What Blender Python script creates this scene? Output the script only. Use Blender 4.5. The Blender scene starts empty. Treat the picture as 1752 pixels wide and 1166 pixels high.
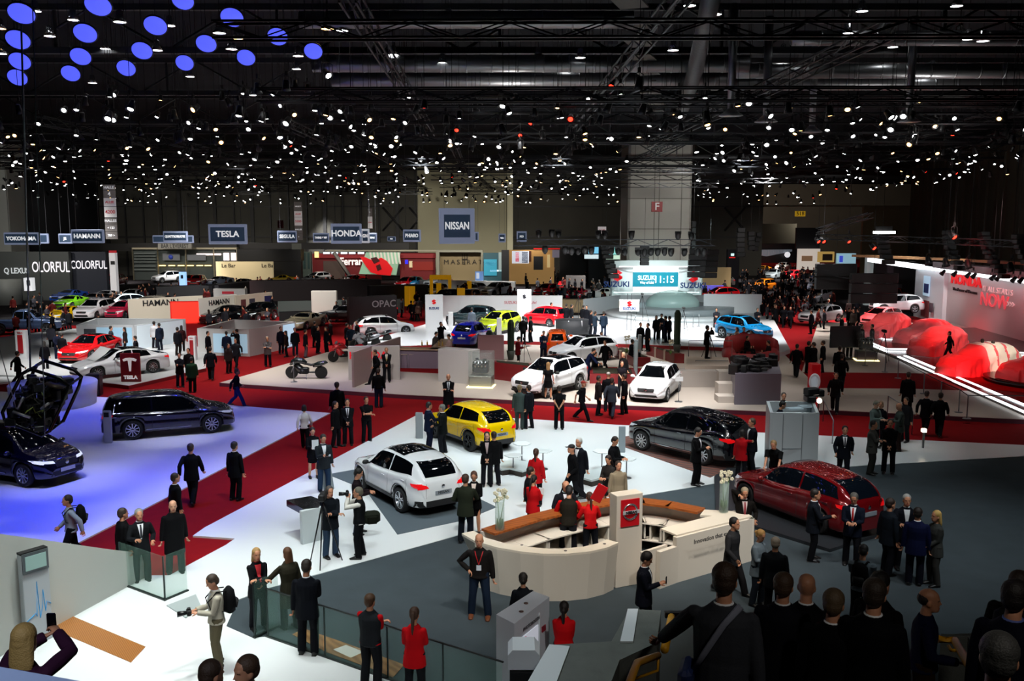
import bpy, bmesh, math, random
import numpy as np
from mathutils import Vector, Matrix
from mathutils.bvhtree import BVHTree
from mathutils.kdtree import KDTree
random.seed(7)
PI = math.pi
SC = bpy.context.scene
COL = SC.collection
# ------------------------------------------------------------------ camera, world, exposure
W_, H_ = 1752, 1166
F_ = 1550.0
PITCH = math.atan((H_/2-384)/F_)
CAMZ = 8.2
cam_d = bpy.data.cameras.new('camera'); cam = bpy.data.objects.new('camera', cam_d); COL.objects.link(cam)
cam_d.sensor_fit = 'HORIZONTAL'; cam_d.sensor_width = 36.0; cam_d.lens = 36.0*F_/W_
cam_d.clip_start = 0.1; cam_d.clip_end = 600
cam.location = (0, 0, CAMZ); cam.rotation_euler = (PI/2-PITCH, 0, 0)
SC.camera = cam
wd = bpy.data.worlds.new('world'); SC.world = wd; wd.use_nodes = True
wd.node_tree.nodes['Background'].inputs[0].default_value = (0.55, 0.68, 1.0, 1)
wd.node_tree.nodes['Background'].inputs[1].default_value = 0.0015
SC.view_settings.view_transform = 'Standard'; SC.view_settings.look = 'None'
SC.view_settings.gamma = 1; SC.view_settings.use_curve_mapping = False
SC.view_settings.exposure = 0.0
cy = SC.cycles
cy.use_denoising = True
cy.max_bounces = 5; cy.diffuse_bounces = 2; cy.glossy_bounces = 3; cy.transmission_bounces = 4; cy.transparent_max_bounces = 6
cy.sample_clamp_indirect = 4; cy.caustics_reflective = False; cy.caustics_refractive = False
cy.use_light_tree = True
def dirpx(px, py):
 u = (px-W_/2)/F_; v = (py-H_/2)/F_
 c, s = math.cos(PITCH), math.sin(PITCH)
 return Vector((u, c-v*s, -s-v*c))
def P(px, py, z=0.0):
 d = dirpx(px, py); t = (z-CAMZ)/d.z
 return Vector((d.x*t, d.y*t, z))
def PY(px, py, Y):
 d = dirpx(px, py); t = Y/d.y
 return Vector((d.x*t, Y, CAMZ+d.z*t))
# ------------------------------------------------------------------ lights
def srgb(c):
 if isinstance(c, str):
  c = c.lstrip('#'); c = [int(c[i:i+2], 16) for i in (0, 2, 4)]
 out = []
 for v in c[:3]:
  v = v/255.0
  out.append(v/12.92 if v <= 0.04045 else ((v+0.055)/1.055)**2.4)
 return tuple(out)
def spot(loc, aim, power, size=70, color=(1, 1, 1), blend=0.8, radius=0.25):
 d = bpy.data.lights.new('spot_light', 'SPOT'); o = bpy.data.objects.new('spot_light', d); COL.objects.link(o)
 d.energy = power; d.spot_size = math.radians(size); d.spot_blend = blend; d.color = color; d.shadow_soft_size = radius
 o.location = loc; v = Vector(aim)-Vector(loc); o.rotation_euler = v.to_track_quat('-Z', 'Y').to_euler()
 return o
def area(loc, aim, power, sx, sy, color=(1, 1, 1), spread=180):
 d = bpy.data.lights.new('area_light', 'AREA'); o = bpy.data.objects.new('area_light', d); COL.objects.link(o)
 d.shape = 'RECTANGLE'; d.size = sx; d.size_y = sy; d.energy = power; d.color = color; d.spread = math.radians(spread)
 o.location = loc; v = Vector(aim)-Vector(loc); o.rotation_euler = v.to_track_quat('-Z', 'Y').to_euler()
 return o
def pool(px, py, z, dx, dy, h, power, size, color=(1, 1, 1), blend=.6, r=.3):
 a = P(px, py, z); return spot((a.x+dx, a.y+dy, z+h), a, power, size, color, blend, r)
COOL = (.86, .97, 1.0); WARM = (1, .93, .84); NEU = (1, .98, .96); BLUE = (.035, .06, 1.0); RED = (1, .04, .05)
for px, py, p_ in ((500, 880, 2300), (660, 800, 2300), (800, 745, 2300), (1000, 760, 2600), (1180, 800, 2100), (960, 830, 2400), (1380, 760, 1100), (1180, 735, 2200)): pool(px, py, 0, 1.5, -2, 11, p_, 62, COOL, .8)
for px, py, p_ in ((150, 1090, 2100), (330, 1040, 2100), (480, 1130, 1500), (60, 1000, 1100)): pool(px, py, 0, 1, -1, 10.5, p_, 60, (.93, 1, .97), .8)
pool(960, 930, 0, 0, -3, 10, 1300, 50, WARM, .8); pool(1200, 930, 0, 0, -3, 10, 900, 50, WARM, .8); pool(1330, 850, 0, 1, -4, 10, 700, 45, NEU, .8); pool(1560, 900, 0, -2, -2, 11, 900, 55, COOL, 1); pool(1700, 850, 0, -2, -2, 11, 260, 50, COOL, 1); pool(700, 1000, 0, 0, 0, 11, 420, 60, COOL, 1)
pool(1080, 1050, 0, 0, 0, 10, 330, 42, (1, .72, .4), .6); pool(1040, 1110, 3.4, -2, 2.5, 7, 700, 34, COOL, .6)
for px, py, p_, s_ in ((300, 748, 2000, 26), (110, 825, 1500, 26), (470, 730, 900, 26), (180, 790, 700, 24), (60, 705, 400, 26)): pool(px, py, 0, 1, -3, 11, p_, s_, (.86, .90, 1), 1)
for px, py, p_ in ((250, 850, 3800), (400, 765, 2000), (60, 900, 3900), (150, 710, 3200), (460, 705, 1100), (300, 690, 1700)): pool(px, py, 0, 0, 2, 12, p_, 60, BLUE, 1)
pool(560, 668, 0, 0, 2, 11, 900, 60, (.35, .1, 1), 1)
for px, py, p_ in ((520, 640, 4200), (1000, 672, 7500), (1130, 680, 6000), (880, 665, 2500), (640, 650, 1300), (740, 660, 900)): pool(px, py, .2, 0, -3, 12, p_, 38, NEU, .8)
for px, py, p_ in ((860, 560, 15000), (950, 580, 11000), (1030, 560, 15000), (1130, 565, 15000), (1250, 575, 13000), (730, 580, 10000), (980, 600, 6000)): pool(px, py, .4, 0, -3, 13, p_, 52, (.95, .98, 1), .7, .5)
for px, py, p_ in ((1200, 620, 1500), (1100, 610, 1500), (1300, 620, 600), (1420, 640, 400), (1550, 690, 350), (1450, 700, 300), (1450, 590, 1300)): pool(px, py, .4, 0, -3, 12, p_, 55, WARM, 1)
for px, py, p_ in ((700, 562, 9000), (560, 590, 8000), (430, 630, 5500), (330, 670, 4500), (1375, 570, 10000), (1000, 720, 2600), (780, 700, 1800), (640, 720, 1300), (480, 800, 900), (380, 890, 600), (1250, 720, 1600), (1600, 740, 500)): pool(px, py, 0, 0, 0, 12, p_, 58, (1, .93, .9), 1)
for px, py, p_ in ((110, 625, 6500), (220, 610, 6500), (200, 580, 5000), (300, 590, 3500), (40, 560, 3500), (420, 570, 5500)): pool(px, py, .2, 0, -3, 12, p_, 50, NEU, .8)
for px, py, p_ in ((110, 540, 9000), (190, 530, 14000), (290, 530, 10000), (370, 520, 14000), (400, 540, 5000), (540, 545, 6000), (640, 540, 4000), (330, 485, 18000), (180, 485, 18000), (70, 480, 14000), (500, 495, 22000), (560, 472, 16000), (430, 475, 12000), (780, 485, 26000), (870, 495, 22000), (960, 500, 22000), (1040, 500, 26000), (720, 500, 10000), (940, 465, 26000), (1030, 465, 24000), (1230, 480, 22000), (1230, 510, 12000), (1310, 465, 26000), (1370, 480, 18000), (1310, 500, 12000), (1420, 490, 12000), (1410, 545, 12000), (1500, 550, 12000), (1540, 520, 10000)): pool(px, py, 0, 0, -3, 12, p_, 55, NEU, .9, .5)
for px, p_ in ((1066, 2600), (1122, 1500), (1180, 2600)): a = PY(px, 478, 86.5); spot((a.x, 79, 8.6), (a.x, 87, 4.0), p_, 60, (.8, 1, .98), .8, .4)
for px, py, p_ in ((1530, 560, 12000), (1600, 565, 12000), (1620, 580, 9000), (1665, 612, 5000), (1740, 660, 1500)): pool(px, py, .3, -3, -3, 10, p_, 42, RED, .9)
pool(1725, 622, .9, -1, -7, 9, 5500, 20, (1, .93, .82), .5); pool(1660, 628, .9, -3, -7, 9, 9000, 20, RED, .8); pool(1610, 585, .9, -3, -8, 9, 4000, 24, (1, .55, .5), .8); pool(1520, 560, .9, -3, -8, 9, 4000, 24, (1, .55, .5), .8)
for px, py, p_ in ((1560, 560, 2600), (1640, 570, 2600), (1700, 600, 2600)): pool(px, py, .3, -2, -4, 10, p_, 40, (1, .6, .6), .9)
for px in (1640, 1690, 1740): a = P(px, 572+(px-1640)*.2, 0); spot((a.x-2.5, a.y-6, 5.2), (a.x, a.y, 2.6), 600, 80, (1, .20, .24), 1, .3)
a = P(1590, 552, 0); spot((a.x-2, a.y-8, 7), (a.x, a.y, 2.4), 1500, 60, NEU, 1, .3); a = P(1650, 560, 0); spot((a.x-3, a.y-8, 6), (a.x, a.y, 3.2), 380, 60, (1, .8, .8), 1, .3)
for px, p_ in ((60, 2500), (150, 2500), (250, 2500), (330, 2500), (420, 2500), (560, 3000), (650, 3000), (720, 2000), (790, 4500), (850, 2500), (910, 2500), (1310, 2500), (1390, 2500)): a = PY(px, 450, 132 if px > 200 else 97); spot((a.x, a.y-10, 9), a, p_*(1 if px > 200 else .5), 75, WARM, 1, .5)
for x, y, p_ in ((-40, 128, 1800), (-15, 130, 2400), (3, 128, 2400), (-58, 120, 1500)): spot((x, y, 11), (x, 146, 6), p_, 140, (1, .93, .82), 1, .6)
for x, p_ in ((16, 3000), (24, 3000)): spot((x, 84, 12.5), (20, 100, 9), p_, 90, (1, .97, .93), 1, .5)
spot((-52, 78, 12), (-56, 96, 9), 4000, 80, NEU, 1, .5)
for x, y in ((22, 190), (40, 180), (60, 170)): spot((x, y, 12), (x, 214, 6), 6000, 140, (1, .92, .8), 1, .6)
spot((8, 148, 12), (8, 160, 5), 2500, 120, WARM, 1, .6)
for x, y in ((-25, 36), (0, 40), (18, 38), (-20, 66), (12, 70), (-10, 100)): spot((x, y, 11.2), (x, y+2, 20), 330, 165, (1, .95, .9), 1, .3)
for x, y, z, px, py, p_, s_, c in ((-1, 13, 12, 760, 830, 2800, 48, COOL), (2.5, 13, 12, 960, 900, 3200, 50, (1, .97, .9)), (6, 15, 12, 1180, 860, 2200, 50, NEU), (9, 15, 12, 1400, 860, 1500, 55, NEU), (13, 16, 12, 1600, 900, 1200, 60, COOL), (-4, 10, 11, 470, 1010, 1000, 46, NEU), (-6, 9, 11, 140, 1060, 600, 50, NEU),
 (-14, 20, 12, 290, 720, 350, 36, (.6, .65, 1)), (-18, 19, 12, 50, 760, 300, 36, (.6, .65, 1)), (2, 34, 12, 950, 640, 6500, 50, NEU), (8, 34, 12, 1130, 650, 4500, 40, NEU), (-6, 34, 12, 640, 620, 3000, 50, NEU), (4, 54, 12, 950, 550, 16000, 55, NEU), (14, 54, 12, 1150, 545, 14000, 50, (.9, 1, 1)), (-22, 40, 12, 200, 600, 6500, 50, NEU), (-32, 60, 12, 150, 530, 12000, 60, NEU), (-18, 60, 12, 400, 530, 10000, 60, NEU),
 (20, 40, 12, 1400, 620, 700, 50, WARM), (24, 40, 11, 1450, 545, 3500, 30, NEU), (-12, 34, 12, 500, 600, 3000, 50, NEU), (14, 44, 11, 1290, 640, 1600, 40, NEU)): spot((x, y, z), P(px, py, 1), p_, s_, c, .8, .3)
spot((3.5, 1.5, 11), (4.2, 7.5, 4.5), 330, 80, WARM, 1, .3); spot((-3.0, 2.0, 10), (-3.2, 6.5, 4.2), 800, 60, (.8, .88, 1), 1, .3); spot((3.5, 6.5, 10), P(905, 1100, .8), 1500, 30, NEU, .8, .3)  # added fill spots for the stairs, bottom-left heads and kiosk; no lamps modelled there
# ------------------------------------------------------------------ materials
_M = {}
def mat(color, rough=0.5, metal=0.0, coat=0.0, emit=0.0, alpha=1.0, spec=0.5, noise=0.0, nscale=8.0, bump=0.0, bscale=40.0, trans=0.0, sheen=0.0, samp=True):
 key = (str(color), rough, metal, coat, emit, alpha, spec, noise, nscale, bump, bscale, trans, samp)
 if key in _M: return _M[key]
 m = bpy.data.materials.new('surface'); m.use_nodes = True
 nt = m.node_tree; b = nt.nodes['Principled BSDF']
 col = srgb(color)
 b.inputs['Base Color'].default_value = (*col, 1)
 b.inputs['Roughness'].default_value = rough; b.inputs['Metallic'].default_value = metal
 b.inputs['Coat Weight'].default_value = coat; b.inputs['Coat Roughness'].default_value = 0.03
 b.inputs['Specular IOR Level'].default_value = .1 if spec == .5 and rough >= .8 else spec
 if trans: b.inputs['Transmission Weight'].default_value = trans
 if emit:
  b.inputs['Emission Color'].default_value = (*col, 1); b.inputs['Emission Strength'].default_value = emit
  if not samp: m.cycles.emission_sampling = 'NONE'
 if alpha < 1: b.inputs['Alpha'].default_value = alpha
 if noise or bump:
  tc = nt.nodes.new('ShaderNodeTexCoord'); no = nt.nodes.new('ShaderNodeTexNoise')
  no.inputs['Scale'].default_value = nscale; no.inputs['Detail'].default_value = 4
  nt.links.new(tc.outputs['Object'], no.inputs['Vector'])
  if noise:
   mx = nt.nodes.new('ShaderNodeMix'); mx.data_type = 'RGBA'
   mx.inputs[6].default_value = (*[c*(1-noise) for c in col], 1); mx.inputs[7].default_value = (*[min(1, c*(1+noise)) for c in col], 1)
   nt.links.new(no.outputs['Fac'], mx.inputs[0]); nt.links.new(mx.outputs[2], b.inputs['Base Color'])
  if bump:
   n2 = nt.nodes.new('ShaderNodeTexNoise'); n2.inputs['Scale'].default_value = bscale; n2.inputs['Detail'].default_value = 3
   nt.links.new(tc.outputs['Object'], n2.inputs['Vector'])
   bp = nt.nodes.new('ShaderNodeBump'); bp.inputs['Strength'].default_value = bump; bp.inputs['Distance'].default_value = 0.02
   nt.links.new(n2.outputs['Fac'], bp.inputs['Height']); nt.links.new(bp.outputs['Normal'], b.inputs['Normal'])
 _M[key] = m
 return m
def wood(c1, c2, scale=3.0, rough=0.45, rot=(0, 0, 0), dist=3.0):
 key = ('wood', c1, c2, scale, rot, dist)
 if key in _M: return _M[key]
 m = bpy.data.materials.new('wood'); m.use_nodes = True; nt = m.node_tree; b = nt.nodes['Principled BSDF']
 tc = nt.nodes.new('ShaderNodeTexCoord'); mp = nt.nodes.new('ShaderNodeMapping'); mp.inputs['Rotation'].default_value = rot
 wv = nt.nodes.new('ShaderNodeTexWave'); wv.bands_direction = 'Y'; wv.inputs['Scale'].default_value = scale; wv.inputs['Distortion'].default_value = dist
 wv.inputs['Detail'].default_value = 4; wv.inputs['Detail Scale'].default_value = 2
 mx = nt.nodes.new('ShaderNodeMix'); mx.data_type = 'RGBA'
 mx.inputs[6].default_value = (*srgb(c1), 1); mx.inputs[7].default_value = (*srgb(c2), 1)
 nt.links.new(tc.outputs['Object'], mp.inputs[0]); nt.links.new(mp.outputs[0], wv.inputs['Vector'])
 nt.links.new(wv.outputs['Fac'], mx.inputs[0]); nt.links.new(mx.outputs[2], b.inputs['Base Color']); b.inputs['Roughness'].default_value = rough
 _M[key] = m
 return m
def glass(tint='#bfe8dc', alpha=0.25, rough=0.03):
 key = ('glass', tint, alpha)
 if key in _M: return _M[key]
 m = bpy.data.materials.new('pane_glass'); m.use_nodes = True; nt = m.node_tree
 b = nt.nodes['Principled BSDF']; out = nt.nodes['Material Output']
 b.inputs['Base Color'].default_value = (*srgb(tint), 1); b.inputs['Roughness'].default_value = rough
 tr = nt.nodes.new('ShaderNodeBsdfTransparent'); tr.inputs[0].default_value = (*[0.86+0.14*c for c in srgb(tint)], 1)
 mx = nt.nodes.new('ShaderNodeMixShader'); mx.inputs[0].default_value = alpha
 nt.links.new(tr.outputs[0], mx.inputs[1]); nt.links.new(b.outputs[0], mx.inputs[2]); nt.links.new(mx.outputs[0], out.inputs[0])
 _M[key] = m
 return m
# ------------------------------------------------------------------ mesh builder
class MB:
 def __init__(s): s.v = []; s.f = []; s.mi = []; s.sm = []
 def add(s, vs, fs, mi=0, smooth=False, M=None):
  o = len(s.v)
  for p in vs:
   p = Vector(p)
   if M is not None: p = M @ p
   s.v.append((p.x, p.y, p.z))
  for f in fs: s.f.append(tuple(i+o for i in f)); s.mi.append(mi); s.sm.append(smooth)
  return s
 def join(s, other, M=None, mi=None):
  o = len(s.v)
  for p in other.v:
   if M is not None: p = tuple(M @ Vector(p))
   s.v.append(p)
  for f, m, q in zip(other.f, other.mi, other.sm): s.f.append(tuple(i+o for i in f)); s.mi.append(m if mi is None else mi); s.sm.append(q)
  return s
 def box(s, c, d, rz=0.0, mi=0, M=None, taper=1.0, bev=0.0):
  cx, cy_, cz = c; dx, dy, dz = [q/2 for q in d]
  b = min(bev, dx*.9, dy*.9, dz*.9)
  R = Matrix.Translation(c) @ Matrix.Rotation(rz, 4, 'Z')
  if M is not None: R = M @ R
  if b <= 0:
   vs = [(x*(taper if z > 0 else 1), y*(taper if z > 0 else 1), z) for z in (-dz, dz) for x, y in ((-dx, -dy), (dx, -dy), (dx, dy), (-dx, dy))]
   fs = [(0, 3, 2, 1), (4, 5, 6, 7), (0, 1, 5, 4), (1, 2, 6, 5), (2, 3, 7, 6), (3, 0, 4, 7)]
   return s.add(vs, fs, mi, False, R)
  vs = []
  for z, k in ((-dz, b), (-dz+b, 0), (dz-b, 0), (dz, b)):
   x, y = dx-k, dy-k
   for sx, sy in ((-1, -1), (1, -1), (1, 1), (-1, 1)):
    if sx*sy > 0: vs += [(sx*x, sy*(y-b), z), (sx*(x-b), sy*y, z)]
    else: vs += [(sx*(x-b), sy*y, z), (sx*x, sy*(y-b), z)]
  out = []
  for r in range(4):
   ring = vs[r*8:(r+1)*8]; ring.sort(key=lambda p: math.atan2(p[1]/dy, p[0]/dx)); out += ring
  fs = [tuple(reversed(range(8))), tuple(range(24, 32))]
  for r in range(3):
   for i in range(8):
    j = (i+1) % 8; fs.append((r*8+i, r*8+j, r*8+8+j, r*8+8+i))
  return s.add(out, fs, mi, False, R)
 def prism(s, poly, z0, z1, mi=0, M=None):
  n = len(poly)
  A = sum(poly[i][0]*poly[(i+1) % n][1]-poly[(i+1) % n][0]*poly[i][1] for i in range(n))
  if A < 0: poly = list(reversed(poly))
  z0s = z0 if hasattr(z0, '__len__') else [z0]*n; z1s = z1 if hasattr(z1, '__len__') else [z1]*n
  if A < 0 and hasattr(z1, '__len__'): z1s = list(reversed(z1s))
  vs = [(p[0], p[1], z0s[i]) for i, p in enumerate(poly)]+[(p[0], p[1], z1s[i]) for i, p in enumerate(poly)]
  fs = [tuple(reversed(range(n))), tuple(range(n, 2*n))]+[(i, (i+1) % n, n+(i+1) % n, n+i) for i in range(n)]
  return s.add(vs, fs, mi, False, M)
 def tube(s, pts, r, n=8, mi=0, M=None, caps=True, smooth=True, up=None):
  pts = [Vector(p) for p in pts]; m = len(pts)
  rs = r if hasattr(r, '__len__') else [r]*m
  vs = []; prev = None
  for i, p in enumerate(pts):
   t = (pts[min(i+1, m-1)]-pts[max(i-1, 0)])
   t = t.normalized() if t.length > 1e-9 else Vector((0, 0, 1))
   if up is not None: a = Vector(up)-t*t.dot(Vector(up))
   elif prev is None:
    a = Vector((1, 0, 0)) if abs(t.x) < .8 else Vector((0, 1, 0)); a = a-t*t.dot(a)
   else: a = prev-t*t.dot(prev)
   a = a.normalized() if a.length > 1e-6 else Vector((1, 0, 0)); prev = a
   b = t.cross(a)
   rr = rs[i]; ra, rb = (rr if hasattr(rr, '__len__') else (rr, rr))
   for k in range(n):
    th = 2*PI*k/n; vs.append(p+a*(ra*math.cos(th))+b*(rb*math.sin(th)))
  fs = []
  for i in range(m-1):
   for k in range(n):
    j = (k+1) % n; fs.append((i*n+k, i*n+j, (i+1)*n+j, (i+1)*n+k))
  if caps: fs.append(tuple(reversed(range(n)))); fs.append(tuple(range((m-1)*n, m*n)))
  return s.add(vs, fs, mi, smooth, M)
 def lathe(s, prof, n=16, mi=0, M=None, smooth=True, axis='Z'):
  vs = []
  for r, z in prof:
   for k in range(n):
    th = 2*PI*k/n
    p = (r*math.cos(th), r*math.sin(th), z)
    if axis == 'Y': p = (p[0], -p[2], p[1])
    if axis == 'X': p = (p[2], p[0], p[1])
    vs.append(p)
  fs = []
  for i in range(len(prof)-1):
   for k in range(n):
    j = (k+1) % n; fs.append((i*n+k, i*n+j, (i+1)*n+j, (i+1)*n+k))
  fs.append(tuple(reversed(range(n)))); fs.append(tuple(range((len(prof)-1)*n, len(prof)*n)))
  return s.add(vs, fs, mi, smooth, M)
 def ball(s, c, r, n=10, m=7, mi=0, M=None):
  rx, ry, rz = r if hasattr(r, '__len__') else (r, r, r)
  vs = [(c[0], c[1], c[2]-rz)]
  for i in range(1, m):
   a = -PI/2+PI*i/m
   for k in range(n):
    th = 2*PI*k/n; vs.append((c[0]+rx*math.cos(a)*math.cos(th), c[1]+ry*math.cos(a)*math.sin(th), c[2]+rz*math.sin(a)))
  vs.append((c[0], c[1], c[2]+rz)); fs = []
  for k in range(n): fs.append((0, 1+(k+1) % n, 1+k))
  for i in range(m-2):
   for k in range(n):
    j = (k+1) % n; a = 1+i*n; fs.append((a+k, a+j, a+n+j, a+n+k))
  e = len(vs)-1; a = 1+(m-2)*n
  for k in range(n): fs.append((a+k, a+(k+1) % n, e))
  return s.add(vs, fs, mi, True, M)
 def mesh(s, name='mesh', mats=None):
  me = bpy.data.meshes.new(name); me.from_pydata(s.v, [], s.f)
  me.polygons.foreach_set('use_smooth', s.sm)
  if mats:
   for m in mats: me.materials.append(m)
   if len(mats) > 1: me.polygons.foreach_set('material_index', s.mi)
  me.update(); return me
def link(name, me, parent=None, loc=None, rz=None, M=None):
 o = bpy.data.objects.new(name, me); COL.objects.link(o)
 if parent is not None: o.parent = parent
 if loc is not None: o.location = loc
 if rz is not None: o.rotation_euler = (0, 0, rz)
 if M is not None: o.matrix_basis = M
 return o
def obj(name, mb, m, parent=None, loc=None, rz=None, label=None):
 o = link(name, mb.mesh(name, m if isinstance(m, (list, tuple)) else [m]), parent, loc, rz)
 if label: o['label'] = label
 return o
def tag(o, label, cat, group=None, kind=None):
 o['label'] = label; o['category'] = cat
 if group: o['group'] = group
 if kind: o['kind'] = kind
 return o
def thing(name, label, cat, loc=(0, 0, 0), rz=0.0, group=None):
 o = link(name, None, None, loc, rz); o.empty_display_size = .2
 return tag(o, label, cat, group)
def struct(name, mb, m):
 o = obj(name, mb, m); o['kind'] = 'structure'; return o
def kids(o): return _KIDS.get(o.name, [])
_KIDS = {}
def copy_tree(o, loc, rz, label=None, group=None, scale=None):
 def cp(s, parent):
  c = s.copy(); COL.objects.link(c); c.parent = parent
  for ch in s.children: cp(ch, c)
  return c
 c = cp(o, None); c.location = loc; c.rotation_euler = (0, 0, rz)
 if scale: c.scale = (scale,)*3
 if label: c['label'] = label
 if group: c['group'] = group
 return c
def text(name, s, size, m, parent, M, ext=0.01, bold=0.0, sx=1.0, align='CENTER', spacing=1.0):
 cu = bpy.data.curves.new(name, 'FONT'); cu.body = s; cu.size = size; cu.extrude = ext; cu.offset = bold
 cu.align_x = align; cu.align_y = 'CENTER'; cu.space_character = spacing; cu.resolution_u = 3
 cu.materials.append(m)
 t = bpy.data.objects.new(name, cu); COL.objects.link(t); bpy.context.view_layer.update()
 me = bpy.data.meshes.new_from_object(t.evaluated_get(bpy.context.evaluated_depsgraph_get())); bpy.data.objects.remove(t)
 o = bpy.data.objects.new(name, me); COL.objects.link(o)
 if parent is not None: o.parent = parent
 o.matrix_basis = M @ Matrix.Diagonal((sx, 1, 1, 1))
 return o
def face_M(loc, nx, ny, up=(0, 0, 1), roll=0.0):
 z = Vector((nx, ny, 0)).normalized(); y = Vector(up).normalized(); x = y.cross(z)
 M = Matrix((x, y, z)).transposed().to_4x4(); M.translation = Vector(loc)
 return M
# ------------------------------------------------------------------ cars: forward is +X, origin on the ground between the axles
def interp(tab, x):
 if x <= tab[0][0]: return tab[0][1]
 if x >= tab[-1][0]: return tab[-1][1]
 for i in range(len(tab)-1):
  x0, y0 = tab[i]; x1, y1 = tab[i+1]
  if x <= x1:
   t = (x-x0)/(x1-x0)
   d = (y1-y0)/(x1-x0)
   dp = (y0-tab[i-1][1])/(x0-tab[i-1][0]) if i > 0 else d
   dn = (tab[i+2][1]-y1)/(tab[i+2][0]-x1) if i+2 < len(tab) else d
   m0 = 0 if dp*d <= 0 else 2*dp*d/(dp+d); m1 = 0 if dn*d <= 0 else 2*dn*d/(dn+d)
   h = x1-x0
   return (2*t**3-3*t*t+1)*y0+(t**3-2*t*t+t)*h*m0+(-2*t**3+3*t*t)*y1+(t**3-t*t)*h*m1
CAR = {
        'suv': dict(L=4.40, W=1.82, H=1.60, wb=2.65, R=.37, sill=.30, tail=1,
 top=[(-1, .66), (-.988, .96), (-.955, 1.09), (-.84, 1.36), (-.70, 1.50), (-.48, 1.572), (-.12, 1.60), (.10, 1.565), (.30, 1.34), (.50, 1.06), (.72, .98), (.90, .88), (.975, .74), (1, .58)],
 belt=[(-1, .62), (-.96, .96), (-.75, 1.13), (-.45, 1.07), (.0, 1.00), (.5, .95), (.8, .86), (.95, .74), (1, .54)]),
        'mpv': dict(L=4.86, W=1.88, H=1.68, wb=2.88, R=.375, sill=.28, tail=1,
 top=[(-1, .66), (-.985, 1.0), (-.96, 1.16), (-.86, 1.56), (-.62, 1.655), (-.1, 1.68), (.12, 1.63), (.36, 1.36), (.60, 1.06), (.78, .97), (.92, .86), (.98, .72), (1, .56)],
 belt=[(-1, .62), (-.96, .98), (-.7, 1.02), (.0, .98), (.5, .96), (.8, .86), (.95, .72), (1, .52)]),
        'hatch': dict(L=4.30, W=1.78, H=1.48, wb=2.60, R=.33, sill=.22, tail=1,
 top=[(-1, .60), (-.988, .88), (-.945, 1.02), (-.80, 1.28), (-.64, 1.39), (-.42, 1.46), (-.10, 1.48), (.12, 1.42), (.32, 1.20), (.52, .98), (.74, .88), (.91, .77), (.975, .64), (1, .50)],
 belt=[(-1, .56), (-.96, .88), (-.7, .98), (.0, .91), (.5, .86), (.8, .76), (.95, .63), (1, .46)]),
        'mini': dict(L=3.70, W=1.66, H=1.50, wb=2.43, R=.29, sill=.20, tail=1,
 top=[(-1, .60), (-.985, .92), (-.96, 1.06), (-.86, 1.42), (-.55, 1.49), (-.12, 1.50), (.15, 1.43), (.36, 1.20), (.56, 1.00), (.76, .92), (.92, .80), (.98, .66), (1, .50)],
 belt=[(-1, .56), (-.96, .90), (-.7, .97), (.0, .93), (.5, .90), (.8, .80), (.95, .66), (1, .46)]),
        'sedan': dict(L=4.90, W=1.90, H=1.44, wb=2.92, R=.35, sill=.20, tail=0,
 top=[(-1, .56), (-.985, .90), (-.94, .99), (-.74, 1.05), (-.50, 1.28), (-.30, 1.40), (-.08, 1.44), (.10, 1.38), (.28, 1.16), (.46, .95), (.70, .86), (.90, .74), (.975, .60), (1, .46)],
 belt=[(-1, .52), (-.96, .88), (-.72, .96), (-.3, .93), (.0, .90), (.5, .84), (.8, .73), (.95, .60), (1, .42)]),
        'sport': dict(L=4.50, W=1.92, H=1.18, wb=2.62, R=.345, sill=.15, tail=0,
 top=[(-1, .50), (-.985, .80), (-.92, .88), (-.62, .94), (-.36, 1.10), (-.14, 1.18), (.05, 1.13), (.22, .96), (.38, .80), (.62, .73), (.86, .62), (.96, .50), (1, .36)],
 belt=[(-1, .46), (-.96, .78), (-.7, .86), (-.3, .78), (.0, .74), (.5, .72), (.8, .62), (.95, .48), (1, .32)]),
        'pickup': dict(L=5.40, W=1.90, H=1.82, wb=3.30, R=.39, sill=.42, tail=1,
 top=[(-1, .70), (-.99, 1.10), (-.96, 1.13), (-.30, 1.13), (-.26, 1.16), (-.22, 1.66), (-.12, 1.80), (.10, 1.80), (.22, 1.62), (.38, 1.24), (.5, 1.14), (.86, 1.06), (.97, .92), (1, .66)],
 belt=[(-1, .66), (-.98, 1.06), (-.7, 1.09), (.0, 1.10), (.5, 1.06), (.85, .98), (.96, .84), (1, .60)]),
}
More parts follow.
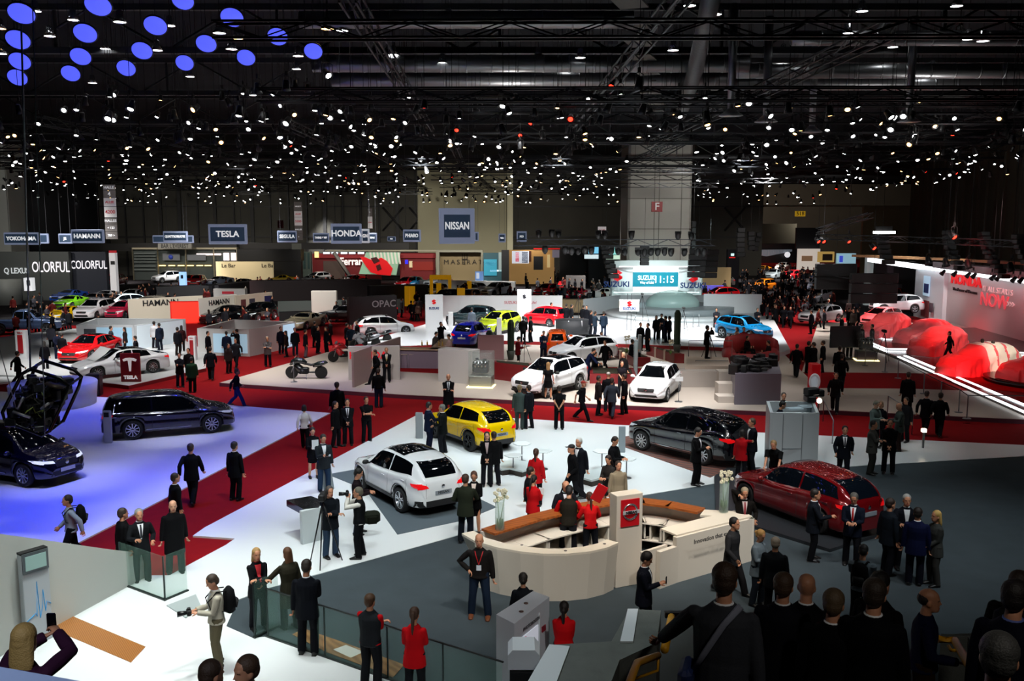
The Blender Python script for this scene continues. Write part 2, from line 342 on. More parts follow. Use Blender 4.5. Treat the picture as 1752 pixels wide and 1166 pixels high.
class Car:
 def __init__(s, kind, n=46, **kw):
  s.p = dict(CAR[kind]); s.p.update(kw); p = s.p; s.kind = kind
  s.hl = p['L']/2; s.hw = p['W']/2; s.k = p['H']/CAR[kind]['H']
  s.n = n; s.shift = kw.get('shift', 0.02)*p['L']
  s.xf = p['wb']/2+s.shift; s.xr = -p['wb']/2+s.shift
  s.build()
 def top(s, x): return interp(s.p['top'], x/s.hl)*s.k
 def belt(s, x): return min(interp(s.p['belt'], x/s.hl)*s.k, s.top(x)-.012)
 def wid(s, x):
  t = abs(x)/s.hl; f = x > 0
  return s.hw*interp([(0, 1), (.55, .985), (.74, .955), (.86, .90), (.94, .80), (.98, .69), (1, .58 if f else .64)], t)
 def section(s, x):
  p = s.p; w = s.wid(x); zt = s.top(x); zb = s.belt(x); sill = p['sill']
  e = abs(x)/s.hl
  zbot = sill+max(0, e-.9)*.6*0.3
  Ra = p['R']+.055
  for xw in (s.xf, s.xr):
   if abs(x-xw) < Ra: zbot = max(zbot, p['R']+math.sqrt(Ra*Ra-(x-xw)**2))
  h = max(0, zt-zb); k = min(1, h/(.42*s.k))
  wr = w-.10-k*(s.hw*.22); zr = zb+h*(.86)
  bulge = 0.0
  for xw in (s.xf, s.xr):
   bulge = max(bulge, .022*max(0, 1-abs(x-xw)/.55))
  pts = [(w-.05, sill), (w-.01+bulge, sill+.10), (w+bulge, sill+(zb-sill)*.42), (w-.022+bulge*.7, sill+(zb-sill)*.60), (w-.006+bulge*.3, sill+(zb-sill)*.80), (w-.035, zb-.02), (w-.075, zb+.006),
        ((w-.075)*.45+wr*.55, zb*.42+zr*.58), (wr, zr), (wr-.09*k-.05, zt-.022*k-.004), (wr*.55, zt), (0, zt+.012)]
  zs = zb-.10
  out = []
  for y, z in pts:
   if z < zs: z = zbot+(z-sill)*(zs-zbot)/(zs-sill)
   out.append((y, z))
  res = []
  m = len(out)
  for i in range(m-1):
   p0 = out[max(i-1, 0)]; p1 = out[i]; p2 = out[i+1]; p3 = out[i+2] if i+2 < m else (-out[m-2][0], out[m-2][1])
   for t in (0, .5) if s.n > 30 else (0,):
    a = [0.5*((2*p1[j])+(-p0[j]+p2[j])*t+(2*p0[j]-5*p1[j]+4*p2[j]-p3[j])*t*t+(-p0[j]+3*p1[j]-3*p2[j]+p3[j])*t**3) for j in (0, 1)]
    res.append((max(0, a[0]), a[1]))
  res.append(out[-1])
  return res
 def build(s):
  p = s.p; hl = s.hl; Ra = p['R']+.055
  xs = set(round(-hl+2*hl*i/s.n, 4) for i in range(s.n+1))
  for q in (.97, .985, .995): xs |= {hl*q, -hl*q}
  for xw in (s.xf, s.xr):
   xs = {x for x in xs if abs(abs(x-xw)-Ra) > .03}
   for a in range(0, 11): xs.add(xw+Ra*math.cos(PI*a/10))
   xs |= {xw+Ra+.003, xw-Ra-.003}
  xs = sorted(x for x in xs if -hl <= x <= hl)
  mb = MB(); rings = []
  for x in xs:
   sec = s.section(x)
   ring = [(x, -y, z) for y, z in sec]+[(x, y, z) for y, z in reversed(sec[:-1])]
   rings.append(ring)
  n = len(rings[0]); vs = [q for r in rings for q in r]; fs = []
  for i in range(len(rings)-1):
   for k in range(n-1): fs.append((i*n+k, i*n+k+1, (i+1)*n+k+1, (i+1)*n+k))
  fs = [tuple(reversed(f)) for f in fs]
  fs.append(tuple(range(n))); fs.append(tuple(reversed(range((len(rings)-1)*n, len(rings)*n))))
  mb.add(vs, fs, 0, True)
  mb.sm[-1] = mb.sm[-2] = False
  s.shell = mb
  s.bvh = BVHTree.FromPolygons([Vector(v) for v in mb.v], mb.f)
 def hit(s, o, d, off=.006):
  loc, nor, i, dist = s.bvh.ray_cast(Vector(o), Vector(d))
  if loc is None: return None
  if nor.dot(Vector(d)) > 0: nor = -nor
  return loc+nor*off
 def patch(s, mb, fn, nu=8, nv=4, off=.006, mi=0):
  g = []; ok = True
  for i in range(nu+1):
   for j in range(nv+1):
    h = s.hit(*fn(i/nu, j/nv), off=off); g.append(h)
  last = None
  idx = {}; vs = []
  for k, h in enumerate(g):
   if h is not None: idx[k] = len(vs); vs.append(h)
  fs = []
  for i in range(nu):
   for j in range(nv):
    q = (i*(nv+1)+j, (i+1)*(nv+1)+j, (i+1)*(nv+1)+j+1, i*(nv+1)+j+1)
    if all(a in idx for a in q): fs.append(tuple(idx[a] for a in q))
  mb.add(vs, fs, mi, True)
 def quad(s, mb, c, axis, nu=6, nv=4, off=.006, mi=0):
  def fn(u, v):
   a = [(c[0][k]*(1-u)+c[1][k]*u)*(1-v)+(c[3][k]*(1-u)+c[2][k]*u)*v for k in (0, 1)]
   return {'S+': ((a[0], 3, a[1]), (0, -1, 0)), 'S-': ((a[0], -3, a[1]), (0, 1, 0)), 'F': ((5, a[0], a[1]), (-1, 0, 0)),
     'R': ((-5, a[0], a[1]), (1, 0, 0)), 'T': ((a[0], a[1], 4), (0, 0, -1))}[axis]
  s.patch(mb, fn, nu, nv, off, mi)
 def parts(s, paint, style=None, glassm=None, clad=False, plate=None, rim='#c9ced4', spokes=5, roofglass=False, chrome=False, simple=False, taillight=None, lit=False):
  """list of (name, mesh builder, material, children)"""
  p = s.p; k = s.k; out = []
  gl = glassm or mat('#05070a', .04, 0, 0, spec=.8)
  dark = mat('#0b0b0d', .6)
  out.append(('body', s.shell, paint, []))
  xs = np.linspace(-s.hl, s.hl, 200)
  gx = [x for x in xs if s.top(x)-s.belt(x) > .30*k]
  xa, xb = gx[0], gx[-1]
  if s.kind == 'pickup': xa = -.2*s.hl
  lean = .16 if s.kind != 'pickup' else .02
  zlo = lambda x: s.belt(x)+.045
  zhi = lambda x: s.belt(x)+(s.top(x)-s.belt(x))*.83
  split = (xa+xb)/2-.02
  def win(x0, x1, l0, l1, side):
   m = MB()
   def fn(u, v):
    xl = x0+(x1-x0)*u; z0 = zlo(xl)
    x = xl+(l0*(1-u)-l1*u)*v
    return ((x, 3*side, z0+(zhi(x)-z0)*v), (0, -side, 0))
   s.patch(m, fn, 10, 4, .007); return m
  for side in (1, -1):
   out.append(('side_window', win(split+.03, xb+.10, 0, .30, side), gl, []))
   out.append(('side_window', win(xa-.02, split-.03, lean, 0, side), gl, []))
  cw = [x for x in xs if 0 < x < .7*s.hl and s.top(x)-s.belt(x) > .15*k][-1]
  zc = s.top(cw); zr = max(s.top(x) for x in xs)-.055
  def ws(sgn, z0, z1, f0, f1):
   m = MB()
   def hwz(z):
    x = sgn*s.hl
    for x in np.linspace(sgn*s.hl*.99, 0, 150):
     if s.top(x)-.03 >= z: break
    kk = min(1, max(0, s.top(x)-s.belt(x))/(.42*s.k))
    return s.wid(x)-.10-kk*s.hw*.22-f1*kk-f0
   def fn(u, v):
    z = z0+(z1-z0)*v; hwid = hwz(z)
    return ((sgn*5, (u-.5)*2*hwid, z), (-sgn, 0, 0))
   s.patch(m, fn, 12, 8, .007); return m
  out.append(('windscreen', ws(1, zc, zr, .04, .09), gl, []))
  if s.kind not in ('pickup',):
   rz0 = s.belt(-s.hl*.9)+(.09 if p['tail'] else .06)
   out.append(('rear_window', ws(-1, rz0, zr-.06, .05, .07), gl, []))
  if roofglass:
   m = MB(); s.quad(m, [(-.42*s.hl, -.30*p['W']), (.05*s.hl, -.30*p['W']), (.05*s.hl, .30*p['W']), (-.42*s.hl, .30*p['W'])], 'T', 6, 6, .012)
   out.append(('roof_window', m, gl, []))
  if s.kind == 'pickup':
   m = MB(); s.quad(m, [(-.95*s.hl, -.78*s.hw), (-.30*s.hl, -.78*s.hw), (-.30*s.hl, .78*s.hw), (-.95*s.hl, .78*s.hw)], 'T', 4, 4, .008)
   out.append(('cargo_bed', m, dark, []))
  zh = s.belt(s.hl*.86)
  hm = mat('#e8eef5', .08, .3, emit=(.7 if lit else .12)); tl = taillight or mat('#d80f14', .15, 0, .8, emit=.5)
  for side in (1, -1):
   m = MB(); s.quad(m, [(side*s.hw*.42, zh-.10), (side*s.hw*.90, zh-.05), (side*s.hw*.93, zh+.035), (side*s.hw*.45, zh-.03)], 'F', 6, 2, .012)
   s.quad(m, [(s.hl*.80, zh-.03), (s.hl*.93, zh-.09), (s.hl*.93, zh-.01), (s.hl*.78, zh+.02)], 'S+' if side > 0 else 'S-', 4, 2, .012)
   out.append(('headlight', m, hm, []))
   zt_ = s.belt(-s.hl*.94)
   m = MB(); s.quad(m, [(side*s.hw*.48, zt_-.13), (side*s.hw*.80, zt_-.16), (side*s.hw*.80, zt_+.0), (side*s.hw*.56, zt_-.05)], 'R', 5, 3, .012)
   s.quad(m, [(-s.hl*.965, zt_-.15), (-s.hl*.84, zt_-.08), (-s.hl*.82, zt_-.01), (-s.hl*.955, zt_-.005)], 'S+' if side > 0 else 'S-', 3, 3, .012)
   out.append(('taillight', m, tl, []))
  zf = p['sill']
  m = MB(); s.quad(m, [(-.40*s.hw, zh-.22), (.40*s.hw, zh-.22), (.46*s.hw, zh-.06), (-.46*s.hw, zh-.06)], 'F', 8, 3, .01)
  s.quad(m, [(-.62*s.hw, zf+.06), (.62*s.hw, zf+.06), (.55*s.hw, zh-.34), (-.55*s.hw, zh-.34)], 'F', 8, 3, .01)
  out.append(('grille', m, dark, []))
  if not simple:
   ch = mat('#d9dde2', .15, 1.0)
   m = MB(); M = s.hit((5, 0, zh-.13), (-1, 0, 0), .02)
   if M: m.lathe([(.055, 0), (.07, .01), (.055, .02)], 14, axis='X', M=Matrix.Translation(M))
   out.append(('badge', m, ch, []))
   m = MB(); M = s.hit((-5, 0, s.belt(-s.hl*.96)-.09), (1, 0, 0), .02)
   if M: m.lathe([(.04, -.02), (.055, -.01), (.04, 0)], 14, axis='X', M=Matrix.Translation(M))
   out.append(('badge', m, ch, []))
  if plate:
   for sg, zz in ((1, zh-.33), (-1, s.belt(-s.hl*.96)-.26)):
    h = s.hit((5*sg, 0, zz), (-sg, 0, 0), .02)
    if h is None: continue
    m = MB(); m.box((h.x, 0, zz), (.02, .52, .11))
    out.append(('number_plate', m, mat('#8f969e' if plate != 'w' else '#e6e6e6', .4), [('plate', sg, h)]))
  xm = xb-.02
  for side in (1, -1):
   m = MB(); y = s.wid(xm)*side; z = s.belt(xm)+.09
   m.ball((xm, y+side*.08, z), (.07, .11, .075), 8, 6)
   m.box((xm, y-side*.02, z-.04), (.05, .12, .04))
   out.append(('wing_mirror', m, paint if not clad else dark, []))
  if not simple:
   m2 = []
   for xx in (split+.25, xa+.30):
    for side in (1, -1):
     h = s.hit((xx, 3*side, s.belt(xx)-.12), (0, -side, 0), .015)
     if h:
      m = MB(); m.box((h.x, h.y, h.z), (.17, .03, .03), bev=.01); out.append(('door_handle', m, mat('#d9dde2', .15, 1.0) if chrome else paint, []))
   m = MB()
   for side in (1, -1):   # door shut lines
    for xx in (split, xb+.02, xa+.12 if p['tail'] else xa):
     s.quad(m, [(xx-.006, zf+.10), (xx+.006, zf+.10), (xx+.006, s.belt(xx)), (xx-.006, s.belt(xx))], 'S+' if side > 0 else 'S-', 1, 10, .003)
   if p['tail']:
    zz = s.belt(-s.hl*.96)
    for sg in (1, -1):
     s.quad(m, [(sg*.60*s.hw, zf+.28), (sg*.61*s.hw, zf+.28), (sg*.56*s.hw, zz+.02), (sg*.55*s.hw, zz+.02)], 'R', 1, 6, .003)
   out.append(('panel_gap', m, dark, []))
  if chrome:
   m = MB()
   for side in (1, -1):
    def fn(u, v, side=side):
     x = xa-.25+(xb+.35-xa)*u; return ((x, 3*side, zlo(x)-.035+.028*v), (0, -side, 0))
    s.patch(m, fn, 14, 1, .012)
    s.quad(m, [(s.xr+.45, zf+.07), (s.xf-.42, zf+.07), (s.xf-.46, zf+.11), (s.xr+.50, zf+.10)], 'S+' if side > 0 else 'S-', 6, 1, .015)
   out.append(('chrome_trim', m, mat('#d9dde2', .15, 1.0), []))
  if clad:
   m = MB(); Ra = p['R']+.055
   for side in (1, -1):
    for xw in (s.xf, s.xr):
     def fn(u, v, side=side, xw=xw):
      a = PI*(u*1.06-.03); r = Ra+.065*v; return ((xw+r*math.cos(a), 3*side, p['R']+r*math.sin(a)), (0, -side, 0))
     s.patch(m, fn, 14, 1, .014)
    s.quad(m, [(s.xr+Ra+.02, zf+.005), (s.xf-Ra-.02, zf+.005), (s.xf-Ra-.05, zf+.13), (s.xr+Ra+.05, zf+.13)], 'S+' if side > 0 else 'S-', 8, 2, .012)
   for ax in ('F', 'R'):
    s.quad(m, [(-s.hw*.86, zf+.02), (s.hw*.86, zf+.02), (s.hw*.86, zf+(.10 if ax == 'F' else .2)), (-s.hw*.86, zf+(.10 if ax == 'F' else .2))], ax, 12, 2, .012)
   out.append(('cladding', m, dark, []))
  m = MB(); Ra = p['R']+.055
  m.box((0, 0, zf+.06), (p['L']*.86, p['W']*.60, .22))
  m.box(((s.xf+s.xr)/2, 0, zf+.05), (p['wb']-2*Ra-.02, p['W']-.16, .14))
  for xw in (s.xf, s.xr): m.box((xw, 0, zf+.25), (2*Ra+.10, p['W']*.66, .55))
  m.box((s.hl*.86, 0, zf+.06), (.3, p['W']*.74, .12)); m.box((-s.hl*.87, 0, zf+.06), (.3, p['W']*.74, .12))
  out.append(('underbody', m, dark, []))
  for xw in (s.xf, s.xr):
   for side in (1, -1):
    t, r = wheel_mb(p['R'], spokes)
    M = Matrix.Translation((xw, side*(s.hw-.11), p['R'])) @ (Matrix.Identity(4) if side > 0 else Matrix.Rotation(PI, 4, 'Z'))
    a = MB().join(t, M); b = MB().join(r, M)
    out.append(('wheel', a, mat('#08080a', .75), [('rim', b, mat(rim, .22, .9))]))
  return out
_WH = {}
def wheel_mb(R, spokes):
 if (R, spokes) in _WH: return _WH[(R, spokes)]
 t = MB(); t.lathe([(R*.66, -.10), (R*.93, -.105), (R, -.07), (R, .07), (R*.93, .105), (R*.70, .10), (R*.66, .06), (R*.66, .0)], 26, axis='Y', M=Matrix.Rotation(PI, 4, 'Z'))
 r = MB(); r.lathe([(R*.64, -.05), (R*.70, .085), (R*.665, .10), (R*.63, .085), (R*.60, .01), (R*.58, -.02)], 26, axis='Y', M=Matrix.Rotation(PI, 4, 'Z'))
 for i in range(spokes):
  a = 2*PI*i/spokes
  M = Matrix.Rotation(a, 4, 'Y')
  for d in ((-.16, .16) if spokes <= 6 else (0,)):
   M2 = M @ Matrix.Rotation(d, 4, 'Y')
   w = R*.10 if spokes <= 6 else R*.11
   r.add([(-w/2, .03, R*.05), (w/2, .03, R*.05), (w*.6, .06, R*.66), (-w*.6, .06, R*.66), (-w/2, .075, R*.05), (w/2, .075, R*.05), (w*.45, .09, R*.66), (-w*.45, .09, R*.66)],
        [(0, 1, 5, 4), (1, 2, 6, 5), (2, 3, 7, 6), (3, 0, 4, 7), (4, 5, 6, 7), (0, 3, 2, 1)], 0, False, M2)
 r.lathe([(R*.16, .02), (R*.16, .08), (R*.10, .095)], 12, axis='Y', M=Matrix.Rotation(PI, 4, 'Z'))
 _WH[(R, spokes)] = (t, r)
 return t, r
def aim_px(a, b):
 return math.atan2(b.y-a.y, b.x-a.x)
def place_car(name, label, loc, rz, car, paint, big=True, pitch=0.0, platetext=None, category='car', **kw):
 prs = car.parts(paint, simple=not big, **kw)
 if big:
  t = thing(name, label, category, loc, rz)
  for nm, mb, m, ch in prs:
   if not mb.v: continue
   o = obj(nm, mb, m, t)
   for c in ch:
    if c[0] == 'plate':
     if platetext:
      sg, h = c[1], c[2]
      text('lettering', platetext, .105, mat('#101418', .5), o, face_M((h.x+sg*.012, 0, h.z), sg, 0), .002, .003)
    else: obj(c[0], c[1], c[2], o)
 else:
  mats = []; J = MB()
  def put(mb, m):
   if m not in mats: mats.append(m)
   J.join(mb, mi=mats.index(m))
  for nm, mb, m, ch in prs:
   put(mb, m)
   for c in ch:
    if c[0] != 'plate': put(c[1], c[2])
  t = tag(link(name, J.mesh(name, mats), None, loc, rz), label, category)
 if pitch: t.rotation_euler = (0, pitch, rz)
 return t
def paintm(c, rough=.22, metal=.0, coat=1.0): return mat(c, rough, metal, coat)
# ------------------------------------------------------------------ people: facing -Y, origin on the ground between the feet
def voxel(mb, size, smooth=2, name='m'):
 me = bpy.data.meshes.new(name); me.from_pydata(mb.v, [], mb.f); me.update()
 o = bpy.data.objects.new('tmp', me); COL.objects.link(o)
 r = o.modifiers.new('r', 'REMESH'); r.mode = 'VOXEL'; r.voxel_size = size; r.use_smooth_shade = True
 if smooth:
  q = o.modifiers.new('s', 'SMOOTH'); q.factor = .5; q.iterations = smooth
 dg = bpy.context.evaluated_depsgraph_get(); ev = o.evaluated_get(dg)
 out = bpy.data.meshes.new_from_object(ev, depsgraph=dg)
 bpy.data.objects.remove(o); bpy.data.meshes.remove(me)
 out.name = name
 return out
def ik(a, b, l1, l2, pole):
 a = Vector(a); b = Vector(b); d = b-a; L = min(d.length, (l1+l2)*.999); d = d.normalized(); b = a+d*L
 c = (l1*l1+L*L-l2*l2)/(2*L*l1); c = max(-1, min(1, c)); h = l1*math.sqrt(max(0, 1-c*c))
 p = Vector(pole); p = (p-d*d.dot(p)); p = p.normalized() if p.length > 1e-5 else Vector((0, 1, 0))
 return a+d*(l1*c)+p*h, b
POSES = {
        'stand':   dict(h=((-.25, -.03, .80), (.25, -.03, .80)), f=((-.10, 0, 0), (.10, .02, 0))),
        'easy':    dict(h=((-.26, -.02, .80), (.25, .04, .80)), f=((-.13, .04, 0), (.12, -.06, 0))),
        'folded':  dict(h=((.10, -.27, 1.12), (-.10, -.25, 1.16)), f=((-.12, 0, 0), (.12, 0, 0)), pole=1),
        'clasp':   dict(h=((-.03, -.22, .92), (.03, -.22, .92)), f=((-.12, 0, 0), (.12, 0, 0))),
        'behind':  dict(h=((-.04, .20, .92), (.04, .20, .92)), f=((-.12, 0, 0), (.12, 0, 0))),
        'akimbo':  dict(h=((-.19, -.05, 1.0), (.26, -.03, .82)), f=((-.16, .03, 0), (.16, -.03, 0)), pole=2),
        'walk':    dict(h=((-.24, -.22, .88), (.25, .20, .86)), f=((-.08, .30, .06), (.08, -.30, 0)), drop=.03, lean=.03),
        'stride':  dict(h=((-.24, .20, .86), (.25, -.18, .90)), f=((-.08, -.34, 0), (.08, .32, .08)), drop=.04, lean=.05),
        'phone':   dict(h=((-.06, -.30, 1.18), (.24, -.02, .82)), f=((-.11, 0, 0), (.12, -.05, 0)), nod=.35),
        'hold':    dict(h=((-.07, -.32, 1.12), (.07, -.32, 1.12)), f=((-.12, .02, 0), (.12, -.03, 0)), nod=.4),
        'camera':  dict(h=((-.06, -.24, 1.52), (.06, -.24, 1.52)), f=((-.13, .03, 0), (.13, -.05, 0)), pole=1),
        'call':    dict(h=((-.12, -.10, 1.58), (.22, -.20, .98)), f=((-.12, 0, 0), (.12, 0, 0)), nod=.3),
        'gesture': dict(h=((-.14, -.36, 1.16), (.20, -.22, 1.02)), f=((-.12, .02, 0), (.12, -.02, 0))),
        'point':   dict(h=((-.12, -.55, 1.25), (.24, .02, .82)), f=((-.12, .02, 0), (.12, -.02, 0))),
        'lean':    dict(h=((-.26, -.38, .98), (.26, -.38, .98)), f=((-.14, .1, 0), (.14, .06, 0)), lean=.14, nod=.3),
        'bend':    dict(h=((-.16, -.62, .78), (.20, -.52, .80)), f=((-.16, .05, 0), (.16, .0, 0)), lean=.42, nod=.3, drop=.03),
        'sit':     dict(h=((-.14, -.30, .66), (.14, -.30, .66)), f=((-.14, -.44, 0), (.14, -.44, 0)), pelvis=.50, lean=.04),
        'sitdesk': dict(h=((-.14, -.40, .82), (.14, -.40, .82)), f=((-.14, -.40, 0), (.14, -.40, 0)), pelvis=.50, lean=.14, nod=.3),
        'crouch':  dict(h=((-.12, -.42, .62), (.12, -.42, .62)), f=((-.16, .12, .05), (.16, -.20, 0)), pelvis=.42, lean=.22, nod=.3),
        'rail2':   dict(h=((-.26, .03, .80), (.47, -.32, .95)), f=((-.11, .05, 0), (.12, -.05, 0)), lean=.04),
        'rail':    dict(h=((-.52, -.30, 1.06), (.26, .03, .80)), f=((-.11, .05, 0), (.12, -.05, 0)), lean=.04),
        'raise':   dict(h=((-.03, -.50, 1.48), (.05, -.48, 1.46)), f=((-.12, 0, 0), (.12, 0, 0)), lean=.10),
        'carry':   dict(h=((-.20, -.30, 1.06), (.27, .0, .80)), f=((-.12, -.05, 0), (.12, .05, 0))),
}
def head_mb(c, nod, turn, k=1.0, coarse=False):
 mb = MB(); R = Matrix.Translation(c) @ Matrix.Rotation(turn, 4, 'Z') @ Matrix.Rotation(nod, 4, 'X')
 prof = [(-.125, .030, -.075, -.03), (-.115, .045, -.092, .02), (-.085, .058, -.098, .055), (-.05, .066, -.094, .078), (-.01, .072, -.092, .095),
   (.03, .076, -.093, .104), (.065, .074, -.088, .102), (.09, .064, -.072, .088), (.112, .042, -.045, .06), (.122, .015, -.01, .03)]
 n = 14; vs = []
 for z, w, f, b in prof:
  cy_ = (f+b)/2; ry = (b-f)/2
  for i in range(n):
   t = 2*PI*i/n; vs.append((w*math.cos(t), cy_+ry*math.sin(t), z))
 fs = [(i*n+k_, i*n+(k_+1) % n, (i+1)*n+(k_+1) % n, (i+1)*n+k_) for i in range(len(prof)-1) for k_ in range(n)]
 fs += [tuple(reversed(range(n))), tuple(range((len(prof)-1)*n, len(prof)*n))]
 mb.add(vs, fs, 0, True, R)
 if not coarse:
  mb.add([(-.016, -.088, -.045), (.016, -.088, -.045), (.010, -.09, .02), (-.010, -.09, .02), (0, -.124, -.038), (0, -.094, .022)], [(0, 1, 4), (1, 2, 5, 4), (3, 0, 4, 5), (2, 3, 5), (0, 3, 2, 1)], 0, True, R)
  mb.ball((0, -.092, -.078), (.026, .010, .012), 8, 5, 0, R)
  mb.ball((0, -.083, .025), (.052, .016, .012), 8, 5, 0, R)
  for sx in (-1, 1): mb.ball((sx*.076, .006, -.02), (.011, .022, .034), 8, 5, 0, R)
 return mb, R
def hand_mb(w, d, side, curl=.5):
 z = Vector(d).normalized(); x = Vector((0, -1, 0)); x = (x-z*z.dot(x))
 x = x.normalized() if x.length > .2 else Vector((1, 0, 0)); y = z.cross(x)
 M = Matrix((x, y, z)).transposed().to_4x4(); M.translation = w
 mb = MB()
 mb.tube([(0, 0, -.03), (0, 0, .02), (0, 0, .06), (0, 0, .092)], [(.026, .019), (.034, .016), (.042, .015), (.038, .012)], 8, 0, M, up=None)
 pal = -side  # curl towards the body
 for i, (o, L) in enumerate(((.030, .072), (.010, .080), (-.011, .074), (-.030, .058))):
  p = [Vector((o, 0, .085))]; a = .15
  for seg in (.42, .33, .25):
   a += curl; p.append(p[-1]+Vector((0, pal*math.sin(a), math.cos(a)))*L*seg)
  mb.tube([M @ q for q in p], [.0095, .009, .008, .006], 6)
 p = [Vector((.030, 0, .015)), Vector((.052, pal*.012, .045)), Vector((.058, pal*.03, .075))]
 mb.tube([M @ q for q in p], [.013, .011, .008], 6)
 return mb
_TPL = {}
def template(pose, build='m', fine=.013, female=False, heavy=1.0, coarse=False):
 fine = .011 if fine < .0125 else .014; heavy = 1.1 if heavy > 1.04 else 1.0
 key = (pose, build, fine, female, heavy, coarse)
 if key in _TPL: return _TPL[key]
 q = POSES[pose]; lean = q.get('lean', 0); nod = q.get('nod', 0); pel = q.get('pelvis', .935-q.get('drop', 0))
 sw = .175 if female else .20; g = heavy
 hipx = .085
 pv = Vector((0, .02*0, pel))
 la = Vector((0, -math.sin(lean), math.cos(lean)))
 ch = pv+la*.28; nk = pv+la*.52; sh_c = pv+la*.49
 hd = nk+la*.165+Vector((0, -.025-.05*nod, 0))
 sit = pel < .7
 feet = []; knees = []
 for i, f in enumerate(q['f']):
  an = Vector((f[0], f[1]+.02, .09+f[2])); hip = pv+Vector((math.copysign(hipx, f[0]), 0, -.03))
  kn, an2 = ik(hip, an, .418, .405, (f[0]*.8, -1, .15))
  knees.append((hip, kn, an))
 arms = []
 for i, h in enumerate(q['h']):
  sx = -1 if i == 0 else 1
  shd = sh_c+Vector((sx*(sw-.018), 0, -.055))
  pole = (sx*.5, 1, -.3)
  if q.get('pole') == 1: pole = (sx*.7, .1, -1.0)
  if q.get('pole') == 2 and i == 0: pole = (sx, .3, .0)
  el, wr = ik(shd, h, .29, .26, pole)
  arms.append((shd, el, wr))
 B = MB(); hmb, R = head_mb(hd, nod, q.get('turn', 0), coarse=coarse); 
 waist = .14 if female else .155
 def torso(mb, e, z0=-.10, hem=None, s=1.0):
  st = [(-.10, .15, .11), (-.02, .165, .12), (.08, waist*g, .105*g), (.18, (waist+.005)*g, .11*g), (.30, .165 if female else .178, .118 if not female else .125), (.39, sw-.02, .11), (.435, sw*.84, .09), (.47, sw*.56, .075), (.50, .078, .066), (.525, .056, .056)]
  if sit: st = [(-.10, .15, .13), (-.02, .17, .15)]+st[2:]
  pts = [pv+la*z for z, a, b in st if z >= z0]; rr = [(a+e, b+e) for z, a, b in st if z >= z0]
  if hem:
   hp = [(pv+la*(-.10)+Vector((0, 0, -(.10-(-.10)-0.1))) , 0)] if False else []
  mb.tube(pts, rr, 16, up=(1, 0, 0))
 torso(B, -.012)
 B.tube([nk-la*.06, nk+la*.03, hd-la*.06], [.062, .055 if not female else .047, .055], 10)
 for hip, kn, an in knees:
  B.tube([hip+Vector((0, 0, .04)), hip.lerp(kn, .4), kn, kn.lerp(an, .35), an, an-Vector((0, 0, .06))], [.08, .072, .052, .054, .036, .04], 10)
  B.tube([an+Vector((0, .05, -.055)), an+Vector((0, -.03, -.05)), an+Vector((0, -.12, -.062)), an+Vector((0, -.17, -.07))], [(.03, .03), (.04, .035), (.042, .022), (.03, .015)], 8, up=(1, 0, 0))
 for i, (s_, e_, w_) in enumerate(arms):
  B.tube([s_, s_.lerp(e_, .5), e_, e_.lerp(w_, .35), w_], [.042, .040, .034, .034, .026], 9)
  B.ball(s_-Vector((0, 0, .015)), .042, 8, 6)
 B.join(hmb)
 T = {}
 T['R'] = R; T['arms'] = arms; T['pv'] = pv; T['la'] = la; T['hd'] = hd; T['knees'] = knees; T['nk'] = nk; T['sit'] = sit
 vox = .03 if coarse else fine
 body = voxel(B, vox if not coarse else .028, 1, 'body')
 H = MB()
 for i, (s_, e_, w_) in enumerate(arms):
  H.join(hand_mb(w_-(w_-e_).normalized()*.01, (w_-e_), -1 if i == 0 else 1)) if not coarse else H.ball(w_+(w_-e_).normalized()*.06, (.035, .035, .07), 6, 4)
 bm = bmesh.new(); bm.from_mesh(body)
 hm_ = H.mesh('h'); bm.from_mesh(hm_); bm.to_mesh(body); bm.free(); bpy.data.meshes.remove(hm_)
 for _ in range(3): body.materials.append(None)
 if not coarse:
  Ri = R.inverted(); mi = []
  for p in body.polygons:
   c = Ri @ p.center; m = 0
   if c.y < -.06:
    if abs(c.z-.003) < .006 and .020 < abs(c.x) < .042: m = 1
    elif abs(c.z+.075) < .011 and abs(c.x) < .027 and c.y < -.085: m = 2
   mi.append(m)
  body.polygons.foreach_set('material_index', mi)
 body.polygons.foreach_set('use_smooth', [True]*len(body.polygons)); T['body'] = body
 def top(e, hem, sleeve=1.0, arm=.012):
  m = MB(); torso(m, e)
  if hem > 0 and not sit:
   a = pv+la*(-.02); m.tube([pv+la*.10, a, a+Vector((0, 0, -hem*.5)), a+Vector((0, 0, -hem))], [(waist*g+e, .11*g+e), (.165+e, .125+e), (.178+e, .132+e), (.185+e, .136+e)], 16, up=(1, 0, 0))
  for s_, e_, w_ in arms:
   w2 = e_.lerp(w_, .97) if sleeve >= 1 else (e_ if sleeve > .4 else s_.lerp(e_, .7))
   if sleeve >= 1: m.tube([s_, s_.lerp(e_, .5), e_, e_.lerp(w_, .4), w2], [.044+arm, .050+arm, .046+arm, .043+arm, .036+arm*.8], 10)
   else: m.tube([s_+Vector((0, 0, .012)), s_.lerp(e_, .4), s_.lerp(e_, .75)], [.064+arm, .056+arm, .056+arm], 10)
   m.ball(s_-Vector((0, 0, .012)), .040+arm, 8, 6)
  return voxel(m, vox if not coarse else .026, 2, 'top')
 T['mk_top'] = top; T['vox'] = vox
 _t = {}
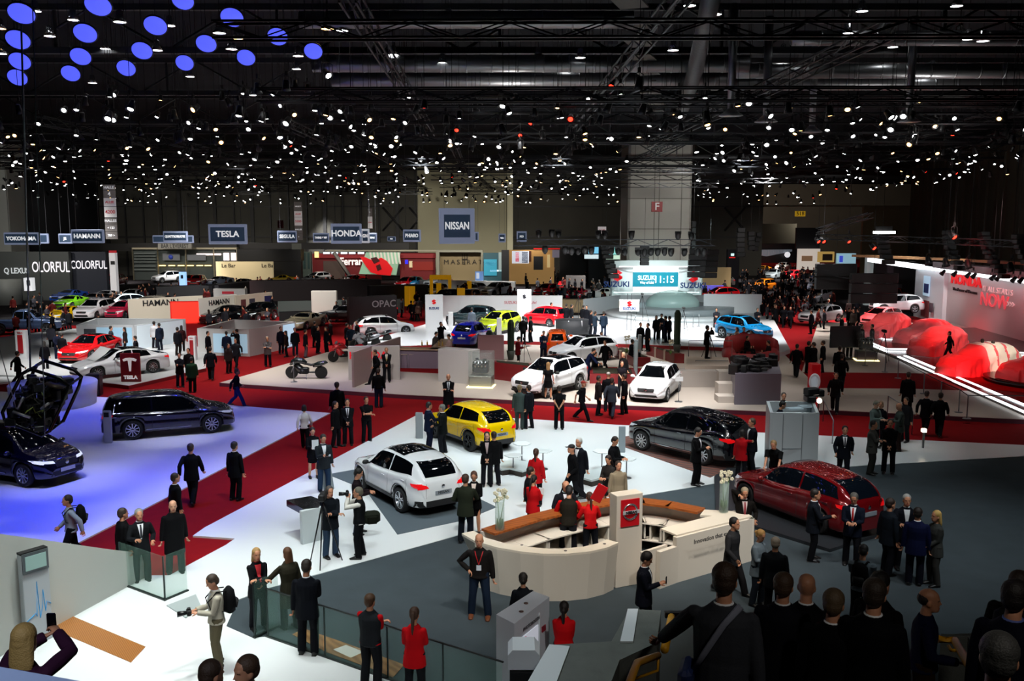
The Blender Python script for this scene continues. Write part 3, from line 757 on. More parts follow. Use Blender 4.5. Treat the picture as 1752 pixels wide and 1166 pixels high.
 def garment(kind):
  if kind in _t: return _t[kind]
  if kind == 'jacket': me = top(.022, .21)
  elif kind == 'coat': me = top(.032, .42)
  elif kind == 'sweater': me = top(.012, .06)
  elif kind == 'shirt': me = top(.008, .05)
  elif kind == 'tshirt': me = top(.010, .07, sleeve=0)
  elif kind == 'vest':
   m = MB(); torso(m, .022); a = pv+la*-.02
   m.tube([pv+la*.1, a, a+Vector((0, 0, -.06))], [(waist*g+.018, .13*g), (.182, .146), (.186, .15)], 16, up=(1, 0, 0)); me = voxel(m, vox, 2, 'vest')
  elif kind in ('trousers', 'slim'):
   m = MB(); e = .016 if kind == 'trousers' else .002
   m.tube([pv+la*.09, pv+la*.0, pv-Vector((0, 0, .08)), pv-Vector((0, 0, .12))], [(waist*g+.004, .11), (.168, .126), (.168, .125), (.14, .10)], 14, up=(1, 0, 0))
   for hip, kn, an in knees:
    m.tube([hip+Vector((0, 0, .05)), hip.lerp(kn, .4), kn, kn.lerp(an, .5), an-Vector((0, 0, .045 if kind == 'trousers' else 0))], [.088+e, .078+e, .060+e, .056+e*1.3, .052+e*1.2], 10)
   me = voxel(m, vox if not coarse else .026, 2, 'trousers')
  elif kind == 'skirt':
   m = MB(); a = pv
   if sit:
    k = (knees[0][1]+knees[1][1])/2; m.tube([pv+la*.1, pv+Vector((0, 0, .0)), pv.lerp(k, .5), k+Vector((0, .04, 0))], [(waist, .10), (.17, .13), (.19, .10), (.17, .075)], 14, up=(1, 0, 0))
   else:
    m.tube([pv+la*.09, a, a-Vector((0, 0, .15)), a-Vector((0, -.01, .40))], [(waist+.004, .11), (.172, .13), (.182, .135), (.175, .14)], 16, up=(1, 0, 0))
   me = voxel(m, vox, 2, 'skirt')
  elif kind == 'shoes':
   me = []
   for hip, kn, an in knees:
    m = MB()
    m.tube([an+Vector((0, .075, -.05)), an+Vector((0, .055, -.045)), an+Vector((0, -.02, -.042)), an+Vector((0, -.12, -.058)), an+Vector((0, -.19, -.07)), an+Vector((0, -.205, -.075))], [(.02, .025), (.042, .044), (.048, .046), (.052, .032), (.036, .02), (.015, .012)], 10, up=(1, 0, 0))
    m.box((an.x, an.y-.06, an.z-.082), (.085, .26, .016), bev=.02)
    me.append(m.mesh('shoe', [None]))
  elif kind.startswith('hair'):
   m = MB()
   st = kind[5:]
   if st in ('short', 'balding', 'bun', 'tail', 'long', 'bob', 'bushy'):
    up_ = .012 if st != 'bushy' else .035
    if st == 'balding':
     m.ball((0, .040, .012), (.082, .080, .078), 12, 8, 0, R)
    else:
     m.ball((0, .02, .045), (.086+up_*.3, .096+up_*.3, .090+up_*.6), 14, 10, 0, R)
     m.ball((0, .052, .0), (.081, .070, .095), 12, 8, 0, R)
   if st == 'bun': m.ball((0, .125, .0), .042, 8, 6, 0, R)
   if st == 'tail': m.tube([R @ Vector(p) for p in ((0, .10, .05), (0, .15, .01), (0, .145, -.10), (0, .12, -.24), (0, .11, -.34))], [.025, .034, .034, .026, .010], 8)
   if st == 'long': m.tube([R @ Vector(p) for p in ((0, .03, .05), (0, .06, -.05), (0, .08, -.16), (0, .10, -.30))], [(.088, .075), (.092, .062), (.095, .045), (.06, .02)], 12, up=(1, 0, 0))
   if st == 'bob': m.tube([R @ Vector(p) for p in ((0, .03, .05), (0, .04, -.04), (0, .045, -.11))], [(.090, .08), (.098, .075), (.09, .06)], 12, up=(1, 0, 0))
   if st == 'cap':
    m.ball((0, .01, .06), (.088, .105, .075), 12, 8, 0, R); m.box((0, -.12, .055), (.13, .10, .012), bev=.03, M=R)
   me = voxel(m, max(.007, vox*.7) if not coarse else .024, 2, 'hair')
  if not isinstance(me, list):
   me.materials.clear(); me.materials.append(None)
  _t[kind] = me
  return me
 T['get'] = garment
 _TPL[key] = T
 return T
HEADK = {'sit': .745, 'sitdesk': .73, 'crouch': .70, 'bend': .93, 'lean': .99}
SKIN = ('#c98d6c', '#d9a283', '#b87a58', '#8a5a3c')
def front_patch(T, me, tri, name, m, parent, off=.006, back=False):
 bvh = BVHTree.FromPolygons([v.co for v in me.vertices], [tuple(p.vertices) for p in me.polygons])
 mb = MB(); nu, nv = 4, 8; vs = {}; sg = -1 if not back else 1
 for i in range(nu+1):
  for j in range(nv+1):
   v = j/nv; x0 = tri[0][0]*(1-v)+tri[3][0]*v; x1 = tri[1][0]*(1-v)+tri[2][0]*v
   zz = tri[0][1]*(1-v)+tri[3][1]*v; x = x0+(x1-x0)*i/nu
   o = T['pv']+T['la']*zz+Vector((x, 0, 0)); o = o+Vector((0, sg*.6, 0)); h = bvh.ray_cast(o, Vector((0, -sg, 0)))
   if h[0] is not None and h[0].y*sg > -.02*0+T['pv'].y-1: vs[(i, j)] = h[0]+Vector((0, sg*off, 0))
 idx = {}; L = []
 for k, p in vs.items(): idx[k] = len(L); L.append(p)
 fs = [tuple(idx[q] for q in ((i, j), (i+1, j), (i+1, j+1), (i, j+1))) for i in range(nu) for j in range(nv) if all(q in idx for q in ((i, j), (i+1, j), (i+1, j+1), (i, j+1)))]
 if not fs: return None
 mb.add(L, fs, 0, True)
 return obj(name, mb, m, parent)
_SHARED = {}
def setslot(o, mats):
 for i, m in enumerate(mats):
  if i < len(o.material_slots):
   o.material_slots[i].link = 'OBJECT'; o.material_slots[i].material = m
PEOPLE = []
def person(px, py, face, pose, label, top='jacket', tc='#15161c', bottom='trousers', bc='#14151a', hair='short', hc='#2a1c12', skin=0, h=1.76, z=0.05,
        shirt=None, tie=None, lanyard=None, vest=None, fine=.014, female=False, heavy=1.0, shoe='#0b0a0a', group=None, loc=None, pattern=False, neck=None):
 """px, py: photo pixel of the top of the head, feet on the floor at height z; face: 0 looks at the camera, 90 to the photo's right, 180 away, -90 to its left"""
 if loc is None:
  L = P(px, py, z+h*HEADK.get(pose, 1)); L.z = z
 else: L = Vector(loc)
 T = template(pose, 'm', fine, female, heavy)
 base = math.atan2(L.x, L.y)   # viewing direction
 rz = math.radians(face)-base
 o = link('person', T['body'], None, L, rz); o.scale = (h/1.75*(1.02 if female else 1.07),)*2+(h/1.75,)
 tag(o, label, 'person', group)
 sk = mat(SKIN[skin], .5); setslot(o, [sk, mat('#1b120d', .4), mat('#9c4f45', .5)])
 def add(nm, me, m):
  c = link(nm, me, o); setslot(c, [m]); return c
 tm = mat(tc, .8, bump=.15, bscale=60) if not pattern else mat(tc, .85, noise=.35, nscale=60)
 G = T['get'](top)
 nm = {'jacket': 'jacket', 'coat': 'coat', 'sweater': 'sweater', 'shirt': 'shirt', 'tshirt': 'shirt'}[top]
 add(nm, G, tm)
 add('trousers' if bottom in ('trousers', 'slim') else 'skirt', T['get'](bottom), mat(bc, .85))
 for s_ in T['get']('shoes'): add('shoe', s_, mat(shoe, .35))
 if hair != 'bald': add('hair' if hair != 'cap' else 'cap', T['get']('hair_'+hair), mat(hc, .6, bump=.4, bscale=90))
 if vest: add('waistcoat', T['get']('vest'), mat(vest, .8, bump=.2, bscale=60)); G = T['get']('vest')
 def fp(key, tri, name, m, off):
  k = (id(T), top, key, vest is not None)
  if k in _SHARED:
   if _SHARED[k] is None: return
   c = link(name, _SHARED[k], o); setslot(c, [m]); return
  c = front_patch(T, G, tri, name, m, o, off)
  _SHARED[k] = c.data if c else None
  if c: setslot(c, [m])
 if shirt:
  if 'collar' not in T:
   m_ = MB(); n_ = T['nk']; l_ = T['la']; r_ = .055 if female else .063
   m_.tube([n_-l_*.045, n_-l_*.01, n_+l_*.012], [(r_+.020, r_+.020), (r_+.008, r_+.010), (r_+.004, r_+.006)], 14, up=(1, 0, 0)); T['collar'] = m_.mesh('collar', [None])
  add('collar', T['collar'], mat(shirt, .7))
 if shirt: fp('shirt', [(-.012, .14), (.012, .14), (.062, .485), (-.062, .485)], 'shirt_front', mat(shirt, .7), .006)
 if tie: fp('tie', [(-.022, .17), (.022, .17), (.016, .47), (-.016, .47)], 'tie', mat(tie, .5), .011)
 if lanyard:
  for sx in (-1, 1): fp('lan%d' % sx, [(sx*.0-.006, .22), (sx*.0+.006, .22), (sx*.075+.008, .475), (sx*.075-.008, .475)], 'lanyard', mat(lanyard, .6), .012)
  fp('badge', [(-.045, .10), (.045, .10), (.045, .21), (-.045, .21)], 'name_badge', mat('#dfe6ee', .4), .014)
 PEOPLE.append(o)
 return o, T
def at_hand(o, T, i, dz=0.0, out=.0):
 s_, e_, w_ = T['arms'][i]; d = (w_-e_).normalized()
 p = w_+d*(.09+out)+Vector((0, 0, dz))
 M = Matrix.Translation(o.location) @ Matrix.Rotation(o.rotation_euler.z, 4, 'Z') @ Matrix.Diagonal((*o.scale, 1))
 return M @ p
def at_body(o, p):
 M = Matrix.Translation(o.location) @ Matrix.Rotation(o.rotation_euler.z, 4, 'Z') @ Matrix.Diagonal((*o.scale, 1))
 return M @ Vector(p)
_FAR = {}
def far_person_mesh(pose, kind):
 if (pose, kind) in _FAR: return _FAR[(pose, kind)]
 T = template(pose, 'm', .03, kind == 'f', 1.0, True)
 bm = bmesh.new()
 for i, g in enumerate((T['body'], T['get']('jacket'), T['get']('trousers'), None, T['get']('hair_long' if kind == 'f' else 'hair_short'))):
  if g is None:
   for s_ in T['get']('shoes'):
    n0 = len(bm.faces); bm.from_mesh(s_); bm.faces.ensure_lookup_table()
    for f in bm.faces[n0:]: f.material_index = 3
   continue
  n0 = len(bm.faces); bm.from_mesh(g); bm.faces.ensure_lookup_table()
  for f in bm.faces[n0:]: f.material_index = i; f.smooth = True
 me = bpy.data.meshes.new('person'); bm.to_mesh(me); bm.free()
 for _ in range(5): me.materials.append(None)
 _FAR[(pose, kind)] = me
 return me
def far_person(px, py, label, pose='stand', kind='m', face=None, tc='#16171c', bc='#121318', hc='#1d1510', group=None, z=0.0, h=None, loc=None, skin=0):
 h = h or random.uniform(1.68, 1.84)
 if loc is None:
  L = P(px, py, z+h*HEADK.get(pose, 1)); L.z = z
 else: L = Vector(loc)
 face = random.uniform(-180, 180) if face is None else face
 o = link('person', far_person_mesh(pose, kind), None, L, math.radians(face)-math.atan2(L.x, L.y))
 o.scale = (h/1.75*1.06,)*2+(h/1.75,)
 tag(o, label, 'person', group)
 setslot(o, [mat(SKIN[skin], .5), mat(tc, .85), mat(bc, .85), mat('#0b0a0a', .4), mat(hc, .7)])
 return o
# ------------------------------------------------------------------ the setting
def PT(px, py, z=0.0): p = P(px, py, z); return (p.x, p.y)
def slab(name, pts, z0, z1, m, label=None):
 o = struct(name, MB().prism([PT(a, b, z1) for a, b in pts], z0, z1), m); return o
def fenceb(mb, pts, z0, z1, th=.12, closed=False, mi=0):
 n = len(pts); rng = n if closed else n-1
 for i in range(rng):
  a = Vector(pts[i]).to_2d(); b = Vector(pts[(i+1) % n]).to_2d(); d = b-a; L = d.length
  if L < 1e-4: continue
  c = (a+b)/2; mb.box((c.x, c.y, (z0+z1)/2), (L+th*.98, th, z1-z0), math.atan2(d.y, d.x), mi)
 return mb
def panelbox(px0, py0, px1, py1, Y, th=.3, mi=0, mb=None, py0b=None, z0=None):
 mb = mb or MB(); a = PY(px0, py0, Y); b = PY(px1, py1, Y)
 zl = b.z if z0 is None else z0
 mb.box(((a.x+b.x)/2, Y+th/2, (a.z+zl)/2), (abs(b.x-a.x), th, a.z-zl), mi=mi); return mb
def PYm(px, py, Y): return PY(px, py, Y)
carpet_red = mat('#840f14', .95, noise=.12, nscale=3, bump=.2, bscale=200)
struct('floor', MB().box((0, 110, -.06), (260, 260, .12)), carpet_red)
CEIL = 17.5
struct('floor.009', MB().prism([PT(-900, 468), PT(2600, 468), PT(2600, 520), PT(1400, 545), PT(1392, 512), PT(1300, 512), PT(1290, 540), PT(735, 540), PT(740, 500), PT(700, 500), PT(560, 536), PT(300, 556), PT(-300, 560)], 0, .006), mat('#232022', .9))
ceil_m = mat('#202226', .9, noise=.5, nscale=.6)
struct('ceiling', MB().box((0, 110, CEIL+.2), (260, 260, .4)), ceil_m)
wb = MB(); wb.box((-35, 146, 9), (150, .5, 18))
struct('wall_back', wb, mat('#4c4b46', .8, noise=.15, nscale=.4))
wp = MB()
for i, px in enumerate(range(60, 800, 31)):
 x = PY(px, 384, 145.6).x; wp.box((x, 145.6, 9), (.55 if i % 4 == 0 else .22, .3, 18))
for z in (6.2, 11.0): wp.box((-35, 145.65, z), (150, .2, .22))
for px in (655, 700, 752, 1240): 
 a = PY(px, 355, 145.5); b = PY(px+35, 395, 145.5); wp.tube([a, b], .15, 6); wp.tube([PY(px+35, 355, 145.5), PY(px, 395, 145.5)], .15, 6)
struct('trim_1', wp, mat('#1a1a1c', .6))
struct('wall_back.001', MB().box((75, 215, 9), (170, .5, 18)), mat('#6e675c', .85, noise=.15, nscale=.4))
b0 = MB(); a = PY(803, 345, 141); b = PY(876, 427, 141)
b0.box(((a.x+b.x)/2-4, 143, 8.75), (b.x-a.x+8, 4, 17.5)); struct('wall_partition', b0, mat('#8d8a74', .85, noise=.05, nscale=.3))
b0 = MB(); b0.box((b.x-.3, 140.8, 8.75), (.9, .5, 17.5)); struct('trim_2', b0, mat('#b9b69c', .8))
b0 = MB(); panelbox(1186, 290, 1222, 430, 150, 1, mb=b0, z0=0); struct('wall_partition.001', b0, mat('#7d8284', .8))
b0 = MB(); panelbox(1224, 352, 1262, 428, 151, .5, mb=b0, z0=0)
for i in range(24): panelbox(1224, 352+i*3.1, 1262, 353+i*3.1, 150.9, .1, mb=b0)
struct('door_1', b0, mat('#7b8494', .6))
b0 = MB(); panelbox(1263, 352, 1266, 428, 150, .6, mb=b0, z0=0); panelbox(1186, 351, 1480, 354, 150, .6, mb=b0); struct('trim_3', b0, mat('#a09a86', .7))
b0 = MB(); panelbox(1478, 352, 1555, 436, 150, .6, mb=b0, z0=0); struct('wall_partition.002', b0, mat('#8c7f62', .8))
b0 = MB(); panelbox(1266, 383, 1362, 417, 175, .6, mb=b0); struct('wall_partition.003', b0, mat('#8e897a', .8))
b0 = MB(); panelbox(878, 384, 952, 420, 160, .6, mb=b0); struct('wall_partition.004', b0, mat('#a3936e', .8))
b0 = MB(); panelbox(953, 384, 1060, 440, 165, .6, mb=b0); struct('wall_partition.005', b0, mat('#2b2b30', .8))
wr_ = MB(); x0 = PY(1556, 400, 150); x1 = Vector((38, 40, 0))
for i in range(60):
 t = i/60; t2 = (i+1)/60; a = x0.lerp(x1, t); b = x0.lerp(x1, t2); m_ = (a+b)/2; d = b-a
 wr_.box((m_.x+(.25 if i % 2 else 0), m_.y, 8.75), (d.to_2d().length, .3, 17.5), math.atan2(d.y, d.x))
wr_.box((38.2, 20, 8.75), (.4, 44, 17.5)); struct('wall_right', wr_, mat('#5a5448', .85))
b0 = MB(); b0.box((-66, 75, 8.75), (.5, 150, 17.5)); struct('wall_left', b0, mat('#26272a', .85))
D = 100; a = PY(1076, 250, D); b = PY(1186, 250, D); cx = (a.x+b.x)/2; cw = b.x-a.x
b0 = MB(); b0.box((cx, D+cw/2, CEIL/2), (cw, cw, CEIL), bev=.25)
colo = struct('column', b0, mat('#a8a79f', .8, noise=.05, nscale=.5))
b0 = MB()
for px in (1119, 1127, 1165): b0.box((PY(px, 384, D).x, D-.01, CEIL/2), (.06, .04, CEIL))
for py in (340, 392): b0.box((cx, D-.01, PY(1130, py, D).z), (cw, .04, .06))
struct('trim_4', b0, mat('#55554f', .8))
t = thing('column_sign', 'small red square sign with a white letter F on the big column', 'sign', (0, 0, 0))
c = PY(1124, 354, D-.12); obj('board', MB().box(c, (1.2, .12, 1.1)), mat('#8c1218', .5), t)
text('letter', 'F', 1.1, mat('#e8e8e8', .5), t, face_M((c.x, D-.2, c.z), 0, -1), .02, .02)
b0 = MB(); a = PY(-60, 400, 103); b = PY(17, 400, 103); b0.box(((a.x+b.x)/2, 105, CEIL/2), (b.x-a.x, 4, CEIL), bev=.1); struct('column.001', b0, mat('#a9aaa2', .8))
# ------------------------------------------------------------------ stand floors
white_floor = mat('#e9edee', .22, spec=.5)
slab('platform', [(-300, 655), (130, 677), (400, 694), (565, 707), (140, 926), (-100, 1052), (-500, 1250), (-900, 1200)], .0, .04, mat('#f2f2f6', .45))
NW = [(716, 709), (900, 717), (1050, 727), (1310, 741), (1752, 762), (2100, 770), (1752, 781), (1445, 799), (1225, 827), (1098, 848), (795, 913), (525, 988), (455, 1008), (407, 1027), (387, 1072), (432, 1092), (457, 1090), (662, 1160), (1000, 1290), (-700, 1290), (-700, 1100), (115, 1050), (207, 1000), (240, 985), (290, 985), (328, 964), (386, 933), (402, 922), (330, 917), (350, 903)]
slab('platform.001', NW, .0, .05, white_floor)
slab('carpet', [(525, 988), (795, 913), (1098, 848), (1225, 827), (1445, 799), (1752, 781), (2100, 771), (2600, 775), (2600, 1500), (1000, 2400), (1000, 1290), (662, 1160), (457, 1090), (432, 1092), (387, 1072), (407, 1027), (455, 1008)], .0, .035, mat('#434c51', .95, noise=.18, nscale=1.5, bump=.3, bscale=120)).name = 'floor.001'
beige = mat('#b8ada2', .5)
HZ = .20
slab('platform.002', [(376, 655), (700, 676), (1050, 693), (1310, 704), (1420, 702), (1752, 718), (2300, 742), (2300, 560), (1480, 552), (1400, 552), (1372, 636), (1335, 600), (1300, 588), (860, 582), (660, 585), (560, 603)], 0, HZ, beige)
s_ = MB(); 
for a, b in (((376, 655), (700, 676)), ((700, 676), (1050, 693)), ((1050, 693), (1310, 704)), ((1310, 704), (1420, 702)), ((1420, 702), (1752, 718)), ((1752, 718), (2300, 742))):
 fenceb(s_, [PT(a[0], a[1], HZ), PT(b[0], b[1], HZ)], 0, HZ-.02, .03)
struct('trim_5', s_, mat('#5c2a3c', .5))
slab('floor.002', [(1374, 637), (1560, 639), (2100, 645), (2100, 690), (1752, 672), (1560, 665), (1400, 664)], HZ, HZ+.012, carpet_red)
slab('floor.003', [(700, 607), (760, 612), (770, 640), (650, 634)], HZ, HZ+.012, carpet_red)
slab('floor.004', [(1030, 628), (1175, 633), (1180, 655), (1030, 650)], HZ, HZ+.012, carpet_red)
slab('platform.003', [(600, 592), (735, 553), (760, 540), (1320, 540), (1352, 598), (1330, 606), (1230, 594), (1000, 586), (860, 583), (700, 592)], HZ, HZ+.25, mat('#f4f6f8', .25))
s_ = MB(); fenceb(s_, [PT(a, b, HZ+.25) for a, b in ((600, 592), (700, 592), (860, 583), (1000, 586), (1230, 594), (1330, 606))], HZ, HZ+.22, .03); struct('trim_6', s_, mat('#a01a22', .5))
slab('platform.004', [(95, 645), (220, 660), (352, 630), (352, 600), (300, 575), (120, 562), (-60, 585), (-60, 640)], 0, .20, mat('#c9cccc', .35))
slab('platform.005', [(-80, 645), (95, 645), (0, 655), (-80, 662)], 0, .10, white_floor)
s_ = MB(); fenceb(s_, [PT(a, b, .2) for a, b in ((95, 645), (220, 660), (352, 630))], 0, .18, .03); struct('trim_7', s_, mat('#7a1c22', .5))
darkst = mat('#2a1a18', .25)
slab('platform.006', [(1464, 566), (1490, 562), (1800, 560), (2300, 640), (2300, 740), (1752, 706), (1538, 612), (1470, 585)], HZ, HZ+.15, darkst)
slab('floor.005', [(1590, 640), (2100, 645), (2100, 690), (1752, 672), (1664, 664)], HZ+.15, HZ+.16, carpet_red)
t = thing('light_strip', 'pair of long white light lines running down the edge of the red stage', 'light strip', (0, 0, 0))
led = mat('#f4faff', .3, emit=2.4)
def strip(mb, pts, z, w=.10):
 fenceb(mb, [PT(a, b, z) for a, b in pts], z-.03, z+.02, w)
m_ = MB(); strip(m_, [(1538, 611), (1752, 705), (1900, 770)], HZ+.17, .16); obj('light_bar', m_, led, t)
m_ = MB(); strip(m_, [(1549, 609), (1752, 693), (1900, 750)], HZ+.17, .16); obj('light_bar', m_, led, t)
for i, (pa, pb, lb) in enumerate((([(1497, 568), (1512, 575.5), (1567, 577.5)], [(1495, 573), (1512, 580.5), (1567, 582.5)], 'white light lines on the step below the farthest covered car'),
 ([(1464, 573), (1494, 588), (1516, 597), (1642, 599)], [(1464, 577), (1494, 592), (1516, 601.5), (1642, 604)], 'white light lines on the step behind the woman walking on the stage'),
 ([(1725, 603), (1760, 604), (1900, 610)], [(1735, 607.5), (1760, 609), (1900, 615)], 'short white light lines behind the last covered car at the stage edge'))):
 t = thing('light_strip', lb, 'light strip', (0, 0, 0))
 for q in (pa, pb): m_ = MB(); strip(m_, q, HZ+.2, .12); obj('light_bar', m_, led, t)
slab('floor.006', [(625, 838), (560, 812), (640, 798), (720, 806), (850, 868), (795, 890), (680, 915)], .05, .06, mat('#59636a', .9))
slab('floor.007', [(1063, 748), (1110, 741), (1265, 777), (1255, 800), (1215, 817), (1060, 762)], .05, .065, wood('#8a5548', '#4c4644', 1.2, .5, (0, 0, .6)))
slab('floor.008', [(88, 1076), (115, 1051), (249, 1107), (224, 1134)], .05, .058, wood('#b3753a', '#8f5a2a', 9.0, .4, (0, 0, .95), 1.2))
for k_, (nm_, m_) in enumerate((('trim_8', wood('#b08050', '#8c5d34', 2.0, .4, (0, 0, .9))), ('trim_9', mat('#e4e0d8', .4)))):
 pts = ([(500, 1086), (520, 1076), (600, 1104), (692, 1138), (672, 1160), (640, 1146), (560, 1117)] if k_ == 0 else [(570, 1112), (592, 1104), (622, 1116), (600, 1126)])
 slab(nm_, pts, .05, .058+.004*k_, m_)
slab('platform.007', [(1222, 815), (1245, 800), (1300, 800), (1500, 870), (1500, 915), (1420, 940), (1225, 880)], .035, .12, mat('#2c2f33', .4))
# ------------------------------------------------------------------ rig under the roof
truss_m = mat('#26282b', .5, .6); steel = mat('#8c8f93', .35, .9); black_m = mat('#0a0a0b', .6)
duct_m = mat('#8d8f92', .38, .85, bump=.25, bscale=4)
def truss_mb(L, w=.4, n=None, simple=False, hang=0):
 m = MB()
 for k in range(3 if hang else 0): m.box(((k-1)*L*.42, 0, hang/2), (.02, .02, hang))
 n = n or max(4, int(L/1.2))
 for y in (-w/2, w/2):
  for z in (-w/2, w/2): m.box((0, y, z), (L, .055, .055))
 for i in range(n):
  x0 = -L/2+L*i/n; x1 = x0+L/n
  for y in (-w/2, w/2):
   a, b = ((x0, y, -w/2), (x1, y, w/2)) if i % 2 else ((x0, y, w/2), (x1, y, -w/2)); m.tube([a, b], .02, 3, caps=False, smooth=False)
  if not simple: a, b = ((x0, -w/2, w/2), (x1, w/2, w/2)) if i % 2 else ((x0, w/2, w/2), (x1, -w/2, w/2)); m.tube([a, b], .02, 3, caps=False, smooth=False)
 return m
TR = {}
ORD = 'first second third fourth fifth sixth seventh eighth ninth tenth eleventh twelfth thirteenth fourteenth fifteenth sixteenth seventeenth eighteenth nineteenth'.split()
def truss(p, L, rz, label, group, w=.4):
 k = (round(L), w)
 if k not in TR: TR[k] = truss_mb(L, w, hang=3.3).mesh('lighting_truss', [truss_m])
 o = tag(link('lighting_truss', TR[k], None, p, rz), label, 'truss', group); return o
for i, Y in enumerate(list(range(24, 60, 5))+list(range(62, 140, 8))):
 for x, L in ((-26, 30), (7, 28), (26, 12)):
  if x == 26 and Y > 90: continue
  if x < 0 and Y < 46: continue
  if x == 7 and 96 < Y < 112: x, L = 7, 8
  truss((x+random.uniform(-1, 1), Y+random.uniform(-1.5, 1.5), 12.6+random.uniform(-.5, .8)), L, random.uniform(-.02, .02), 'black lighting truss crossing the hall, %s row from the camera, over the %s' % (ORD[i], {-26: 'left half', 7: 'middle', 26: 'right side'}[x]), 'trusses crossing the hall')
for x in (-44, -33, -22, -12, -4, 5, 10, 23.5, 30):
 for Y0, L in ((40, 34), (78, 36), (115, 36)):
  if x < -10 and Y0 == 40: Y0, L = 52, 14
  truss((x+random.uniform(-1.5, 1.5), Y0, 13.4+random.uniform(-.4, .6)), L, PI/2+random.uniform(-.03, .03), 'black lighting truss running down the hall, %s from the left wall, %s' % (ORD[(-44, -33, -22, -12, -4, 5, 10, 23.5, 30).index(x)], 'near stretch' if Y0 < 60 else 'middle stretch' if Y0 < 100 else 'far stretch'), 'trusses running down the hall')
for i, Y in enumerate((27, 38, 50, 64, 80, 98, 118)):
 m = MB(); 
 for z in (15.2, 16.9): m.box((0, Y, z), (130, .25, .25))
 for k in range(44):
  x0 = -65+k*3; a, b = ((x0, Y, 15.2), (x0+3, Y, 16.9)) if k % 2 else ((x0, Y, 16.9), (x0+3, Y, 15.2)); m.box(((a[0]+b[0])/2, Y, 16.05), (.12, .12, 1.7)) if k % 3 == 0 else None; m.tube([a, b], .06, 4, caps=False)
 struct('beam', m, mat('#2c2e31', .6))
for i, (x0, x1, Y, z, r, lb) in enumerate(((-8, 9.5, 37.5, 14.6, .34, 'long silver air duct above the middle trusses, nearer of two'), (-8, 10, 41.5, 14.6, .36, 'long silver air duct above the middle trusses, farther of two'), (-7, 4, 31, 14.9, .28, 'short silver air duct at the very top of the hall'),
 (10, 19, 33.5, 14.8, .26, 'thin silver air duct over the right aisle'), (9, 24, 38, 14.4, .30, 'silver air duct over the red stage'), (9, 24, 42, 14.5, .3, 'silver air duct behind the one over the red stage'))):
 m = MB(); n = int((x1-x0)/1.0); pts = [(x0+(x1-x0)*k/n, Y, z) for k in range(n+1)]; m.tube(pts, r, 14)
 for k in range(1, n): m.lathe([(r*1.04, -.03), (r*1.04, .03)], 14, axis='X', M=Matrix.Translation(pts[k]))
 tag(obj('air_duct', m, duct_m), lb, 'air duct')
m = MB(); pts = [Vector((5.6, 26, 15)), Vector((6.2, 30, 14.6)), Vector((7.0, 36, 13.8)), Vector((8, 44, 13.4))]; m.tube(pts, .3, 14); tag(obj('air_duct', m, mat('#4c4f52', .5, .4, bump=.5, bscale=6)), 'fat flexible air duct sloping down towards the big column', 'air duct')
m = MB()
for k in range(9):
 a = Vector((3.6+k*.52, 29+k*2.6, 15.0-.1*k)); m.box(a, (.9, 1.6, .06), rz=-.35)
tag(obj('ceiling_tray', m, mat('#55544c', .7)), 'slanting row of pale roof trays between dark rails', 'cable tray')
for px, Y in ((1254, 34), (1315, 36), (1395, 40), (1562, 36)):
 c = PY(px, 80, Y); m = MB(); m.lathe([(.13, -2.2), (.16, 0), (.16, 1.5)], 10, M=Matrix.Translation((c.x, Y, 14.6)))
 m.lathe([(.45, -2.45), (.30, -2.35), (.13, -2.2)], 14, M=Matrix.Translation((c.x, Y, 14.6)))
 tag(obj('vent_pipe', m, duct_m), 'upright steel vent pipe with a flared lower end above the right trusses', 'vent pipe', 'upright vent pipes')
bl = mat('#5560ff', .4, emit=1.05); rim_b = mat('#15163a', .4)
disc = MB(); disc.lathe([(.40, -.02), (.385, -.035), (.0, -.04)], 26); back = MB(); back.lathe([(.0, .10), (.25, .09), (.42, .02), (.43, -.03), (.40, -.035)], 26)
dm = disc.mesh('lamp_face', [bl]); bm_ = back.mesh('lamp_shell', [rim_b])
rod = MB(); rod.box((0, 0, 4), (.02, .02, 8)); rm = rod.mesh('hanger', [black_m])
discs = [(37, 22, 42), (31, 67, 38), (34, 104, 34), (30, 132, 31), (168, 8, 42), (146, 56, 37), (138, 96, 33), (121, 125, 30), (266, 43, 37), (243, 86, 33), (216, 116, 30), (313, 0, 35), (316, 107, 29), (353, 74, 33), (397, 29, 37), (421, 98, 30), (475, 62, 33), (536, 87, 30)]
near_words = 'round blue glowing lamp tilted towards the floor, hung in the upper corner cluster'
for k_, (px, py, d) in enumerate(sorted(discs)):
 D = 1550*.80/d*.72; c = PY(px, py, D)
 o = thing('round_lamp', 'round blue glowing lamp tilted to the floor, %s of eighteen counted from the left edge' % ORD[k_], 'lamp', c, 0, 'round blue lamps'); o.scale = (.735,)*3
 v = Vector((-c.x*.35, -c.y, CAMZ-c.z-22)).normalized()
 R = (-v).to_track_quat('Z', 'Y').to_matrix().to_4x4()
 for nm_, me in (('lamp_face', dm), ('lamp_shell', bm_)): link(nm_, me, o, M=R)
 link('hanger', rm, o, M=Matrix.Translation((0, 0, .05)))
lens_w = mat('#ffffff', .3, emit=14, samp=False); lens_y = mat('#ffc27a', .3, emit=9, samp=False); lens_r = mat('#ff2a1a', .3, emit=7, samp=False); lens_b = mat('#3a44ff', .3, emit=9, samp=False)
refl = mat('#d8dbe0', .25, .9)
can = MB(); can.lathe([(.07, .30), (.10, .28), (.13, .05), (.17, -.10), (.165, -.10), (.12, .03)], 12)
lens = MB(); lens.lathe([(.10, -.05), (.10, -.06), (.0, -.062)], 12)
yoke = MB(); yoke.tube([(-.19, 0, .05), (-.19, 0, .38), (0, 0, .45), (.19, 0, .38), (.19, 0, .05)], .015, 4); yoke.box((0, 0, .52), (.08, .08, .16)); 1
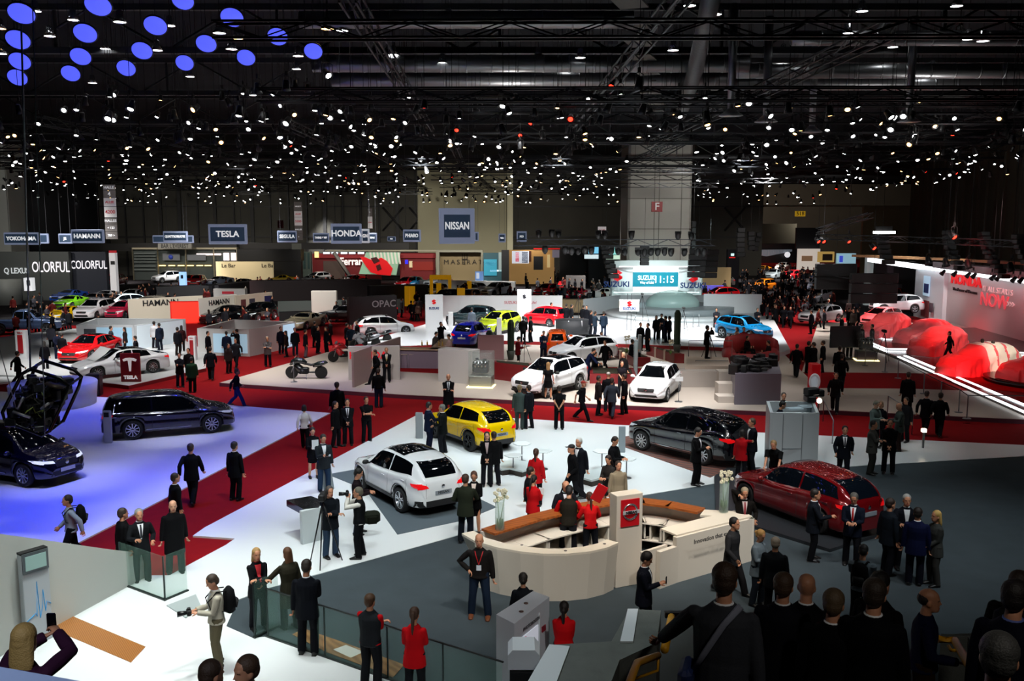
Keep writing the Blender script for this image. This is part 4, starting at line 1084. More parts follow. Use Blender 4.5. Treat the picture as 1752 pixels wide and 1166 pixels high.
canm = can.mesh('lamp_housing', [mat('#1a1b1d', .4, .3)]); lensm = {c: lens.mesh('lens', [m]) for c, m in (('w', lens_w), ('y', lens_y), ('r', lens_r), ('b', lens_b))}; yokem = yoke.mesh('yoke', [black_m])
bell = MB(); bell.lathe([(.05, .34), (.12, .30), (.14, .12), (.26, -.12), (.25, -.12), (.12, .10)], 14)
blens = MB(); blens.lathe([(.24, -.08), (.24, -.095), (0, -.10)], 14); bellm = bell.mesh('reflector', [refl]); blensm = blens.mesh('lens', [lens_w]); blensy = blens.mesh('lens', [lens_y])
bh = MB(); bh.box((0, 0, .5), (.016, .016, 1)); bhm = bh.mesh('hanger', [black_m])
L_T = []
def lamp_head(c, tilt, yaw, col='w', kind='spot', s=1.0, parts=True, label=None, group=None):
 lb = label or {'spot': 'small black stage spotlight with a glowing lens on a roof truss', 'bell': 'bell-shaped silver high-bay lamp glowing under the roof'}[kind]
 o = thing('stage_spotlight' if kind == 'spot' else 'high_bay_lamp', lb, 'spotlight' if kind == 'spot' else 'lamp', c, yaw, group or ('truss spotlights' if kind == 'spot' else 'high-bay roof lamps'))
 o.scale = (s,)*3; R = Matrix.Rotation(tilt, 4, 'X')
 if kind == 'spot':
  link('lamp_housing', canm, o, M=R); link('lens', lensm[col], o, M=R); link('yoke', yokem, o)
 else:
  link('reflector', bellm, o); link('lens', blensm if col == 'w' else blensy, o)
 hg = link('hanger', bhm, o, loc=(0, 0, .32)); hg.scale = (1, 1, max(.2, (CEIL-.02-c[2])/s-.32))
 return o
R_ = random.Random(11)
for px, py in ((1637, 6), (1528, 77), (1657, 63), (1682, 66), (1475, 15), (1224, 20), (1180, 5), (768, 28), (1396, 70), (1450, 53), (1152, 82), (1595, 114), (993, 95), (757, 104), (705, 99), (673, 90), (842, 98), (921, 93), (969, 100), (1340, 87), (1161, 125), (1190, 160), (161, 410), (60, 15), (125, 30), (85, 58), (205, 33), (180, 80), (290, 40), (268, 82), (309, 88), (375, 52), (406, 62), (396, 80), (510, 92), (507, 115), (325, 128), (158, 139), (432, 160), (560, 45), (585, 48), (0, 45), (2, 88)):
 if py > 300: continue
 D = 30+R_.uniform(0, 5)+max(0, py-60)*.16; c = PY(px, py, D); lamp_head(c, 0, R_.uniform(0, 6), 'y' if px % 7 == 0 else 'w', 'bell', .85)
n_ind = 0; far_l = MB()
cand = []
for i in range(1250):
 y = R_.betavariate(2.9, 1.05)*232+116; x = R_.uniform(-10, 1770)
 if y > 325 and 875 < x < 1075 and R_.random() < .3: continue
 if 1076 < x < 1190 and y > 245: continue
 if x > 1420 and y > 335-(x-1420)*.12: continue
 if x > 1100 and R_.random() < .25: continue
 z = R_.choice((11.6, 12.0, 12.3, 12.9)) if y > 180 else R_.uniform(12.3, 13.8)
 d = dirpx(x, y); D = (z-CAMZ)/d.z*d.y if d.z > 0 else 150
 D = min(D, 138) ; cand.append((D, x, y))
cand.sort()
for D, x, y in cand:
 c = PY(x, y, D); col = 'w' if R_.random() < .80 else 'y'
 if R_.random() < .02: col = 'r'
 tilt = R_.uniform(-1.0, 1.0); yaw = R_.uniform(0, 6.28)
 s = R_.uniform(.7, 1.0)*(.8+D/220)
 if n_ind < 255: lamp_head(c, tilt if D > 45 else tilt*.8-.25, yaw if D > 45 else R_.uniform(-.9, .9), col, 'spot', s); n_ind += 1
 else:
  R3 = Matrix.Translation(c) @ Matrix.Rotation(yaw, 4, 'Z') @ Matrix.Rotation(tilt, 4, 'X') @ Matrix.Scale(s, 4)
  far_l.lathe([(.08, .30), (.13, .05), (.17, -.10)], 6, 0, R3, False); far_l.lathe([(.10, -.09), (.10, -.125), (.03, -.14)], 6, {'w': 1, 'y': 2, 'r': 3}[col], R3, False)
o = link('stage_spotlight', far_l.mesh('lamps', [black_m, lens_w, lens_y, lens_r])); tag(o, 'dense field of tiny glowing spotlights on the farthest trusses', 'spotlight', kind='stuff')
RB = ((1632, 405, 50), (1495, 424, 62), (1452, 413, 66), (1409, 413, 68), (1400, 413, 70), (1589, 449, 56), (1619, 453, 54), (1657, 456, 53), (1730, 461, 50), (1642, 70, 36))
for px, py, D in RB:
 lamp_head(PY(px, py, D), -.9 if py < 430 else -.3, .5, 'r', 'spot', 1.3, label='red glowing beam lamp over the covered cars, %s in the row from the left' % ORD[sorted(RB).index((px, py, D))], group='red beam lamps over the stage')
# ------------------------------------------------------------------ hanging name boards
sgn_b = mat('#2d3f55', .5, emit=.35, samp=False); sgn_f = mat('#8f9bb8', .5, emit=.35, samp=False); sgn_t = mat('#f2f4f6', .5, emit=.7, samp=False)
def hang_sign(px0, py0, px1, py1, Y, s, label, turn=0.0, ts=1.0, frame=None, back=None, tsx=1.0, fr=.10):
 c = PY((px0+px1)/2, (py0+py1)/2, Y); w = (px1-px0)/F_*Y/math.cos(turn); h = (py1-py0)/F_*Y
 t = thing('hanging_sign', label, 'sign', c, turn)
 b = h*fr
 obj('frame', MB().box((0, 0, 0), (w, .22, h), bev=.03), frame or sgn_f, t)
 obj('board', MB().box((0, -.115, 0), (w-2*b*1.1, .03, h-2*b*1.5)), back or sgn_b, t)
 m = MB()
 for sx in (-1, 1): m.box((sx*w*.35, 0, h/2+(CEIL-3-c.z)/2), (.02, .02, CEIL-3-c.z))
 obj('suspension_wire', m, mat('#4a4c50', .5), t)
 if s: text('lettering', s, h*.36*ts, sgn_t, t, face_M((0, -.135, 0), 0, -1), .01, .012, tsx)
 return t
hang_sign(752, 357, 811, 417, 56, 'NISSAN', 'largest hanging slate sign reading NISSAN', .25, .8, tsx=.72, fr=.12)
hang_sign(567, 383, 618, 417, 57, 'HONDA', 'hanging slate sign reading HONDA with a lit edge', .15, 1.15, tsx=.95)
hang_sign(358, 384, 422, 418, 57, 'TESLA', 'hanging slate sign reading TESLA', .06, 1.15)
hang_sign(123, 393, 178, 416, 60, 'HAMANN', 'hanging slate sign reading HAMANN', 0, 1.25)
hang_sign(8, 398, 68, 419, 58, 'YOKOHAMA', 'hanging slate sign reading YOKOHAMA at the pale column', 0, 1.15)
hang_sign(475, 395, 508, 415, 66, 'SEGULA', 'hanging slate sign reading SEGULA', .1, 1.15, tsx=.85)
hang_sign(536, 399, 563, 415, 72, 'TWINS & WP', 'small hanging slate sign of two words beside the HONDA board', .05, .8, tsx=.75)
hang_sign(280, 396, 321, 414, 66, 'QUATTRORUOTE', 'hanging slate sign reading QUATTRORUOTE', 0, .8, tsx=.82)
hang_sign(262, 403, 331, 416, 72, 'FIAT           A', 'hanging slate sign half hidden behind the QUATTRORUOTE board', 0, 1.1)
hang_sign(618, 392, 632, 416, 74, 'GN', 'hanging sign whose last letters show past the HONDA board', 0, .9, frame=mat('#c8cdd6', .4, emit=.5, samp=False), tsx=.7)
hang_sign(630, 399, 645, 415, 80, 'EDAG', 'smallest slate sign, half behind the one at the HONDA board', 0, .7, tsx=.7)
hang_sign(690, 393, 720, 414, 66, 'PHIARO', 'hanging slate sign reading PHIARO', -.1, 1.1, tsx=.75)
hang_sign(101, 400, 124, 417, 72, 'JE', 'dim hanging sign half behind the HAMANN board', 0, 1.0)
hang_sign(66, 400, 83, 417, 72, '', 'blank dim hanging sign behind the YOKOHAMA board', 0, 1)
hang_sign(812, 397, 819, 413, 84, '', 'narrow sliver of a sign beside the NISSAN board', 0, 1, tsx=.5)
hang_sign(853, 400, 865, 415, 88, 'PIRELLI', 'tiny hanging sign on the beige wall block', 0, .6, tsx=.6)
hang_sign(884, 396, 901, 414, 92, 'PGO', 'tiny dark hanging sign beside the speaker clusters', 0, .7, tsx=.7)
hang_sign(663, 405, 677, 413, 84, 'FERRARI', 'small dim hanging sign between HONDA and PHIARO boards', 0, .8, tsx=.5)
def banner(px0, py0, px1, py1, Y, rows, label):
 t = thing('aisle_banner', label, 'banner', PY((px0+px1)/2, (py0+py1)/2, Y))
 w = (px1-px0)/F_*Y; h = (py1-py0)/F_*Y; z = h/2
 for fr, col, s, tc, sz in rows:
  hh = h*fr; obj('banner_panel', MB().box((0, 0, z-hh/2), (w, .06, hh-.02)), mat(col, .7, emit=.28, samp=False), t)
  if s: text('lettering', s, sz*w, mat(tc, .6, emit=.4, samp=False), t, face_M((0, -.04, z-hh/2), 0, -1), .004, .004)
  z -= hh
 m = MB(); m.box((0, 0, h/2+2), (.02, .02, 4)); obj('suspension_wire', m, black_m, t)
banner(179, 317, 199, 409, 46, ((.11, '#6f6a66', 'HALLE', '#e8e8e8', .30), (.13, '#6f6a66', '4', '#f0f0f0', .5), (.16, '#cfccc8', 'ALLEE', '#a02028', .28), (.20, '#cfccc8', '4200', '#a02028', .42), (.12, '#5d5854', 'HALLES', '#e8e8e8', .30), (.14, '#5d5854', '< 123', '#e8e8e8', .26), (.14, '#5d5854', '789 >', '#e8e8e8', .26)), 'tall hanging aisle banner reading HALLE 4 ALLEE 4200')
banner(504, 346, 517, 411, 66, ((.24, '#5d5854', 'HALLE 5', '#e8e8e8', .2), (.16, '#cfccc8', 'ALLEE', '#a02028', .26), (.22, '#cfccc8', '5000', '#a02028', .40), (.20, '#5d5854', 'HALLES', '#e8e8e8', .26), (.18, '#5d5854', '>', '#e8e8e8', .26)), 'narrow hanging aisle banner reading ALLEE 5000')
banner(629, 357, 637, 391, 82, ((.4, '#5d5854', '5', '#e8e8e8', .4), (.6, '#cfccc8', '5100', '#a02028', .36)), 'smallest hanging aisle banner above the HONDA board')
banner(1023, 388, 1037, 400, 100, ((1, '#d8d0d0', 'ALLEE', '#a02028', .26),), 'small pale aisle banner in the far opening left of the big column')
for px, py, w, h, Y, lb in ((480, 384, 10, 13, 120, 'small dark red board with a white dart above the SEGULA sign'), ):
 t = thing('wall_sign', lb, 'sign'); c = PY(px, py, Y); obj('board', MB().box(c, (w/F_*Y, .1, h/F_*Y)), mat('#6a1014', .6), t)
t = thing('gate_sign', 'yellow sign with the number 518 in the second hall', 'sign'); c = PY(1369, 366, 140); obj('board', MB().box(c, (1.6, .1, .8)), mat('#c79a1e', .5, emit=.4, samp=False), t); text('lettering', '518', .8, black_m, t, face_M((c.x, 139.9, c.z), 0, -1), .01, .01)
# ------------------------------------------------------------------ far facades
def facade(name, label, cat, px0, py0, px1, py1, Y, col, th=.6, em=0.0, txt=None, tc='#222222', ts=.4, ground=True, rough=.6, tpos=None, tsx=1.0, bands=()):
 t = thing(name, label, cat)
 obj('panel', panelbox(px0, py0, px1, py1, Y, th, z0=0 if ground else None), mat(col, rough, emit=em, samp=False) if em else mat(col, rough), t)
 if txt:
  a = PY(px0, py0, Y); b = PY(px1, py1, Y); c = PY(*(tpos or ((px0+px1)/2, (py0+py1)/2)), Y)
  text('lettering', txt, ts, mat(tc, .5, emit=(.8 if tc > '#a' else 0), samp=False), t, face_M((c.x, Y-.03, c.z), 0, -1), .01, .01, tsx)
 for k, (x0, y0, x1, y1, cc, e) in enumerate(bands):
  obj('picture_panel', panelbox(x0, y0, x1, y1, Y-.12, .1), mat(cc, .5, emit=e, samp=False) if e else mat(cc, .5), t)
 return t
facade('booth_wall', 'long dark grey stand wall with the cut-off bright word ending LORFUL', 'wall panel', -60, 431, 121, 500, 98, '#474b49', txt='OLORFUL', tc='#f4f0f6', ts=1.6, tpos=(87, 458), tsx=.58)
text('emblem', 'Q LEXUS', .85, mat('#cfd4d6', .4, emit=.5, samp=False), None, face_M((PY(28, 464, 97.9).x, 97.9, PY(28, 464, 97.9).z), 0, -1), .02, .02, .8)
bpy.data.objects['emblem'].parent = bpy.data.objects['booth_wall']
facade('booth_wall', 'navy stand wall with the bright word COLORFUL', 'wall panel', 121, 431, 184, 500, 99, '#2c303c', txt='COLORFUL', tc='#f4f0f6', ts=1.25, tpos=(152, 454), tsx=.62)
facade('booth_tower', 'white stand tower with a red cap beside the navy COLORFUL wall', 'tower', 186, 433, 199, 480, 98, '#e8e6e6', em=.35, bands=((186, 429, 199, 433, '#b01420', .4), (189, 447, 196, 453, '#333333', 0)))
m = MB(); c = PY(14, 500, 93); m.lathe([(1.3, 0), (1.3, 2.6), (0, 2.6)], 30, M=Matrix.Translation((c.x, 93, 0))); tag(obj('round_wall', m, mat('#8d918c', .5)), 'round grey drum wall under the long dark stand wall', 'wall panel')
facade('light_box', 'small white light box standing in front of the grey drum wall', 'light box', 40, 476, 55, 498, 84, '#f0f2f4', em=.6, ground=False, bands=((45, 480, 51, 489, '#444444', 0),))
t = thing('restaurant', 'glazed two-storey restaurant front with beige frames under a BAR L\'EVEREST board', 'building')
m = MB(); panelbox(225, 424, 405, 427, 134, 1, mb=m)
for x in (225, 268, 316, 364, 404): panelbox(x, 424, x+3, 480, 133.8, .5, mb=m, z0=0)
obj('frame', m, mat('#a8a088', .6), t)
obj('glazing', panelbox(228, 428, 404, 480, 134.6, .1, z0=0), mat('#4b5250', .15), t)
m = MB()
for x in (272, 288, 304, 320, 336, 350): panelbox(x, 454, x+11, 455.6, 134.2, .1, mb=m)
obj('lamp_strip', m, mat('#ffd98a', .4, emit=3, samp=False), t)
m = MB()
for x0, y0, x1, y1 in ((336, 434, 364, 437), (366, 434, 378, 437), (382, 433, 392, 446), (395, 433, 404, 446)): panelbox(x0, y0, x1, y1, 134.2, .1, mb=m)
obj('lit_window', m, mat('#ffe8e2', .4, emit=1.6, samp=False), t)
m = MB(); panelbox(278, 434, 308, 446, 134.1, .1, mb=m); panelbox(320, 436, 352, 446, 134.1, .1, mb=m); obj('notice_board', m, mat('#6d7176', .5), t)
m = MB(); c = PY(292, 440, 134); m.lathe([(.32, 0), (.32, .05)], 18, axis='Y', M=Matrix.Translation(c)); obj('emblem', m, mat('#2a3a8a', .5, emit=.4, samp=False), t)
m = MB()
for y in (433, 438, 443, 448, 455, 461): panelbox(229, y, 266, y+1.2, 134.1, .1, mb=m)
obj('shelf', m, mat('#7a8280', .5), t)
facade('restaurant_sign', 'pale board reading BAR L\'EVEREST', 'sign', 270, 417, 328, 426, 132, '#87857e', txt="BAR L'EVEREST", tc='#141414', ts=.85, ground=False, tsx=.72)
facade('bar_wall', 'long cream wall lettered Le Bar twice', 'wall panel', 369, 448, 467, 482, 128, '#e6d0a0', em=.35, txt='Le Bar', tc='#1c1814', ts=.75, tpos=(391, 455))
text('lettering', 'Le Bar', .75, mat('#1c1814', .5), bpy.data.objects['bar_wall'], face_M((PY(464, 455, 127.9).x-.4, 127.9, PY(464, 455, 128).z), 0, -1), .01, .01)
m = MB(); panelbox(405, 427, 515, 447, 130, 2, mb=m); tag(obj('dark_canopy', m, mat('#101012', .6)), 'deep black roof canopy above the cream Le Bar wall', 'canopy')
m = MB(); panelbox(220, 416, 405, 424, 136, 2, mb=m); panelbox(400, 416, 700, 427, 137.5, 1, mb=m); panelbox(30, 417, 225, 430, 137, 1, mb=m); tag(obj('fascia', m, mat('#1c1a19', .6)), 'dark fascia running above the far shopfronts', 'fascia')
m = MB(); panelbox(467, 448, 516, 482, 130, 1, mb=m, z0=0); tag(obj('dark_screen', m, mat('#0e0e10', .6)), 'black partition beside the cream Le Bar wall', 'partition')
facade('info_board', 'small pale notice under the SEGULA sign', 'sign', 499, 417, 514, 427, 120, '#77776c', ground=False, em=.25)
facade('shopfront', 'teal glazed shopfront pillar beside the red showroom', 'shopfront', 516, 431, 533, 480, 134, '#56645c', bands=((519, 433, 523, 460, '#2e4a4a', 0), (526, 433, 530, 460, '#2e4a4a', 0)))
t = thing('showroom', 'red showroom front lettered Ferrari', 'building')
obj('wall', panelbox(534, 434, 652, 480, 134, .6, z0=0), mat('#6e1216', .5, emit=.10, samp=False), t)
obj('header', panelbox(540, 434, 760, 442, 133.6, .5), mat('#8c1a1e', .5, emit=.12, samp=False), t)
obj('doorway', panelbox(553, 447, 590, 480, 133.8, .2, z0=0), mat('#5c4a42', .6), t)
obj('light_box', panelbox(538, 431, 545, 441, 133.4, .2), mat('#ffd980', .4, emit=1.6, samp=False), t)
c = PY(602, 448, 133.5); text('lettering', 'Ferrari', 1.5, mat('#f0e4e0', .4, emit=.8, samp=False), t, face_M(c, 0, -1), .02, .04, .85)
obj('roof_edge', panelbox(556, 428, 746, 430.5, 133, .6), mat('#a09a86', .5), t)
m = MB(); m.tube([PY(571, 432, 132.6), PY(597, 471, 132.6)], .28, 4); obj('strut', m, mat('#8d8a84', .5), t)
m = MB()
for x in (553, 567, 583, 597, 612): panelbox(x, 431.5, x+11, 435, 133.2, .1, mb=m)
obj('lit_window', m, mat('#dff2ff', .4, emit=1.0, samp=False), t)
t = thing('billboard', 'slanted billboard of a big red race car over green and white stripes', 'billboard')
def sil(mb, pts, Y, th=.2):
 q = [PY(a, b, Y) for a, b in pts]; n = len(q)
 vs = [(p.x, Y, p.z) for p in q]+[(p.x, Y+th, p.z) for p in q]
 A = sum(q[i].x*q[(i+1) % n].z-q[(i+1) % n].x*q[i].z for i in range(n)); fs = [tuple(range(n)), tuple(reversed(range(n, 2*n)))]+[(i, i+n, (i+1) % n+n, (i+1) % n) for i in range(n)]
 if A < 0: fs = [tuple(reversed(f)) for f in fs]
 mb.add(vs, fs); return mb
obj('panel', sil(MB(), [(614, 469), (626, 432), (685, 432), (678, 471)], 132.5), mat('#8fb89a', .5, emit=.35, samp=False), t)
m = MB()
for i in range(9): sil(m, [(632+i*6, 432), (635+i*6, 432), (638+i*6, 452), (635+i*6, 452)], 132.4, .05)
obj('stripe', m, mat('#d8d6c8', .5, emit=.3, samp=False), t)
obj('car_picture', sil(MB(), [(616, 440), (624, 440), (640, 447), (652, 441), (662, 447), (672, 460), (668, 472), (646, 470), (634, 466), (626, 456)], 132.2, .1), mat('#c8141a', .4, emit=.6, samp=False), t)
m = MB(); sil(m, [(634, 442), (644, 440), (650, 447), (640, 452)], 132.1, .05); sil(m, [(643, 455), (650, 452), (653, 461), (646, 464)], 132.1, .05); obj('cockpit_picture', m, mat('#4c0c10', .5), t)
facade('showroom_wing', 'dark red showroom wing with a small blue lit sign', 'wall panel', 684, 433, 745, 480, 133.9, '#701418', em=.08, bands=((693, 445, 698, 452, '#2020d0', 1.2), (705, 448, 742, 463, '#8c2014', .1), (700, 447, 706, 458, '#d8c49a', .4), (720, 437, 728, 441, '#e88a18', .8)))
t = thing('showroom', 'taupe showroom front with a trident emblem and spaced lettering', 'building')
m = MB(); panelbox(746, 428, 826, 432, 132, 1.5, mb=m); panelbox(746, 432, 752, 480, 132, 1.5, mb=m, z0=0); panelbox(823, 432, 827, 480, 132, 1.5, mb=m, z0=0); obj('frame', m, mat('#8f8f7e', .6), t)
obj('wall', panelbox(752, 432, 824, 480, 133.4, .4, z0=0), mat('#8b7a56', .6), t)
c = PY(795, 449, 133.3); text('lettering', 'MASERATI', .95, mat('#2c2416', .5), t, face_M(c, 0, -1), .02, .0, 1.1, spacing=1.4)
m = MB(); c = PY(795, 441, 133.2)
for dx in (-.35, 0, .35): m.box((c.x+dx, c.y, c.z+.15), (.1, .05, .8))
m.box((c.x, c.y, c.z-.25), (.8, .05, .12)); m.box((c.x, c.y, c.z-.6), (.12, .05, .7)); obj('emblem', m, mat('#2c2416', .5), t)
facade('glass_booth', 'turquoise glass booth lit from inside beside the taupe showroom', 'booth', 827, 433, 858, 480, 131, '#2e5560', bands=((828, 444, 850, 472, '#2f87a0', .5), (830, 448, 848, 455, '#74c2cc', .5), (838, 462, 858, 465, '#cfe8ec', .9)))
facade('booth_tower', 'black tower at the corner of the turquoise glass booth', 'tower', 858, 428, 871, 480, 131, '#15171b', bands=((853, 432, 858, 465, '#8fa0a0', .2),))
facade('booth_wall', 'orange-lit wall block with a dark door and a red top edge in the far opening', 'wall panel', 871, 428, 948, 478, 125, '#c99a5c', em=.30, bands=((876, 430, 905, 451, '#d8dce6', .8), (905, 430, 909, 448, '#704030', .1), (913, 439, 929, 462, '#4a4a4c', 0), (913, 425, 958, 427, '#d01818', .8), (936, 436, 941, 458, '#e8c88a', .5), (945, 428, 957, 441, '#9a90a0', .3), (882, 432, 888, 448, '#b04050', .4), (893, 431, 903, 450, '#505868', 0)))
facade('booth_wall', 'black stand wall with a round silver emblem far behind the red cars', 'wall panel', 958, 424, 1008, 478, 128, '#121216', bands=((964, 428, 975, 434, '#8a8a92', .2),))
facade('video_wall', 'pair of bright turquoise video screens on a far dark stand', 'screen', 1008, 424, 1075, 480, 124, '#1a1c22', bands=((1007, 423, 1024, 434, '#70b8d8', 1.2), (1042, 423, 1072, 436, '#88d0c8', 1.2), (1000, 436, 1024, 443, '#d0e4e8', 1.0), (1037, 437, 1072, 444, '#c8e8d0', 1.0)))
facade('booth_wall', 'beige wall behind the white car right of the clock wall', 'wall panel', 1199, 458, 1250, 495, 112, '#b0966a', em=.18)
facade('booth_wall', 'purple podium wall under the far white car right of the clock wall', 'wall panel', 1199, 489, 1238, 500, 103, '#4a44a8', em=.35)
facade('booth_tower', 'dark navy tower with small round emblem right of the big column', 'tower', 1245, 427, 1264, 478, 118, '#151a28', bands=((1251, 434, 1256, 438, '#b8dcd8', 1.5), (1248, 440, 1258, 442, '#c02020', .8)))
t = thing('canopy', 'wide silver fan-shaped canopy with a round star emblem', 'canopy')
obj('panel', panelbox(1265, 417, 1368, 450, 165, 1), mat('#15171c', .5), t)
m = MB()
for i in range(44):
 x = 1268+i*2; yb = 430+(1-abs(x-1311)/46)*9
 if x < 1356: panelbox(x, 428-.02*i, x+1.1, yb, 164.6, .2, mb=m)
obj('rib', m, mat('#9aa4ae', .3, .5, emit=.2, samp=False), t)
m = MB(); c = PY(1347, 436, 164); m.lathe([(.42, 0), (.52, 0), (.52, .1), (.42, .1)], 20, axis='Y', M=Matrix.Translation(c)); m.box(c, (.08, .1, .9)); m.box((c.x-.2, c.y, c.z-.2), (.5, .1, .08)); m.box((c.x+.2, c.y, c.z-.2), (.5, .1, .08)); obj('emblem', m, mat('#e8ecf0', .3, emit=.8, samp=False), t)
facade('video_wall', 'bright screen with a beige car picture right of the star canopy', 'screen', 1366, 426, 1402, 462, 150, '#d8ccc0', em=.6, bands=((1372, 438, 1390, 447, '#a07a5a', .3),), ground=False)
facade('booth_wall', 'dark tower with blue lights right of the screen in the second hall', 'tower', 1363, 390, 1402, 426, 151, '#1b1d24', ground=False)
facade('video_wall', 'yellow lit bay on the far right stand', 'screen', 1402, 431, 1427, 449, 96, '#c8a45a', em=.5, bands=((1408, 435, 1424, 446, '#403828', 0),), ground=False)
facade('video_wall', 'pale blue lit bay on the far right stand', 'screen', 1434, 434, 1464, 452, 96, '#9cc8d8', em=.6, bands=((1437, 438, 1442, 449, '#3848c0', .8),), ground=False)
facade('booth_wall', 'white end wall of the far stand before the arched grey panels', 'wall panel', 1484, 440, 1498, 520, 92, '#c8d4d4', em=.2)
facade('booth_wall', 'black grey stand wall with a large arch between white ends', 'wall panel', 1499, 448, 1564, 520, 90, '#1d1c20', bands=((1519, 452, 1527, 500, '#55505a', 0), (1527, 487, 1543, 497, '#4a4a50', 0), (1530, 470, 1534, 473, '#f4e8e0', 1.6)))
m = MB(); fenceb(m, [PY(1490, 442, 86).to_2d(), PY(1575, 449, 72).to_2d()], PY(1490, 442, 86).z-.35, PY(1490, 442, 86).z, .5); tag(obj('light_strip', m, led), 'straight white light beam along the roof edge of the black arch wall', 'light strip')
m = MB(); fenceb(m, [PY(1466, 436, 80).to_2d(), PY(1620, 444, 72).to_2d(), PY(1760, 452, 64).to_2d()], 5.35, 5.55, .6); tag(obj('roof_edge', m, mat('#7a5a3a', .6)), 'brown roof edge above the red stage walls', 'roof edge')
# ------------------------------------------------------------------ red stage back wall
A_ = Vector((PT(1617, 553)[0], PT(1617, 553)[1], 0)); B_ = Vector((PT(1790, 603)[0], PT(1790, 603)[1], 0))
dw = (B_-A_).normalized(); nw = Vector((dw.y, -dw.x, 0))
if nw.dot(A_) > 0: nw = -nw
t = thing('stage_wall', 'tall white stage wall lit red, lettered IT ALL STARTS NOW', 'wall panel')
m = MB(); fenceb(m, [A_.to_2d(), (B_+dw*10).to_2d()], 0, 4.55, .3); obj('wall', m, mat('#c8c4c4', .5), t)
m = MB(); fenceb(m, [(A_+nw*.9-dw*5.2).to_2d(), (B_+nw*.9+dw*10).to_2d()], 4.35, 4.62, .25); obj('light_bar', m, led, t)
m = MB(); fenceb(m, [(A_+nw*.4).to_2d(), (B_+nw*.4+dw*10).to_2d()], 4.6, 5.1, 1.3); obj('header', m, mat('#6a6468', .5), t)
def wtext(s, size, px, py, col, sx=1.0, bold=.02, em=0.0):
 d = dirpx(px, py); tt = (A_+nw*.2-Vector((0, 0, 0))).dot(nw)/(Vector((d.x, d.y, 0)).dot(nw)); p = Vector((0, 0, CAMZ))+d*tt
 text('lettering', s, size, mat(col, .5, emit=em, samp=False) if em else mat(col, .5), t, face_M(p, nw.x, nw.y), .03, bold, sx)
wtext('HONDA', 1.0, 1652, 481, '#d01018', 1.6, .05, .5); wtext('The Power of Dreams', .36, 1650, 498, '#2a1a1c', 1.5, .0)
wtext('IT ALL STARTS', .58, 1706, 498, '#e8c0c0', 1.35, -.005, .3); wtext('NOW', 1.35, 1700, 516, '#e0505a', 1.35, .02, .5); wtext('>>>', .7, 1729, 522, '#e8c0c0', 1.0, 0, .3)
t = thing('portal_wall', 'white portal wall with a blue car picture at the end of the red stage', 'wall panel')
E_ = A_-dw*5.2+nw*.2; m = MB(); fenceb(m, [E_.to_2d(), A_.to_2d()], 0, 4.5, 1.0); obj('wall', m, mat('#d4dade', .5), t)
Ff = (E_+A_)/2+nw*.55
for w, h, z, off, col, e in ((1.5, 1.7, 2.9, -.3, '#a8c4d8', .5), (1.1, .8, 2.7, -.25, '#1c2c60', .1), (1.8, 1.4, .95, -.4, '#5a2426', .15), (.7, .8, 1.15, 1.2, '#40303a', .1)):
 m = MB(); c = Ff+dw*off+nw*(.02 if h != .8 else .05); m.box((c.x, c.y, z), (w, .05, h), math.atan2(dw.y, dw.x)); obj('picture_panel', m, mat(col, .5, emit=e, samp=False), t)
# ------------------------------------------------------------------ clock wall stand
D = 87; t = thing('clock_wall', 'curved white stand wall with a turquoise screen reading 11:15 between two red S emblems', 'wall panel')
m = MB(); c = PY(1123, 530, D); R0 = 12.5
xl = PY(1048, 500, D).x; xr = PY(1198, 500, D).x; xc = (xl+xr)/2; hwid = (xr-xl)/2
def arcpt(f, r=0): x = xc+f*hwid; return Vector((x, D+1.4*(1-f*f)-r, 0))
pts = [arcpt(-1+2*i/14).to_2d() for i in range(15)]; ztop = PY(1123, 447, D).z
white_st = mat('#dfe8e8', .5)
fenceb(m, pts, 0, ztop, .3); obj('wall', m, white_st, t)
m = MB(); fenceb(m, [arcpt(-1+2*i/14, .35).to_2d() for i in range(15)], PY(1123, 458, D).z, ztop+.05, .5); obj('header', m, mat('#b8bcbc', .5), t)
def emis(c, e): return mat(c, .4, emit=e, samp=False)
obj('light_panel', panelbox(1084, 456, 1160, 500, D-.2, .12), emis('#ffffff', 1.3), t)
obj('screen', panelbox(1083, 466, 1160, 491, D-.35, .12), emis('#14788c', 1.0), t)
c = PY(1107, 476, D-.5); text('lettering', 'SUZUKI', .6, emis('#eef8f8', 1.2), t, face_M(c, 0, -1), .01, .012, .85)
c = PY(1107, 484, D-.5); text('lettering', 'Way of Life!', .3, emis('#eef8f8', 1.0), t, face_M(c, 0, -1), .01, .01, .9)
c = PY(1136, 479, D-.5); text('lettering', '11:15', .95, emis('#eef8f8', 1.2), t, face_M(c, 0, -1), .01, .015, .85, spacing=1.1)
obj('light_bar', panelbox(1050, 456, 1083, 457.5, D-.3, .1), emis('#ffffff', 2), t); obj('light_bar', panelbox(1161, 456, 1196, 457.5, D-.3, .1), emis('#ffffff', 2), t)
obj('light_bar', panelbox(1050, 500, 1196, 501.2, D-.4, .1), emis('#e8ffff', 1.6), t)
S_OUT = [(-.42, .18), (.02, .5), (.42, .22), (.20, .06), (.03, .18), (-.12, .07), (.42, -.32-.0), (.42, -.20), (.02, -.5), (-.42, -.20), (-.20, -.06), (-.03, -.18), (.12, -.07), (-.42, .30)]
